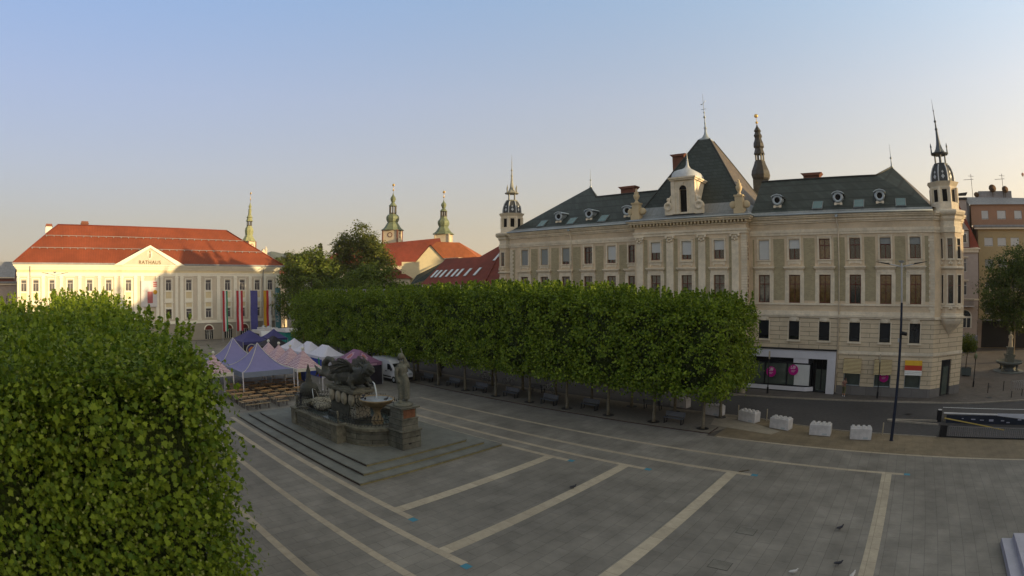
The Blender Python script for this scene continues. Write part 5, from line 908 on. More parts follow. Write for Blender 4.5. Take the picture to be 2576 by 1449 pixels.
def box_crown(name, hx, hy, z0, z1, nc, npc, size, tmpl, mats, frac2, shoots=30, round_=.5, faces=(1,1,1,1,1.5,1), cr=.33, bulge=.22, sh=.75):
    """clipped box-headed crown: clumps of leaves spread over and under a box surface, loose shoots on top"""
    w_ = np.array([hy*(z1-z0)*faces[0],hy*(z1-z0)*faces[1],hx*(z1-z0)*faces[2],hx*(z1-z0)*faces[3],2*hx*hy*faces[4],1.2*hx*hy*faces[5]]); f = rng.choice(6,nc,p=w_/w_.sum())
    c = np.stack([rng.uniform(-hx,hx,nc),rng.uniform(-hy,hy,nc),rng.uniform(z0,z1,nc)],1); o = np.zeros((nc,3))
    for i,(ax,s,lim) in enumerate(((0,-1,hx),(0,1,hx),(1,-1,hy),(1,1,hy),(2,1,None),(2,-1,None))):
        m = f==i; o[m,ax] = s
        c[m,ax] = s*lim if lim else (z1 if s>0 else z0)
    # round the vertical and top edges
    zc = (z0+z1)/2; q = np.maximum(np.abs(c[:,0])/hx,0)**6+np.maximum(np.abs(c[:,1])/hy,0)**6+(np.abs(c[:,2]-zc)/((z1-z0)/2))**8
    sc = np.maximum(q,1)**(-1/7*round_*2); c[:,0]*=sc; c[:,1]*=sc; c[:,2]=zc+(c[:,2]-zc)*(sc*.5+.5)
    c += o*rng.uniform(-bulge*1.6,bulge,nc)[:,None]
    pts = np.repeat(c,npc,0)+rng.normal(0,cr,(nc*npc,3))*np.array([1,1,.85]); od = np.repeat(o,npc,0)
    sp, so_ = [], []
    for _ in range(shoots):
        x,y = rng.uniform(-hx*.95,hx*.95),rng.uniform(-hy*.95,hy*.95); h = rng.uniform(.2,1)**1.3*sh+.1; m = int(10+h*34); t = rng.uniform(0,1,m); d = rng.normal(0,.16,2)
        sp.append(np.stack([x+d[0]*t*h+rng.normal(0,.15,m)*(1.1-t),y+d[1]*t*h+rng.normal(0,.15,m)*(1.1-t),z1-.25+t*(h+.25)],1)); so_.append(np.tile([.35,.25,-.2],(m,1)))
    if sp: pts = np.concatenate([pts]+sp); od = np.concatenate([od]+so_)
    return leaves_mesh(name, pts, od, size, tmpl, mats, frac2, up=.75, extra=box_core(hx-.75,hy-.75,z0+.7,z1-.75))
def trunk_mesh(h, r, zs=3, limbs=True, mt='barkl'):
    b = MB(); b.smooth = True; b.tube([(0,0,-.05),(.02,.0,.3),(0,.03,h*.5),(.03,0,h)], [r*1.35,r*1.05,r*.9,r*.75], 9)
    if limbs:
        for k in range(6):
            a = k*1.05+.3; b.tube([(0,0,h-.5+.1*k),(math.cos(a)*.8,math.sin(a)*.8,h+.5+.1*k),(math.cos(a)*1.5,math.sin(a)*1.5,h+1.6+.2*k)], [r*.5,r*.35,r*.15], 6)
        b.tube([(.03,0,h-.1),(0,0,h+3)], [r*.7,r*.3], 7)
    return b.mesh('trunk', M[mt])
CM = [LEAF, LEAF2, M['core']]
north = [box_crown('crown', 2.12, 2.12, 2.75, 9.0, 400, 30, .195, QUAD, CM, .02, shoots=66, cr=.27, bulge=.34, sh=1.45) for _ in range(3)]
tm = trunk_mesh(3.0, .125)
ring = MB(); ring.lathe(0,0,[(.48,0),(.48,.02),(.2,.02),(.2,0)],18,0,False); ringm = ring.mesh('tree_grate', M['iron'])
def plane_tree(x, y, cm, rot, label, group, sz=1.0, leafs=None):
    t = thing('plane_tree', label, 'tree', (x,y,0), rot, group); t.scale = (1,1,sz)
    obj('crown', cm, t); obj('trunk', tm, t); obj('grate', ringm, t); return t
ordn = ['first','second','third','fourth','fifth','sixth','seventh','eighth','ninth','tenth','eleventh','twelfth','thirteenth','fourteenth','fifteenth']
for r_, y_ in enumerate((37.1, 41.0)):
    for k in range(15):
        x_ = -14.15-4.12*k
        if r_ == 1 and k > 10: continue
        lab = ('%s box-clipped plane tree from the street end, %s row facing the %s' % (ordn[k], ('front','back')[r_], ('square','palace')[r_]))
        plane_tree(x_, y_, north[(k*2+r_) % 3], R(90)*((k*3+r_) % 4), lab, 'clipped plane trees north of the square', sz=(.965,.985,1.01,1.03,1.045,1.05,1.045,1.03,1.015,1.0,.985,.97,.96,.95,.94)[k]+rng.uniform(-.006,.006))
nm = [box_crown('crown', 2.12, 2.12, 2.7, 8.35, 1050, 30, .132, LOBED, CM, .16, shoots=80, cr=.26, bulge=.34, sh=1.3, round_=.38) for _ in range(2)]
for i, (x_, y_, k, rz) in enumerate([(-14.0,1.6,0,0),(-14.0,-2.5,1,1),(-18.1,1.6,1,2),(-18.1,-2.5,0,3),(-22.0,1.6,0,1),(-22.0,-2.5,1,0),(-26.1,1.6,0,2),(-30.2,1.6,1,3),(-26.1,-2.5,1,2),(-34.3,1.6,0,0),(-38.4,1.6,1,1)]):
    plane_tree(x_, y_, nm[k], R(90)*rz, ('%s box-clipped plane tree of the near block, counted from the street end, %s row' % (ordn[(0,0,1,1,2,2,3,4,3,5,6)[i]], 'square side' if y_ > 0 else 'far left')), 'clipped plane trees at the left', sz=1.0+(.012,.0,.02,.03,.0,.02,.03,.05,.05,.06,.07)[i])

def free_crown(name, lobes, n, size, mats, frac2=0, tmpl=QUAD, cl=.5, npc=30):
    P_, O_ = [], []; tot = sum(a*b_*c_ for *_, a, b_, c_ in [(0,)+tuple(l[3:]) for l in lobes])
    for (x,y,z,a,b_,c_) in lobes:
        m = max(6,int(n*(a*b_*c_)**.67/sum((l[3]*l[4]*l[5])**.67 for l in lobes)/npc)); d = rng.normal(0,1,(m,3)); d /= np.linalg.norm(d,axis=1)[:,None]; r_ = rng.uniform(.62,1.06,m)[:,None]
        c = np.array([x,y,z])+d*r_*np.array([a,b_,c_]); P_.append(np.repeat(c,npc,0)+rng.normal(0,cl,(m*npc,3))*np.array([1,1,.7])); O_.append(np.repeat(d,npc,0))
    return leaves_mesh(name, np.concatenate(P_), np.concatenate(O_), size, tmpl, mats, frac2)
def free_tree(name, label, x, y, lobes, n, size, mats, trunk_h, tr, cat='tree', cl=.5, frac2=0, rot=0):
    t = thing(name, label, cat, (x,y,0), rot); obj('crown', free_crown('crown', lobes, n, size, mats, frac2, cl=cl), t)
    b = MB(); b.smooth = True; b.tube([(0,0,-.1),(.1,0,trunk_h*.5),(0,.1,trunk_h)], [tr*1.3,tr,tr*.7], 9)
    for l in lobes[:7]: b.tube([(0,.1,trunk_h*.8),(l[0]*.5,l[1]*.5,(trunk_h+l[2])/2),(l[0],l[1],l[2])], [tr*.5,tr*.3,tr*.12], 6)
    b.build('trunk', M['bark'], t); return t
DM = [LEAFD, LEAFY, M['core']]
free_tree('broadleaf_tree', 'tallest tree, bushy yellow-green crown left of the twin church towers', -101, 64.5, [(0,0,20.8,2.5,2.5,3.2),(-1.6,-2.4,19.0,2.2,2.4,2.8),(1.6,2.2,19.0,2.2,2.4,2.6),(-2.2,-3.0,17.4,2.0,2.2,3.0),(2.2,2.6,17.6,2.6,2.8,3.0),(-3.0,-3.4,16.2,2.4,2.4,3.6),(1.4,1.0,16,4,4,4.5),(3.2,4.0,13.5,3.2,3.2,4.2),(-2.6,-3.0,12,4.0,4.0,4.5),(.5,1,10,4.5,4.5,4.5),(0,0,6.5,4.5,4.5,3)], 30000, .42, [LEAFY, LEAFD, M['core']], 8, .5, frac2=.35, cl=.55)
free_tree('broadleaf_tree', 'rounded darker green tree between the hall annex and the tallest tree', -97.5, 50.2, [(.6,1.0,15.5,2.2,2.4,2.4),(-.6,-1.6,14.0,2.8,2.8,2.8),(1.0,3.0,13.3,2.8,2.8,2.8),(-1.0,-3.2,11.5,2.6,2.6,2.6),(1.0,3.6,11,2.4,2.4,2.6),(0,0,10.5,4.5,4.5,3.5),(0,-2,7,4.5,5.5,3),(1,3,7,4,5,3)], 22000, .40, DM, 6, .4, frac2=.4)
free_tree('broadleaf_tree', 'dark round-headed tree in front of the pale gabled house', -82.5, 55.6, [(0,.2,12.4,2.3,2.6,2.2),(-1.4,-1.8,11.3,2.4,2.6,2.1),(1.6,2.6,11.2,2.2,2.6,2.1),(0,0,9.3,4,4.6,2.8),(0,0,6,4,4,2.6)], 16000, .34, [LEAFD, LEAF, M['core']], 5, .35, frac2=.3)
free_tree('broadleaf_tree', 'low dark tree filling the gap below the two larger trees', -92, 55.0, [(0,0,9.6,3,3,2.0),(-2,-2.5,8.8,3,3,2.0),(2,2.5,8.8,3,3,2.0),(0,0,6.5,4.5,5,3)], 14000, .38, [LEAFD, LEAFD, M['core']], 4, .35)
free_tree('broadleaf_tree', 'distant olive-green tree with flat top behind the hall annex', -163, 77.5, [(0,0,18.6,3,3,2.4),(-1.5,-3,17.6,2.8,3,2.2),(1,3.5,17.8,3,3.2,2.2),(2,4.5,20.2,1.6,1.8,1.0),(0,-5,16,3,3,2.4),(0,0,14,5,6,3)], 11000, .5, [LEAFY, LEAFD, M['core']], 11, .4, frac2=.4)
def conifer(label, x, y, h0, h1, r):
    P_, O_ = [], []
    for k in range(26):
        f = k/25; z = h0+(h1-h0)*f; rr_ = r*(1-f)**.8+.15; m = 12
        for j in range(m):
            a = rng.uniform(0,6.283); t = rng.uniform(.2,1,(14,1)); P_.append(np.concatenate([np.cos(a)*rr_*t+rng.normal(0,.12,(14,1)),np.sin(a)*rr_*t+rng.normal(0,.12,(14,1)),z-t*rr_*.35+rng.normal(0,.1,(14,1))],1)); O_.append(np.tile([math.cos(a),math.sin(a),0],(14,1)))
    t = thing('conifer', label, 'tree', (x,y,0)); obj('crown', leaves_mesh('crown', np.concatenate(P_), np.concatenate(O_), .4, QUAD, [LEAFC,LEAFC,M['core']], 0), t)
    b = MB(); b.tube([(0,0,0),(0,0,h1-.5)],[.35,.06],7); b.build('trunk', M['bark'], t)
conifer('slim pointed dark conifer behind the rounded tree', -123.3, 66.8, 8, 20.6, 2.9)
# right edge: large shade tree, small potted tree
free_tree('broadleaf_tree', 'large dark shade tree cut by the right edge of the square', 18.3, 82.0, [(0,0,13.6,2.4,2.4,2.4),(-2.2,0,12.0,2.6,2.6,2.4),(2.2,0,13.4,2.8,2.8,2.8),(-3.4,0,9.6,2.6,2.6,2.4),(0,0,10,4,4,4),(3.5,0,10,4,4,4),(-3.0,0,7.4,2.6,2.6,2.0),(1,0,6.8,4,4,2.4)], 26000, .28, [LEAFC2, LEAFD, M['core']], 6, .4, frac2=.35, cl=.4)
t = thing('potted_tree', 'small round-headed tree in a square grey planter behind the palace corner', 'potted tree', (9.1,68.6,.12))
obj('crown', free_crown('crown', [(0,0,3.9,1.05,1.05,.95),(.5,0,3.5,.8,.8,.7),(-.5,.2,3.4,.8,.8,.7)], 3500, .16, DM, .2, cl=.2), t)
b = MB(); b.tube([(-.05,0,.8),(.0,0,2.0),(.1,0,3.6)],[.08,.06,.04],7); b.build('trunk', M['bark'], t)
b = MB(); b.m = 0; b.prism([(-.62,.12),(.62,.12),(.68,.95),(-.68,.95)],-.62,.62); b.m = 1; b.box(-.5,.5,-.5,.5,0,.12); b.box(-.6,.6,-.56,.56,.9,.97); b.build('planter', [mat('planter_grey',(.08,.10,.10),rough=.5), M['black']], t)
# ================================================================= dragon fountain
STP = thing('fountain_steps', 'three broad stone steps carrying the dragon fountain', 'steps', (-32.9,20,0))
for k, (xa, xb, ya, yb) in enumerate([(-42.2,-23.37,14.52,25.48),(-41.4,-24.2,15.32,24.68),(-40.7,-25.05,16.1,23.9)]):
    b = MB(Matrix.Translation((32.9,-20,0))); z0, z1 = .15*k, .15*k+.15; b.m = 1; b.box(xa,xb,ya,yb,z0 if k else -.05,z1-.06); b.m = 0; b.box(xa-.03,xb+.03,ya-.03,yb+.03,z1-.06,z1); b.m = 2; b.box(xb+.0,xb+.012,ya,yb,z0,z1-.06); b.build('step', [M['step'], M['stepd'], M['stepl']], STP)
F = thing('dragon_fountain', 'large dark stone fountain basin with iron railing, rounded ends and central pedestal', 'fountain', (-32.9,20,.45))
Z0 = -.45
def G(o): return o
FT = Matrix.Translation((32.9,-20,Z0))
def ringpath(off):
    """outline of the basin: rectangle with a rounded apse at each end"""
    p = []; X0, X1 = -36.15-off, -29.65+off; Y0, Y1 = 16.95-off, 23.05+off; r = 2.45+off
    p += [(X0,Y0),(X1,Y0)]; a0 = 88 
    p += [(X1-0.0, 20-r)] if 20-r > Y0 else []
    p += [(X1+r*math.cos(R(a))*1.0, 20+r*math.sin(R(a))) for a in range(-84,85,12)]
    p += [(X1,Y1),(X0,Y1)]; p += [(X0-r*math.cos(R(a)), 20-r*math.sin(R(a))) for a in range(-84,85,12)]
    return p
def ringwall(b, offo, offi, z0, z1):
    a, c = ringpath(offo), ringpath(offi)
    n = min(len(a), len(c)); vs = [(x,y,z0) for x,y in a]+[(x,y,z1) for x,y in a]+[(x,y,z0) for x,y in c]+[(x,y,z1) for x,y in c]
    f = []
    for i in range(n):
        j = (i+1) % n; f += [(i,j,n+j,n+i),(2*n+j,2*n+i,3*n+i,3*n+j),(n+i,n+j,3*n+j,3*n+i)]
    b.add(vs, f)
b = MB(FT); ringwall(b, 0, -.45, .45, 1.42); b.build('basin_wall', M['fstone'], F)
b = MB(FT); ringwall(b, .10, -.52, 1.42, 1.60); ringwall(b, .07, -.1, .45, .56); b.build('basin_rim', M['fstone2'], F)
b = MB(FT); b.add([(x,y,1.05) for x,y in ringpath(-.44)], [tuple(range(len(ringpath(-.44))))]); b.build('water', M['water'], F)
# wrought iron railing along the rim
b = MB(FT); pth = ringpath(-.2); m = len(pth)
for i in range(m):
    (x0,y0),(x1,y1) = pth[i], pth[(i+1) % m]; L_ = math.hypot(x1-x0,y1-y0)
    if L_ < .05 or (x0 > -27.6 and x1 > -27.6): continue
    b.tube([(x0,y0,1.72),(x1,y1,1.72)],.02,4); b.tube([(x0,y0,2.02),(x1,y1,2.02)],.022,4); k = max(1,int(L_/.22))
    for j in range(k):
        f = (j+.5)/k; x, y = x0+(x1-x0)*f, y0+(y1-y0)*f; dx, dy = (x1-x0)/L_*.1, (y1-y0)/L_*.1; rz = random.uniform(.85,1.15)
        b.tube([(x,y,1.6),(x+dx,y+dy,1.8),(x-dx*.6,y-dy*.6,2.0),(x+dx*.4,y+dy*.4,2.02+.28*rz)],.018,4); b.prism([(x-.05,2.2*1),(x+.05,2.2),(x,2.42*rz if rz < 1.08 else 2.5)], y-.01, y+.01)
b.build('railing', M['iron'], F)
# corner piers of the basin
for x, y in ((-29.9,17.2),(-29.9,22.8),(-35.9,17.2),(-35.9,22.8)):
    b = MB(FT); b.box(x-.36,x+.36,y-.36,y+.36,.45,1.425); b.box(x-.42,x+.42,y-.42,y+.42,1.6,1.68); b.box(x-.05,x+.05,y-.05,y+.05,1.68,2.5); b.build('corner_pier', M['fstone2'], F)
# dragon pedestal: dark rough block, pale crazed front, moulded slab, shells
b = MB(FT); b.m = 0; b.box(-34.4,-31.9,19.3,20.7,.9,3.1); b.box(-34.6,-30.9,19.1,20.9,.9,1.45); b.m = 1; b.box(-31.9,-31.15,19.4,20.6,1.45,3.1)
b.build('dragon_pedestal', [M['dragon'], M['cobblew']], F)
b = MB(FT); b.box(-34.6,-31.05,19.15,20.85,3.1,3.2); b.box(-34.75,-30.9,19.05,20.95,3.2,3.36); b.box(-33.9,-31.1,19.3,20.7,3.36,3.48); b.build('pedestal_slab', M['fstone2'], F)
shb = MB(); shb.smooth = True; shb.T = Matrix.Rotation(R(90),4,'X'); shb.lathe(0,0,[(.02,.12),(.14,.14),(.16,.09),(.28,.12),(.30,.07),(.38,.09),(.42,.0),(.40,-.04)],16,0,True,.85,1.12); shm = shb.mesh('shell', M['shell'])
for x, y, rz in ((-34.0,19.2,0),(-33.1,19.2,0),(-32.3,19.2,0),(-31.5,19.3,0),(-31.06,20.0,R(90)),(-33.7,20.8,R(180)),(-32.2,20.8,R(180))): obj('shell', shm, F, loc=(x+32.9,y-20,2.7+Z0), rot=(0,R(12) if not rz else 0,rz))
# bowl on a baluster
b = MB(FT); b.smooth = True; cx, cy = -29.45, 20.0
b.lathe(cx,cy,[(.62,.9),(.60,1.15),(.42,1.2),(.36,1.3),(.42,1.5),(.38,1.7),(.25,1.9),(.22,2.15),(.30,2.35),(.4,2.42)],18); b.lathe(cx,cy,[(.30,2.42),(.65,2.56),(.98,2.78),(1.14,2.96),(1.20,3.03),(1.16,3.07),(1.07,3.02)],28,0,False)
b.build('bowl', mat('bowl_stone',(.27,.20,.11),rough=.7,var=.35,scale=4), F)
b = MB(FT); b.lathe(cx,cy,[(.01,3.01),(1.1,3.01)],28,0,False); b.build('bowl_water', M['bowlw'], F)
# Hercules pedestal and obelisk pedestal
b = MB(FT); b.m = 0; b.box(-27.35,-25.78,19.28,20.72,.45,1.55); b.box(-27.42,-25.70,19.2,20.8,1.55,1.66); b.box(-27.25,-25.9,19.38,20.62,1.66,2.3); b.box(-27.15,-25.95,19.45,20.55,2.3,2.98); b.box(-27.32,-25.78,19.28,20.72,2.98,3.10); b.box(-27.25,-25.86,19.35,20.65,2.3,2.36)
b.m = 1; b.box(-25.95,-25.93,19.55,20.45,2.40,2.92); b.m = 2; b.box(-25.79,-25.77,19.75,19.95,.75,.85); b.box(-25.79,-25.77,20.35,20.55,1.15,1.22); b.build('statue_pedestal', [M['fstone'], M['rust'], M['iron']], F)
b = MB(FT); b.box(-40.1,-38.4,19.2,20.8,.45,1.55); b.box(-40.2,-38.3,19.1,20.9,1.55,1.68); b.smooth = True; b.lathe(-39.25,20,[(.75,1.66),(.8,1.9),(.78,2.3),(.6,2.6),(.28,2.72),(.30,2.9),(.22,3.0),(.24,3.1)],14); b.smooth = False; b.lathe(-39.25,20,[(.24,3.1),(.22,3.3),(.17,3.5),(.20,3.55),(.03,4.2)],4,R(45)); b.build('obelisk', M['dragon'], F)
b = MB(FT); b.smooth = True; b.ball((-37.5,20,1.35),.9,12,sz=.5); b.ball((-36.4,19.6,1.3),.7,12,sz=.45); b.ball((-37.2,20.8,1.3),.8,12,sz=.5); b.tube([(-38.3,19.9,2.35),(-37.9,19.9,2.3),(-37.5,19.9,1.9),(-37.2,19.9,1.1)],[.03,.03,.03,.05],6); b.build('rockery', M['cobblew'], F)
b = MB(FT); b.smooth = True; b.tube([(-29.85,20,4.12),(-29.65,20,4.02),(-29.5,20,3.6),(-29.44,20,3.3),(-29.42,20,3.02)],[.03,.05,.055,.05,.06],8); b.tube([(-38.6,20,2.3),(-38.1,19.7,2.3),(-37.8,19.6,1.9),(-37.6,19.5,1.2)],.03,6); b.build('water_jet', M['foam'], F)
# the dragon itself
b = MB(); b.smooth = True
S_ = [(-34.75,20,4.42),(-34.85,20,4.75),(-35.25,20,5.0),(-35.85,20,4.98),(-36.35,20,4.6),(-36.35,20,4.15),(-36.0,20,3.85),(-35.5,20,3.75),(-34.9,20,3.95),(-34.0,20,4.05),(-33.1,20,4.1),(-32.3,20,4.15),(-31.5,20,4.25),(-31.0,20,4.5),(-30.6,20,4.72)]
b.tube(S_, [.10,.17,.21,.24,.27,.30,.33,.38,.52,.64,.70,.68,.62,.48,.38], 14)
b.tube([(-36.1,20,3.95),(-36.9,20,3.75),(-37.5,20,3.95),(-38.15,20,4.3)],[.34,.26,.16,.03],10); b.tube([(-37.5,20,3.95),(-37.75,20,3.6),(-38.1,20,3.35)],[.14,.1,.02],8)
b.ball((-30.35,20,4.8),.40,12); b.tube([(-30.6,20,4.9),(-30.2,20,5.02),(-29.85,20,4.92),(-29.62,20,4.74)],[.32,.27,.20,.07],12)          # upper jaw
b.tube([(-30.65,20,4.45),(-30.3,20,4.2),(-30.0,20,4.08),(-29.8,20,4.12)],[.24,.15,.10,.04],10)                                  # lower jaw
b.ball((-29.75,20,5.0),.09,8)
for s in (-1,1):
    b.tube([(-30.55,20+.22*s,5.0),(-30.8,20+.38*s,5.25),(-31.0,20+.45*s,5.42)],[.12,.08,.015],8); b.ball((-30.1,20+.24*s,4.98),.09,8); b.tube([(-30.3,20+.3*s,4.75),(-30.55,20+.42*s,4.55)],[.12,.05],6)
    for x, dz in ((-31.6,0),(-33.6,0)):
        b.tube([(x,20+.45*s,4.1),(x-.05,20+.66*s,3.85),(x+.12,20+.62*s,3.6),(x+.35,20+.62*s,3.56)],[.36,.26,.16,.15],10)
        for t_ in (-.14,0,.14): b.tube([(x+.3,20+.62*s+t_*.7,3.56),(x+.55,20+.62*s+t_,3.60),(x+.72,20+.62*s+t_*1.2,3.53)],[.09,.065,.02],6)
for k in range(13): x = -34.4+k*.30; z = 4.66+.02*k; b.tube([(x,20,z),(x-.05,20,z+.22)],[.09,.01],6)
dm = organic(b, 'body', M['dragon'], .045, 2)
DR = thing('stone_dragon', 'dark stone dragon with curled tail, wings and open mouth spouting water', 'statue', (-32.9,20,3.5)); b_ = inv(obj('body', dm, DR), -32.9, 20, 3.5)
for s in (-1,1):
    b = MB(); root = Vector((-31.7,20+.5*s,4.55)); tips = [Vector((-32.0,20+.75*s,5.42)),Vector((-32.9,20+.85*s,5.45)),Vector((-33.7,20+.9*s,5.15)),Vector((-34.2,20+.9*s,4.7)),Vector((-34.2,20+.8*s,4.15))]
    el = Vector((-31.5,20+.7*s,5.15)); b.smooth = True; b.tube([root,el,tips[0]],[.14,.10,.04],8)
    for t_ in tips[1:]: b.tube([el,(el+t_)/2+Vector((0,.08*s,.14)),t_],[.075,.055,.02],6)
    pts = [root,*tips]; inner = Vector((-33.2,20+.6*s,4.2))
    for p0, p1 in zip(tips, tips[1:]):
        for u in range(4):
            f0, f1 = u/4, (u+1)/4; sag = lambda p, q, f: p.lerp(q, f); m0 = (p0+p1)/2+Vector((.14,-.02*s,-.14))
            e = [p0.lerp(m0,f0*2) if f0 <= .5 else m0.lerp(p1,f0*2-1), p0.lerp(m0,f1*2) if f1 <= .5 else m0.lerp(p1,f1*2-1)]
            vs = [tuple(el),tuple(e[0]),tuple(e[1])]; b.add(vs+[tuple(Vector(v)-Vector((0,.04*s,0))) for v in vs],[(0,1,2),(5,4,3),(0,3,4,1),(1,4,5,2),(2,5,3,0)])
    vs = [tuple(el),tuple(tips[-1]),tuple(inner),tuple(root)]; b.add(vs+[tuple(Vector(v)-Vector((0,.05*s,0))) for v in vs],[(0,1,2,3),(7,6,5,4),(0,4,5,1),(1,5,6,2),(2,6,7,3),(3,7,4,0)])
    inv(obj('wing', b.mesh('wing', M['dragon']), DR), -32.9, 20, 3.5)
# the club bearer (back towards us, facing the dragon)
def figure(joints, vox, m, name='body', smooth=2):
    b = MB(); b.smooth = True
    for pts, rad in joints: b.tube(pts, rad, 10) if len(pts) > 1 else b.ball(pts[0], rad, 12, *(() if not hasattr(rad,'__len__') else ()))
    return organic(b, name, m, vox, smooth)
ST = thing('club_bearer_statue', 'weathered pale stone statue of a muscular man raising a club, facing the dragon', 'statue', (-26.55,20,3.10), R(0))
J = []
def mir(p, s): return (p[0], p[1]*s, p[2])
J += [([(0,0,1.62),(0,0,1.85),(-.02,0,2.1),(-.02,0,2.38),(-.02,0,2.55)],[.30,.27,.33,.36,.22]), ([(-.02,-.30,2.42),(-.02,.30,2.42)],[.17,.17]), ([(-.03,0,2.5),(-.06,-.02,2.75)],[.14,.13]), ([(-.08,-.03,2.86),(-.12,-.04,3.05)],[.17,.20])]
J += [([(0,-.15,1.6),(-.03,-.17,1.1),(.02,-.18,.95),(-.02,-.18,.5),(0,-.18,.28)],[.24,.18,.14,.14,.09]), ([(0,.15,1.6),(-.1,.20,1.12),(.05,.22,.95),(.05,.22,.5),(.08,.22,.28)],[.24,.18,.14,.14,.09])]
J += [([(.05,-.18,.27),(-.22,-.2,.24)],[.10,.07]), ([(.12,.22,.27),(-.16,.25,.24)],[.10,.07])]
J += [([(0,-.40,2.42),(.06,-.50,2.1),(.0,-.46,1.82),(-.06,-.36,1.55)],[.14,.12,.10,.075]), ([(-.08,-.34,1.5),(-.12,-.30,1.4)],[.09,.06])]       # hanging arm
J += [([(0,.38,2.45),(.05,.48,2.3),(-.05,.40,2.6),(-.1,.22,2.98)],[.15,.13,.11,.075]), ([(-.1,.2,3.0),(-.1,.14,3.06)],[.09,.08])]                # raised arm
J += [([(.18,.0,1.95),(.22,.05,1.5),(.2,.1,.9),(.2,.12,.4)],[.2,.27,.24,.22]), ([(.1,-.28,1.62),(-.05,-.32,1.52)],[.2,.16])]                         # lion skin / drapery
o = obj('body', figure(J, .03, M['statue']), ST)
b = MB(); b.smooth = True; b.tube([(.1,.34,2.05),(-.02,.25,2.6),(-.1,.15,3.05),(-.16,.05,3.52)],[.055,.06,.05,.035],8); b.build('club', M['statue'], ST)
b = MB(); b.smooth = True; b.ball((-.06,-.02,3.04),.215,10); b.ball((-.24,-.03,2.86),.12,8); obj('hair', organic(b,'hair',M['statue'],.04,1), ST)
b = MB(); b.smooth = True; b.lathe(0,0,[(.60,0),(.62,.08),(.52,.16),(.36,.24),(.2,.27)],14,0,True,1,1.05); b.ball((.1,-.3,.2),.2,8); b.build('rock_base', M['statue'], ST)
# pigeons
def pigeon_mesh(m, sit=False):
    b = MB(); b.smooth = True; b.tube([(-.19,0,.09),(-.10,0,.11),(0,0,.115),(.08,0,.14),(.11,0,.20),(.125,0,.235)],[.02,.05,.065,.05,.03,.028],8); b.tube([(.13,0,.235),(.17,0,.225)],[.014,.003],5); b.tube([(-.01,.02,.07),(-.01,.025,0)],.008,4); b.tube([(-.01,-.02,.07),(-.01,-.025,0)],.008,4)
    b.tube([(-.1,.05,.12),(-.2,.02,.1)],[.03,.01],5); b.tube([(-.1,-.05,.12),(-.2,-.02,.1)],[.03,.01],5); return b.mesh('pigeon', M[m])
pg, pw = pigeon_mesh('pigeon'), pigeon_mesh('pigeonw')
for i, (x, y, z, rz, me, lb) in enumerate([(-1.63,23.14,.003,35,pg,'dark pigeon standing on the paving right of the long cross line'),(-1.14,19.78,.003,10,pg,'dark pigeon nearest the lower edge, left of the pale strip'),(-2.73,18.57,.003,20,pw,'white pigeon pecking at the lower edge of the square'),(-.43,19.0,.003,70,pw,'pale grey pigeon half cut by the lower edge'),(-15.22,22.05,.003,50,pg,'dark pigeon beside the second cross line'),
    (-30.3,19.55,3.06,20,pg,'pigeon on the left lip of the fountain bowl'),(-29.75,19.1,3.06,100,pg,'pigeon on the front lip of the fountain bowl'),(-29.3,19.0,3.06,-30,pg,'pigeon with spread tail on the front of the bowl rim'),(-28.45,20.1,3.06,90,pg,'pigeon on the right lip of the fountain bowl'),(-31.2,20.0,5.03,10,pg,'pigeon perched on the back of the dragon')]):
    obj('pigeon', me, None, lb, 'pigeon', 'pigeons', None, (x,y,z), R(rz), 1.05)
b = MB(); b.box(-.35,.35,-.05,.05,0,.03); b.build('dropped_branch', M['bark'], label='dark stick lying across the stone line near the blue end', cat='stick', loc=(-8.33,29.22,.01), rot=R(50))
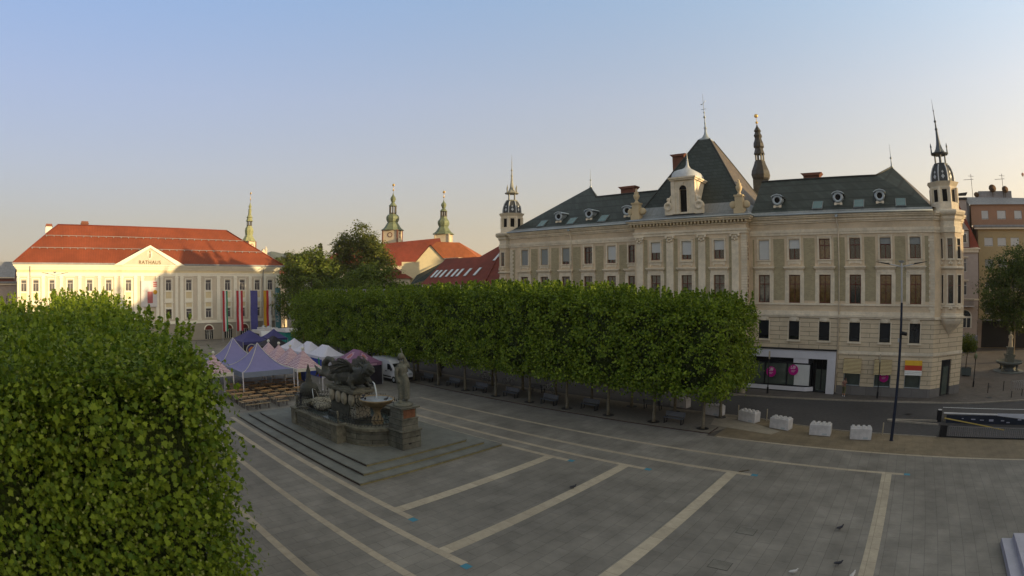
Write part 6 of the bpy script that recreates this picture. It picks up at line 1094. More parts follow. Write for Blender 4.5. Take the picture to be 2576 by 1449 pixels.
# ================================================================= market tents
def tent(name, label, x0, x1, y0, y1, ze, zp, rl=0.0, axis='x', m='lav', vm='lavv', val=.45, pw=1.75, ball=None, walls=(), group=None, legm='steel', seam=None, cat='market tent'):
    cx, cy = (x0+x1)/2, (y0+y1)/2; hx, hy = (x1-x0)/2, (y1-y0)/2
    t = thing(name, label, cat, (cx,cy,0), 0, group); b = MB(); n = 9; vs = []; K = 6
    for k in range(n+1):
        s = k/n; z = ze+(zp-ze)*(s**pw); ax_ = hx+((rl if axis == 'x' else 0)-hx)*s; ay_ = hy+((rl if axis == 'y' else 0)-hy)*s
        ax_ = max(ax_,.02); ay_ = max(ay_,.02)
        c4 = [(-ax_,-ay_),(ax_,-ay_),(ax_,ay_),(-ax_,ay_)]
        for q in range(4):
            for u in range(K):
                f = u/K; p0, p1 = c4[q], c4[(q+1)%4]; sag = -.10*math.sin(math.pi*f)*(1-s)*(1-.3*s)
                vs.append((p0[0]+(p1[0]-p0[0])*f, p0[1]+(p1[1]-p0[1])*f, z+sag*(.6 if s else .25)))
    m_ = 4*K; fs = [(k*m_+i, k*m_+(i+1)%m_, (k+1)*m_+(i+1)%m_, (k+1)*m_+i) for k in range(n) for i in range(m_)]+[tuple(n*m_+i for i in range(m_))]
    b.smooth = True; b.add(vs, fs); b.build('canopy', M[m], t)
    b = MB(); e = .012
    for (xa,xb,ya,yb) in ((-hx,hx,-hy-e,-hy+e),(-hx,hx,hy-e,hy+e),(-hx-e,-hx+e,-hy,hy),(hx-e,hx+e,-hy,hy)): b.box(xa,xb,ya,yb,ze-val,ze+.005)
    b.build('valance', M[vm], t)
    if seam:
        b = MB(); 
        for sx in (-1,1):
            for sy in (-1,1): b.tube([(sx*(hx+((rl if axis=='x' else 0)-hx)*s), sy*(hy+((rl if axis=='y' else 0)-hy)*s), ze+.015+(zp-ze)*s**pw) for s in [k/8 for k in range(9)]], .03, 4)
        b.build('seam', M[seam], t)
    for sx in (-1,1):
        for sy in (-1,1):
            b = MB(); b.box(sx*hx-.045,sx*hx+.045,sy*hy-.045,sy*hy+.045,0,ze); b.box(sx*hx-.12,sx*hx+.12,sy*hy-.12,sy*hy+.12,0,.02); b.build('leg', M[legm], t)
    for wsd, wm in walls:
        b = MB(); o_ = .0
        q = {'s':(-hx,hx,-hy+.02,-hy+.05),'n':(-hx,hx,hy-.05,hy-.02),'e':(hx-.05,hx-.02,-hy,hy),'w':(-hx+.02,-hx+.05,-hy,hy)}[wsd]; b.box(*q,.02,ze-val*.3); b.build('side_wall', M[wm], t)
    if ball:
        b = MB(); b.smooth = True; b.ball((0,0,zp+.12), ball, 12); b.lathe(0,0,[(.10,zp-.12),(.07,zp),(.07,zp+.1)],8); b.build('ball_finial', M['whitev'], t)
    return t
G1 = 'market tents on the square'
tent('pagoda_tent', 'lavender pagoda tent standing over the wooden tables, nearest the fountain', -54.4,-48.9,17.75,23.25,2.35,4.75,m='lav',vm='lavv',val=.5,seam='whitev',group=G1,pw=1.9,legm='white')
tent('pagoda_tent', 'second lavender pagoda tent behind the first, half hidden by leaves', -60.5,-55.0,17.2,22.7,2.35,4.8,m='lav',vm='lavv',val=.5,seam='whitev',group=G1,pw=1.9,legm='white')
for k, lb in enumerate(('pink printed cone tent with cream valance, nearest of the four in the row','second pink printed cone tent from the fountain end of the row','third pink printed cone tent from the fountain end of the row','farthest pink printed cone tent of the row')):
    tent('cone_tent', lb, -51.2-3.02*k,-48.25-3.02*k,23.35,26.2 if k < 3 else 26.2,2.35,4.0,m='trulli',vm='whitev',val=.32,ball=.17,group=G1,pw=1.25,legm='white')
tent('cone_tent', 'pink printed tent mostly hidden by the near tree, left of the lavender one', -52.6,-49.6,14.0,17.0,2.35,4.0,m='trulli',vm='whitev',val=.32,ball=.17,group=G1,pw=1.25,legm='white')
tent('ridge_tent', 'white ridge tent with blue side wall, nearest the mauve pavilion', -58.3,-54.2,29.5,32.7,2.4,3.5,rl=.8,m='tentw',vm='tentw',val=.3,walls=(('s','bluew'),('e','tentw')),group=G1,pw=1.35,legm='white')
tent('ridge_tent', 'middle white ridge tent of the three in line', -62.6,-58.4,29.5,32.7,2.4,3.55,rl=.6,m='tentw',vm='tentw',val=.3,walls=(('s','bluew'),),group=G1,pw=1.35,legm='white')
tent('ridge_tent', 'farthest white ridge tent of the three in line', -66.8,-62.7,29.5,32.7,2.4,3.6,rl=.1,m='tentw',vm='tentw',val=.3,group=G1,pw=1.35,legm='white')
t = tent('pavilion', 'mauve pavilion with printed roof and black side walls beside the white van', -51.5,-47.3,29.4,33.0,2.42,3.6,rl=.75,m='purple',vm='purple',val=.35,walls=(('s','blackc'),('e','blackc'),('w','blackc')),group=G1,pw=1.25)
b = MB(); 
def onroof(bx, u0, u1, s0, s1, side, mi, w=2.1, d=1.8, ze=2.42, zp=3.6, rl=.75, e=.02):
    """a printed patch lying on one slope of the pavilion roof"""
    b.m = mi
    def P_(u, s):
        z = ze+(zp-ze)*s**1.25+e; hx = w+(rl-w)*s; hy = d*(1-s)
        return (u*hx,-hy-.0,z) if side == 's' else (hx,u*hy,z)
    n = 5
    for i in range(n):
        for j in range(n):
            if (i-2)**2+(j-2)**2 > 6: continue
            a0, a1 = u0+(u1-u0)*i/n, u0+(u1-u0)*(i+1)/n; c0, c1 = s0+(s1-s0)*j/n, s0+(s1-s0)*(j+1)/n; b.add([P_(a0,c0),P_(a1,c0),P_(a1,c1),P_(a0,c1)],[(0,1,2,3)])
onroof(b,-.45,.25,.25,.8,'s',1); onroof(b,-.3,.1,.35,.7,'s',0,e=.03); onroof(b,-.5,.4,.3,.8,'e',1); onroof(b,-.3,.2,.4,.7,'e',0,e=.03)
b.m = 1; b.box(2.105,2.12,-.9,1.1,2.12,2.3); b.build('roof_print', [M['salmon'], M['mauvelt']], t)
t = tent('navy_pavilion', 'dark navy pavilion with orange round emblem at the far end of the market', -81,-75.2,27.6,32.0,2.35,3.75,rl=.5,m='navy',vm='navy',val=.4,walls=(('s','navy'),('e','blackc')),group=G1,pw=1.3)
b = MB(); b.T = Matrix.Translation((2.93,-.9,1.2)) @ Matrix.Rotation(R(90),4,'Y'); b.m = 0; b.cyl(0,0,0,.02,.85,n=24); b.m = 1; b.cyl(0,0,.02,.03,.74,n=24); b.m = 2; b.prism([(-.1,-.5),(.35,-.45),(.45,.1),(.25,.45),(-.25,.5),(-.5,0)],.03,.045,'z'); b.build('emblem', [M['whitev'], M['navy'], M['orangep']], t)
tent('navy_pavilion', 'smaller navy peaked tent right behind the large navy one', -82,-78.5,33.2,36.5,2.3,3.6,rl=.1,m='navy',vm='navy',val=.3,group=G1,pw=1.3)
tent('black_tent', 'black peaked tent between navy and white tents', -72.6,-68.2,28.4,32.6,2.3,3.5,rl=.4,m='blackc',vm='blackc',val=.4,walls=(('s','blackc'),),group=G1,pw=1.4)
# food trucks at the far end
t = thing('food_trailer', 'white rounded food trailer parked by the town hall end', 'trailer', (-92,37.5,0)); b = MB(); b.smooth = False; b.prism([(-2.6,.5),(2.6,.5),(2.7,1.6),(2.3,2.5),(-2.3,2.5),(-2.7,1.6)],-1.1,1.1); b.build('body', M['vanw'], t)
b = MB(); b.box(-1.5,1.5,-1.14,-1.1,1.2,2.0); b.build('hatch', M['black'], t)
for sx in (-.9,.9): b = MB(); b.T = Matrix.Translation((sx,-1.0,.35)) @ Matrix.Rotation(R(90),4,'X'); b.cyl(0,0,-.1,.1,.35,n=14); b.build('wheel', M['rubber'], t)
t = thing('white_truck', 'white box truck with two round roof fans behind the market', 'truck', (-97,41.0,0), R(20)); b = MB(); b.m = 0; b.box(-2.2,1.6,-1.0,1.0,.7,2.5); b.prism([(1.6,.6),(3.0,.6),(3.0,1.5),(2.5,2.3),(1.6,2.3)],-1.0,1.0); b.m = 1; b.prism([(2.0,1.5),(2.9,1.5),(2.45,2.2),(2.0,2.2)],-1.02,1.02); b.build('body', [M['vanw'], M['glass']], t)
for sx in (-1.4,.2): b = MB(); b.cyl(sx,0,2.5,2.8,.4,.3,n=12); b.build('roof_fan', M['gutter'], t)
for sx in (-1.9,2.2): b = MB(); b.T = Matrix.Translation((sx,-.95,.42)) @ Matrix.Rotation(R(90),4,'X'); b.cyl(0,0,-.12,.12,.42,n=14); b.build('wheel', M['rubber'], t)
t = thing('teal_kiosk', 'teal kiosk with white roof and small label next to the plane trees', 'kiosk', (-89,41.2,0), R(12)); b = MB(); b.m = 0; b.box(-1.3,1.3,-1.2,1.2,.3,2.3); b.m = 1; b.box(-.4,.5,-1.22,-1.2,1.0,1.5); b.build('body', [M['teal'], M['fwhite']], t); b = MB(); b.prism([(-1.6,2.3),(1.6,2.3),(1.3,2.8),(-1.3,2.8)],-1.4,1.4); b.build('roof', M['white'], t)
# flag poles
t = thing('rust_flagpole', 'thin rusty pole standing between the white and pink tents', 'pole', (-57.6,28.9,0)); b = MB(); b.tube([(0,0,0),(0,0,2.6),(0,0,4.85)],[.035,.03,.02],6); b.m=0; b.build('pole', M['rust'], t)
t = thing('flag', 'furled green, white and red flag on a white pole behind the fountain', 'flag', (-51.4,27.5,0)); b = MB(); b.tube([(0,0,0),(0,0,2.9)],.03,6); b.build('pole', M['white'], t)
b = MB(); b.m = 0; b.prism([(0,2.85),(.2,2.2),(.24,1.75),(0,1.6)],-.05,.05); b.m = 1; b.prism([(.0,1.6),(.24,1.75),(.32,1.2),(.02,1.05)],-.05,.05); b.m = 2; b.prism([(.02,1.05),(.32,1.2),(.3,.9),(.05,.8)],-.05,.05); b.build('cloth', [M['fgreen'], M['fwhite'], M['fred']], t)
# ================================================================= beer tables and benches
b = MB(); b.box(-.31,.31,-.575,.575,.735,.76); ttop = b.mesh('table_top', M['wood'])
b = MB()
b.tube([(-.26,0,0),(-.2,0,.73)],.016,4); b.tube([(.26,0,0),(.2,0,.73)],.016,4); b.tube([(-.23,0,.3),(.23,0,.3)],.013,4); tleg = b.mesh('leg', M['legbrown'])

b = MB(); b.box(-.125,.125,-.575,.575,.455,.48); btop = b.mesh('seat', M['woodl'])
b = MB()
b.tube([(-.11,0,0),(-.09,0,.455)],.016,4); b.tube([(.11,0,0),(.09,0,.455)],.016,4); b.tube([(-.1,0,.15),(.1,0,.15)],.013,4); bleg = b.mesh('leg', M['legbrown'])

num = ['first','second','third','fourth','fifth','sixth']
for r_ in range(6):
    ys_ = [16.5,17.8,19.6] if r_ == 0 else [16.5,17.8,19.6,21.3] if r_ == 1 else [16.5,17.8,19.6,21.3,23.0] if r_ < 4 else [17.8,19.6,21.3,23.0,24.5]
    for c_, y_ in enumerate(ys_):
        x_ = -44.15-1.64*r_; jx, jy, jr = random.uniform(-.05,.05), random.uniform(-.05,.05), random.uniform(-.03,.03); pos = '%s row from fountain, %s from near tree' % (num[r_], num[c_])
        t = thing('beer_table', 'wooden beer table, '+pos, 'table', (x_+jx,y_+jy,0), jr, 'beer tables under the tents'); obj('table_top', ttop, t); [obj('leg', tleg, t, loc=(0,q_,0)) for q_ in (-.42,.42)]
        for s, w_ in ((1,'fountain side'),(-1,'far side')):
            t = thing('beer_bench', ('bench on %s of table, %s' % (w_, pos)), 'bench', (x_+jx+s*.56+random.uniform(-.04,.04),y_+jy+random.uniform(-.06,.06),0), jr+random.uniform(-.03,.03), 'beer benches at the tables'); obj('seat', btop, t); [obj('leg', bleg, t, loc=(0,q_,0)) for q_ in (-.42,.42)]
# recycling bins
for i, (m_, lb) in enumerate((('brownm','brown wheeled bin behind the tables'),('yellowm','yellow wheeled bin between the brown and blue ones'),('bluem','blue wheeled bin at the right of the three'))):
    t = thing('wheeled_bin', lb, 'bin', (-55.3+.7*i,27.0,0), R(200), 'wheeled bins behind the tables'); b = MB(); b.prism([(-.24,.05),(.24,.05),(.3,1.0),(-.3,1.0)],-.3,.3); b.build('body', M[m_], t); b = MB(); b.prism([(-.31,1.0),(.31,1.0),(.28,1.1),(-.28,1.08)],-.34,.32); b.build('lid', M[m_], t)
# ================================================================= white van
V = thing('white_van', 'white high-roof panel van parked behind the club bearer statue', 'van', (-48.6,35.2,0), R(-2))
b = MB(); b.smooth = False
side = [(-2.55,.42),(2.45,.42),(2.62,.62),(2.62,1.02),(2.35,1.22),(1.85,1.38),(1.15,2.05),(.75,2.36),(.3,2.46),(-2.45,2.46),(-2.58,2.3)]
b.prism(side,-.95,.95); b.build('body', M['vanw'], V)
b = MB(); b.add([(1.90,-.80,1.38),(1.90,.80,1.38),(1.24,.76,2.0),(1.24,-.76,2.0)],[(0,1,2,3)]); [b.v.__setitem__(i,(v[0]+.03,v[1],v[2]+.02)) for i,v in enumerate(b.v)]; b.build('windscreen', M['glass'], V)
for s in (-1,1):
    b = MB(); b.prism([(.55,1.35),(1.5,1.38),(1.12,1.85),(.95,1.98),(.55,1.98)], s*.965-.01, s*.965+.01); b.build('side_window', M['glass'], V)
    b = MB(); b.box(1.35,1.45,s*1.0,s*1.16,1.3,1.62); b.build('mirror', M['black'], V)
    b = MB(); b.box(-2.5,1.2,s*.955-.012,s*.955+.012,.55,.68); b.box(.1,.4,s*.955-.015,s*.955+.015,1.12,1.2); b.build('side_trim', M['black'], V)
    b = MB(); b.box(2.55,2.64,s*.62-.18,s*.62+.18,.82,1.05); b.build('headlight', M['gutter'], V)
    for x_ in (-1.5,1.72):
        o = thing('x','x','x') if False else None; b = MB(); b.T = Matrix.Translation((x_,s*.84,.36)) @ Matrix.Rotation(R(90),4,'X'); b.cyl(0,0,-.13,.13,.36,n=18); w_ = b.build('wheel', M['rubber'], V); b = MB(); b.T = Matrix.Translation((x_,s*.84,.36)) @ Matrix.Rotation(R(90),4,'X'); b.cyl(0,0,-.14,.14,.2,n=14); b.build('rim', M['gutter'], w_)
b = MB(); b.box(2.56,2.66,-.9,.9,.4,.62); b.build('bumper', M['black'], V)
b = MB(); b.box(2.655,2.67,-.26,.26,.46,.56); b.build('number_plate', M['fwhite'], V)
# ================================================================= tall double lamp posts
def lamp(x, y, rot, label):
    t = thing('street_lamp', label, 'street lamp', (x,y,0), rot, 'tall double street lamps')
    b = MB(); b.m = 0; b.lathe(0,0,[(.17,0),(.17,.04),(.125,.05),(.10,5.0),(.085,9.35)],12); b.m = 1; b.lathe(0,0,[(.075,9.35),(.07,12.0),(.05,12.05)],12); b.build('post', [M['lampblue'], M['steel']], t)
    for s in (-1,1):
        b = MB(); b.m = 0; b.tube([(0,0,11.7),(s*.6,0,11.83),(s*.95,0,11.88)],[.05,.04,.03],6); b.m = 1; b.prism([(s*.85,11.84),(s*1.88,12.03),(s*1.88,12.06),(s*.95,11.95)],-.14,.14); b.build('lamp_arm', [M['steel'], M['iron']], t)
    b = MB(); b.cyl(0,0,11.98,12.12,.16,.24,n=12); b.build('cap', M['steel'], t)
    return t
L1 = lamp(.04,38.7,0,'tall slim two-armed street lamp with white top between concrete blocks and ramp')
b = MB(); b.box(-.02,.1,-.14,-.08,7.0,7.3); b.smooth = True; b.tube([(.05,-.1,7.35),(.45,-.2,7.3)],[.13,.12],10); b.build('camera_housing', M['iron'], L1)
b = MB(); b.box(-.2,-.08,-.12,0,6.75,7.0); b.build('junction_box', M['steel'], L1)
lamp(-72,-.4,R(90),'tall street lamp seen above the near tree in front of the town hall')
# small street lamps
def small_lamp(x, y, h, label, old=False):
    t = thing('pillar_lamp', label, 'street lamp', (x,y,.12), 0, 'short street lamps on the pavement')
    b = MB(); b.lathe(0,0,[(.10,0),(.10,.6),(.055,.65),(.05,h-.75)],10); b.build('post', M['iron'], t)
    b = MB(); b.smooth = True
    if old: b.lathe(0,0,[(.06,h-.75),(.2,h-.6),(.24,h-.35),(.1,h-.15),(.03,h-.1),(.02,h+.1)],10)
    else: b.lathe(0,0,[(.075,h-.75),(.085,h-.7),(.085,h-.05),(.05,h)],10)
    b.build('lantern', M['shell'] if not old else M['copper'], t)
small_lamp(-12.98,51.65,4.1,'short pillar lamp with pale glass tube in front of the shopfront'); small_lamp(-1.89,52.75,4.1,'short pillar lamp with pale glass tube in front of the tan awnings'); small_lamp(9.18,61.0,3.6,'old-style green lantern post on the open pavement behind the corner',True)
# ================================================================= concrete barrier blocks
b = MB(); 
P8 = [(-.8,-.4),(.8,-.4),(.8,.4),(-.8,.4)]; c_ = .03
b.lathe; b.add([(-.8+c_,-.4+c_,0),(.8-c_,-.4+c_,0),(.8-c_,.4-c_,0),(-.8+c_,.4-c_,0),(-.8,-.4,c_),(.8,-.4,c_),(.8,.4,c_),(-.8,.4,c_),(-.8,-.4,.8-c_),(.8,-.4,.8-c_),(.8,.4,.8-c_),(-.8,.4,.8-c_),(-.8+c_,-.4+c_,.8),(.8-c_,-.4+c_,.8),(.8-c_,.4-c_,.8),(-.8+c_,.4-c_,.8)],
   [(3,2,1,0)]+[(k*4+i,k*4+(i+1)%4,(k+1)*4+(i+1)%4,(k+1)*4+i) for k in range(3) for i in range(4)]+[(12,13,14,15)])
blk = b.mesh('block', M['conc'])
b = MB()
b.lathe(0,0,[(.17,.80),(.13,.90)],4,R(45)); stud = b.mesh('stud', M['conc'])
b = MB(); b.box(.18,.55,-.408,-.4,.08,.2); plate = b.mesh('label_plate', M['gutter'])
for i, (x, y, rz, lb) in enumerate([(-2.33,38.65,8,'pale concrete block nearest the tall lamp post'),(-5.42,38.85,1,'pale concrete block, second from the tall lamp post'),(-8.65,39.55,-14,'pale concrete block, third from the tall lamp post'),(-11.6,40.75,-18,'pale concrete block beside the two thin posts'),(-14.9,41.6,-12,'pale concrete block behind the last tree trunk'),(-18.6,43.0,-8,'pale concrete block half hidden among the trunks')]):
    t = thing('concrete_block', lb, 'concrete block', (x,y,.012), R(rz), 'concrete barrier blocks along the street'); obj('block', blk, t); [obj('stud', stud, t, loc=(-.6+.4*q_,-.2+.4*p_,0)) for q_ in range(4) for p_ in range(2)]; obj('label_plate', plate, t)
for i, (x, y, h, lb) in enumerate([(-12.9,41.9,.95,'thin pale post left of the fourth block'),(-10.3,41.4,.95,'thin pale post right of the fourth block'),(-.72,40.1,.9,'thin pale post left of the lamp base')]):
    t = thing('marker_post', lb, 'post', (x,y,0), 0, 'thin marker posts by the street'); b = MB(); b.lathe(0,0,[(.05,0),(.05,h-.04),(.03,h)],8); b.build('post', M['shell'], t)
t = thing('dark_bollard', 'stout dark bollard at the head of the ramp', 'bollard', (4.05,45.2,0)); b = MB(); b.lathe(0,0,[(.23,0),(.23,.9),(.2,.93)],14); b.build('post', M['rust'] if False else M['iron'], t); b = MB(); b.lathe(0,0,[(.19,.93),(.17,.96)],14); b.build('cap', M['conc'], t)
for i, (x, y, h, lb) in enumerate([(10.46,57.7,1.0,'slim bollard nearest the palace corner on the open pavement'),(12.54,58.95,1.0,'slim bollard between the corner and the bicycle stands'),(12.82,55.43,.65,'short dark bollard at the kerb near the right edge'),(14.3,56.5,.65,'short dark bollard cut by the right edge')]):
    t = thing('bollard', lb, 'bollard', (x,y,.12), 0, 'bollards on the pavement'); b = MB(); b.lathe(0,0,[(.045,0),(.045,h-.08),(.06,h-.05),(.03,h)],8); b.build('post', M['iron'], t)
t = thing('bicycle_rack', 'row of thin metal bicycle hoops on the pavement at the right edge', 'bicycle rack', (14.6,60.2,.12), R(25))
for k in range(6):
    b = MB(); b.tube([(-.8+.35*k,-.35,0),(-.8+.35*k,-.35,.7),(-.8+.35*k,-.2,.85),(-.8+.35*k,.2,.85),(-.8+.35*k,.35,.7),(-.8+.35*k,.35,0)],.022,6); b.build('hoop', M['steel'], t)
# ================================================================= ramp of the underground garage
t = thing('garage_ramp', 'garage ramp with grey parapet, striped fence panels and posters at the right edge', 'ramp', (8,42.5,0)); I_ = Matrix.Translation((-8,-42.5,0))
b = MB(I_); b.m = 0; b.box(4.5,30,45.35,45.6,.006,.60); b.m = 1; b.box(4.45,30,45.3,45.65,.60,.66); b.build('rear_parapet', [M['grime'], M['conc']], t)
b = MB(I_); b.m = 0; b.box(4.0,30,40.36,40.44,.006,.10); b.m = 1
for k in range(150): b.box(4.6+.17*k,4.64+.17*k,40.38,40.42,.1,.78)
b.m = 1; b.box(4.5,30,40.38,40.42,.78,.82); b.build('front_railing', [M['iron'], mat('grey_bar',(.19,.18,.18),rough=.5,metal=.3)], t)
b = MB(I_); b.m = 0; b.box(3.85,4.4,40.38,40.95,.006,.85); b.m = 0; b.build('end_pillar', M['iron'], t)
b = MB(I_); b.add([(4.4,40.5,.03),(30,40.5,.03),(30,45.3,.03),(4.4,45.3,.03)],[(0,1,2,3)]); b.build('ramp_floor', M['asphalt'], t)
b = MB(I_); b.m = 0; b.tube([(4.4,43.7,.62),(7,42.6,.50),(9.4,41.6,.36)],.05,6); b.build('yellow_handrail', M['yline'], t)
b = MB(I_); b.m = 0; b.prism([(4.6,.12),(30,.12),(30,.34),(14,.34),(9.0,.78),(4.6,.74)],44.3,44.36); b.m = 1; b.prism([(9.2,.78),(14,.36),(30,.36),(30,.95),(9.2,.95)],44.38,44.42); rr = random.Random(2); b.m = 2
for k in range(9): x_ = 5.8+.9*k+rr.uniform(-.2,.2); z_ = .25+rr.uniform(0,.25); b.box(x_,x_+rr.uniform(.15,.5),44.285,44.298,z_,z_+rr.uniform(.04,.16))
b.build('poster_fence', [M['navyp'], M['zincp'], M['lilac']], t)
b = MB(); pts = [(-.55,44.45),(-.3,44.2),(1.4,44.05),(3.9,43.75),(3.95,43.95),(1.5,44.25),(.2,44.5),(1.5,44.8),(3.9,45.0),(3.9,45.2),(1.4,45.0),(-.1,44.85),(-.5,44.7)]; b.prism(pts,.005,.13,'z'); b.build('traffic_island_kerb', M['kerb'], kind='structure')
# lilac-white slabs at the lower right
t = thing('stepped_platform', 'lilac-white stepped slab platform cut by the lower right corner', 'platform', (7.4,21.6,0)); b = MB(); b.box(-1.15,3,-4,1.45,0,.24); b.build('lower_slab', M['lilac'], t); b = MB(); b.box(-.58,3,-4,1.5,.24,.46); b.build('upper_slab', M['lilac'], t)
# ================================================================= park benches under the trees
bm = {}
b = MB()
for k in range(4): b.box(-.85,.85,-.22+.115*k,-.13+.115*k,.43,.46)
bm['seat'] = b.mesh('seat', M['benchw']); b = MB()
for k in range(3): b.add([(-.85,.25+.03*k,.52+.12*k),(.85,.25+.03*k,.52+.12*k),(.85,.27+.03*k,.62+.12*k),(-.85,.27+.03*k,.62+.12*k),(-.85,.28+.03*k,.52+.12*k),(.85,.28+.03*k,.52+.12*k),(.85,.30+.03*k,.62+.12*k),(-.85,.30+.03*k,.62+.12*k)],[(0,1,2,3),(7,6,5,4),(0,4,5,1),(3,2,6,7),(0,3,7,4),(1,5,6,2)])
bm['back'] = b.mesh('backrest', M['benchw']); b = MB(); b.box(-.03,.03,-.24,.26,0,.04); b.box(-.03,.03,-.2,-.14,0,.43); b.add([(-.03,.2,0),(.03,.2,0),(.03,.36,.86),(-.03,.36,.86),(-.03,.26,0),(.03,.26,0),(.03,.40,.86),(-.03,.40,.86)],[(0,1,2,3),(7,6,5,4),(0,4,5,1),(3,2,6,7),(0,3,7,4),(1,5,6,2)]); b.box(-.03,.03,-.2,.26,.40,.43); bm['leg'] = b.mesh('leg', M['iron'])
def bench(x, y, rz, lb):
    t = thing('park_bench', lb, 'bench', (x,y,.006), R(rz), 'grey slatted benches under the plane trees'); obj('seat', bm['seat'], t); obj('backrest', bm['back'], t)
    for s in (-1,1): obj('leg', bm['leg'], t, loc=(s*.72,0,0))
for i, (x, y) in enumerate([(-16.7,37.4),(-24.8,37.95),(-28.7,37.4),(-33.4,37.65),(-37.3,37.5),(-41.3,37.6),(-45.4,37.5)]): bench(x, y, -3, '%s grey slatted bench from the street end, between the front trunks' % ordn[i])
for i, (x, y) in enumerate([(-20.3,41.0),(-33.0,41.2)]): bench(x, y, 180, ['dark bench facing the street between the back trunks, nearer the street end','dark bench facing the street between the back trunks, farther one'][i])
# bicycles leaning in the shade, parked cars and booth seen under the crowns
def bicycle(x, y, rz, lb):
    t = thing('bicycle', lb, 'bicycle', (x,y,.01), R(rz), 'bicycles in the shade of the trees')
    for s in (-.52,.52):
        b = MB(); n = 20; pts = [(s+.33*math.cos(2*math.pi*k/n),0,.34+.33*math.sin(2*math.pi*k/n)) for k in range(n+1)]; b.tube(pts,.018,5,False)
        for k in range(6): b.tube([(s,0,.34),(s+.32*math.cos(k*1.05),0,.34+.32*math.sin(k*1.05))],.004,3)
        b.build('wheel', M['rubber'], t)
    b = MB(); b.tube([(-.52,0,.34),(-.1,0,.34),(.38,0,.78),(-.18,0,.82),(-.1,0,.34)],.018,5); b.tube([(-.52,0,.34),(-.18,0,.82),(-.2,0,.92)],.014,5); b.tube([(.52,0,.34),(.36,0,.95)],.018,5); b.build('frame', M['steel'], t)
    b = MB(); b.box(-.32,-.1,-.06,.06,.92,.96); b.build('saddle', M['black'], t); b = MB(); b.tube([(.3,-.26,.98),(.37,-.15,.97),(.37,.15,.97),(.3,.26,.98)],.014,5); b.build('handlebar', M['steel'], t)
for i, (x, y, rz) in enumerate([(-31.9,41.6,10),(-37.6,42.1,-4),(-40.0,42.0,6),(-41.0,42.3,12)]): bicycle(x, y, rz, ['bicycle leaning among the back trunks behind the third bench','bicycle parked behind the fifth bench','bicycle next to the one behind the sixth bench','bicycle at the left end of the parked bicycles'][i])
def car(x, y, rz, m, lb):
    t = thing('parked_car', lb, 'car', (x,y,.01), R(rz), 'cars parked beyond the plane trees'); b = MB(); b.prism([(-2.1,.3),(2.1,.3),(2.15,.7),(1.9,.85),(1.1,.92),(.55,1.38),(-1.2,1.42),(-1.8,.98),(-2.12,.9)],-.85,.85); b.build('body', M[m], t)
    b = MB(); b.prism([(.98,.95),(.5,1.32),(-1.15,1.36),(-1.62,.98)],-.862,.862); b.build('window', M['glass'], t)
    for sx in (-1.3,1.3):
        for sy in (-1,1): b = MB(); b.T = Matrix.Translation((sx,sy*.76,.32)) @ Matrix.Rotation(R(90),4,'X'); b.cyl(0,0,-.11,.11,.32,n=14); b.build('wheel', M['rubber'], t)
for i, (x, y, m) in enumerate([(-66,45.5,'vanw'),(-72.5,45.3,'black'),(-60,46.3,'bluem')]): car(x, y, 1, m, ['white parked car seen under the crowns behind the white tents','black parked car beyond the crowns, nearer the town hall','dark blue parked car behind the mauve pavilion'][i])
t = thing('info_booth', 'small grey booth with blue panel and yellow side seen between far trunks', 'booth', (-62.5,43.0,0)); b = MB(); b.box(-1.0,1.0,-.6,.6,0,2.2); b.build('body', M['conc'], t); b = MB(); b.box(-.6,.3,-.62,-.6,.8,1.7); b.build('panel', M['bluem'], t); b = MB(); b.box(1.1,1.9,-.5,.4,0,1.6); b.build('yellow_box', M['yellowm'], t)
t = thing('waste_bin', 'dark square waste bin on a post under the far trees', 'bin', (-49.8,43.6,0)); b = MB(); b.box(-.22,.22,-.22,.22,.35,1.25); b.build('body', M['black'], t); b = MB(); b.box(-.04,.04,-.04,.04,0,.35); b.build('post', M['iron'], t)
t = thing('round_planter', 'round beige planter beside the shopfront at the kerb', 'planter', (-15.4,50.9,.12)); b = MB(); b.lathe(0,0,[(.30,0),(.38,.6),(.42,.62),(.42,.72),(.36,.72)],16); b.build('pot', M['shell'], t)
t = thing('round_planter', 'second round beige planter partly hidden by the last tree', 'planter', (-17.0,50.8,.12)); b = MB(); b.lathe(0,0,[(.30,0),(.38,.6),(.42,.62),(.42,.72),(.36,.72)],16); b.build('pot', M['shell'], t)
# graffiti wall of the house beyond the trees, arcade
t = thing('row_house', 'pale house front with mottled shop windows seen under the far crowns', 'house', (-66,52,0)); b = MB(); b.m = 0; b.box(-36,14,0,6,0,9.4); b.m = 1
for k in range(9): b.box(-34+5*k,-31.2+5*k,-.05,.0,.5,2.9)
b.build('wall', [M['pink'], mat('mottled_window',(.05,.055,.06),rough=.2,var=.5,scale=1.5,col2=(.42,.42,.44),spec=.8,big=2,bigv=.5)], t); b = MB(); b.box(-36.2,14.2,-.3,6.2,9.4,9.7); b.build('roof', M['greyroof'], t)
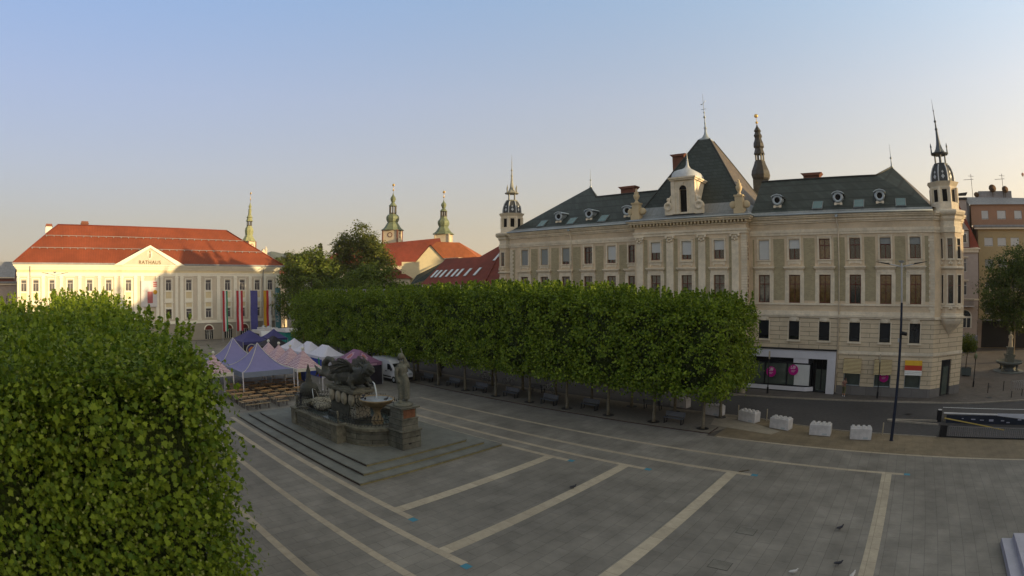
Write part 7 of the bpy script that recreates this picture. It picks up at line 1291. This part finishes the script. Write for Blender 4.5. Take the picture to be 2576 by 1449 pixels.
# ================================================================= tall banners in front of the town hall
def banner(y0, y1, cols, lb, txt=None, z0=1.85, z1=9.4, x=-100):
    t = thing('banner_flag', lb, 'flag', (x,y0,0), 0, 'tall banners in front of the town hall'); b = MB(); b.lathe(0,-.1,[(.07,0),(.05,z1+.4)],8); b.build('pole', M['steel'], t)
    b = MB(); W_ = y1-y0; c = 0; n = len(cols); nz = 10
    for i, (mi, f) in enumerate(cols):
        for k in range(nz):
            za, zb = z0+(z1-z0)*k/nz, z0+(z1-z0)*(k+1)/nz; wa, wb = .06*math.sin(k*1.1), .06*math.sin((k+1)*1.1); b.m = mi
            b.add([(wa,c,za),(wa,c+f*W_,za),(wb,c+f*W_,zb),(wb,c,zb),(wa-.02,c,za),(wa-.02,c+f*W_,za),(wb-.02,c+f*W_,zb),(wb-.02,c,zb)],[(0,1,2,3),(7,6,5,4),(0,3,7,4),(1,5,6,2)])
        c += f*W_
    o = b.build('cloth', [M['fred'], M['fwhite'], M['fgreen'], M['fblue'], M['fyel'], M['fteal']], t)
    if txt: text('lettering', txt, M['fwhite'], o, (.09,W_*.62,(z0+z1)/2+.3), (R(90),R(-90),R(90)), .95, ex=.005)
banner(32.6,33.65,[(0,.4),(1,.3),(2,.3)],'narrow red, white and green banner, leftmost of five')
banner(35.5,36.85,[(0,.36),(1,.30),(0,.34)],'red, white and red banner, second from the left')
banner(38.5,40.0,[(3,1.0)],'plain blue-violet banner, middle of five')
banner(41.3,43.0,[(4,.36),(0,.3),(1,.34)],'yellow, red and white banner, second from the right')
banner(43.9,45.1,[(5,1.0)],'teal banner with vertical white lettering, rightmost of five','KLAGENFURT',z1=9.9)
t = thing('street_lamp', 'dark lamp post standing beside the teal banner', 'street lamp', (-98.2,45.0,0)); b = MB(); b.lathe(0,0,[(.12,0),(.07,8.5)],8); b.build('post', M['iron'], t)
b = MB(); b.box(-.02,.02,-.6,.6,0,.35); t = obj('street_sign', b.mesh('street_sign',M['iron']), None, 'small dark street name plate on the town hall wall', 'sign', None, None, (-104.9,40.9,3.0))
# ================================================================= person walking past the awnings
PE = thing('person', 'person in tan top and olive trousers walking past the awnings, hand at head', 'person', (-5.35,52.83,.12), R(95))
Jp = [([(0,0,.92),(.01,0,1.1),(.02,0,1.3),(.02,0,1.42)],[.13,.115,.145,.10]), ([(.02,-.17,1.40),(.02,.17,1.40)],[.065,.065]), ([(.02,0,1.42),(.05,0,1.55)],[.055,.05]), ([(.06,0,1.60),(.06,0,1.68)],[.075,.09]), ([(.15,0,1.63),(.165,0,1.62)],[.012,.010]),
 ([(.0,.17,1.38),(-.03,.24,1.12),(.12,.22,.95)],[.05,.04,.028]), ([(.12,.22,.95),(.17,.22,.89)],[.03,.02]), ([(.02,-.17,1.38),(.16,-.24,1.22),(.14,-.12,1.58)],[.05,.04,.028]), ([(.14,-.12,1.58),(.12,-.1,1.66)],[.03,.02]),
 ([(0,.09,.95),(.18,.09,.52),(.02,.10,.10)],[.095,.06,.042]), ([(0,-.09,.95),(-.1,-.09,.50),(-.36,-.09,.14)],[.095,.06,.042]), ([(-.36,-.09,.12),(-.30,-.09,.06)],[.04,.03]), ([(.0,.10,.08),(.14,.10,.04)],[.045,.03])]
for f_ in range(4): Jp.append(([(.16,.20+.012*f_,.90),(.185,.20+.012*f_,.84+.005*f_)],[.008,.006])); Jp.append(([(.12,-.12+.012*f_,1.65),(.10,-.12+.012*f_,1.72)],[.008,.006]))
obj('body', figure(Jp,.014,M['skin'],smooth=1), PE)
b = MB(); b.smooth = True; b.tube([(0,0,.90),(.01,0,1.1),(.02,0,1.3),(.02,0,1.43)],[.150,.135,.165,.11],10); b.tube([(.02,-.19,1.39),(.02,.19,1.39)],[.08,.08],8); b.tube([(0,.18,1.38),(-.02,.22,1.22)],[.065,.058],8); b.tube([(.02,-.18,1.38),(.12,-.22,1.27)],[.065,.058],8); obj('shirt', organic(b,'shirt',M['tan'],.018,1), PE)
b = MB(); b.smooth = True; b.tube([(0,.0,.98),(0,0,.88)],[.15,.15],10); b.tube([(0,.09,.93),(.17,.09,.53),(.06,.10,.28)],[.11,.08,.07],8); b.tube([(0,-.09,.93),(-.1,-.09,.5),(-.24,-.09,.30)],[.11,.08,.07],8); obj('trousers', organic(b,'trousers',M['olive'],.018,1), PE)
b = MB(); b.smooth = True; b.ball((.045,0,1.705),.098,10); b.ball((.0,0,1.66),.08,10); obj('hair', organic(b,'hair',M['hair'],.018,1), PE)
for x, y, z, rx in ((.05,.10,.045,0),(-.35,-.09,.10,.5)): b = MB(); b.smooth = True; b.tube([(-.06,0,.0),(.08,0,-.005),(.18,0,-.02)],[.05,.045,.03],8); b.build('shoe', M['shoe'], PE, loc=(x,y,z), rot=(0,rx,0))
# ================================================================= small statue fountain at the right
t = thing('figure_fountain', 'pale standing figure on a pedestal above a broad dark basin with scroll feet', 'fountain', (16.0,72.8,.12))
b = MB(); b.smooth = True; b.lathe(0,0,[(2.3,0),(2.3,.1),(.9,.15),(.8,.5),(1.3,.85),(1.95,1.05),(2.0,1.25),(1.9,1.32),(1.75,1.2),(.6,1.15)],24); b.build('basin', mat('dark_basin',(.11,.12,.11),rough=.6,var=.3), t)
for k in range(4):
    a = R(45+90*k); b = MB(); b.smooth = True; b.tube([(math.cos(a)*1.1,math.sin(a)*1.1,.95),(math.cos(a)*1.5,math.sin(a)*1.5,.75),(math.cos(a)*1.35,math.sin(a)*1.35,.4),(math.cos(a)*1.65,math.sin(a)*1.65,.12)],[.16,.2,.15,.2],8); b.build('scroll_foot', M['statue'], t)
b = MB(); b.box(-.6,.6,-.6,.6,1.15,2.1); b.box(-.45,.45,-.45,.45,2.1,2.9); b.box(-.52,.52,-.52,.52,2.9,3.0); b.smooth = True
for sx in (-1,1):
    for sy in (-1,1): b.ball((sx*.62,sy*.62,2.0),.16,8)
b.build('pedestal', M['statue'], t)
fj = [([(0,0,3.0),(0,0,3.5),(0,0,4.1),(0,0,4.45)],[.34,.30,.22,.24]), ([(0,0,4.45),(0,0,4.62)],[.2,.09]), ([(0,0,4.72),(0,0,4.82)],[.13,.12]), ([(-.24,0,4.4),(-.34,.0,4.1),(-.12,-.22,3.95)],[.10,.08,.06]), ([(.24,0,4.4),(.34,0,4.1),(.1,-.24,4.0)],[.10,.08,.06])]
obj('figure', figure(fj,.035,M['shell'],'figure'), t)
# hot-air balloon, far away
t = thing('hot_air_balloon', 'tiny red hot air balloon in the sky at the right edge', 'balloon', (222.0,872,167)); t.scale = (.42,.42,.42); b = MB(); b.smooth = True; b.lathe(0,0,[(1.0,4.5),(3.2,7.5),(5.2,11),(5.6,14),(4.4,17.5),(2.2,19.2),(.1,19.6)],14); b.build('envelope', M['redd'], t); b = MB(); b.box(-.8,.8,-.8,.8,0,1.2); b.tube([(-.7,0,1.2),(-.95,0,4.6)],.08,4); b.tube([(.7,0,1.2),(.95,0,4.6)],.08,4); b.build('basket', M['brownm'], t)
# ================================================================= morning haze
hz = bpy.data.materials.new('haze'); hz.use_nodes = True; hn = hz.node_tree; hn.nodes.clear()
ho = hn.nodes.new('ShaderNodeOutputMaterial'); hv = hn.nodes.new('ShaderNodeVolumePrincipled'); hv.inputs['Density'].default_value = 0.00017; hv.inputs['Color'].default_value = (.92,.92,.95,1); hv.inputs['Anisotropy'].default_value = .3
hn.links.new(hv.outputs[0], ho.inputs['Volume'])
b = MB(); b.box(-2300,2300,-2300,2300,-1.2,215); b.build('haze', hz, kind='stuff')
SC.cycles.volume_bounces = 0
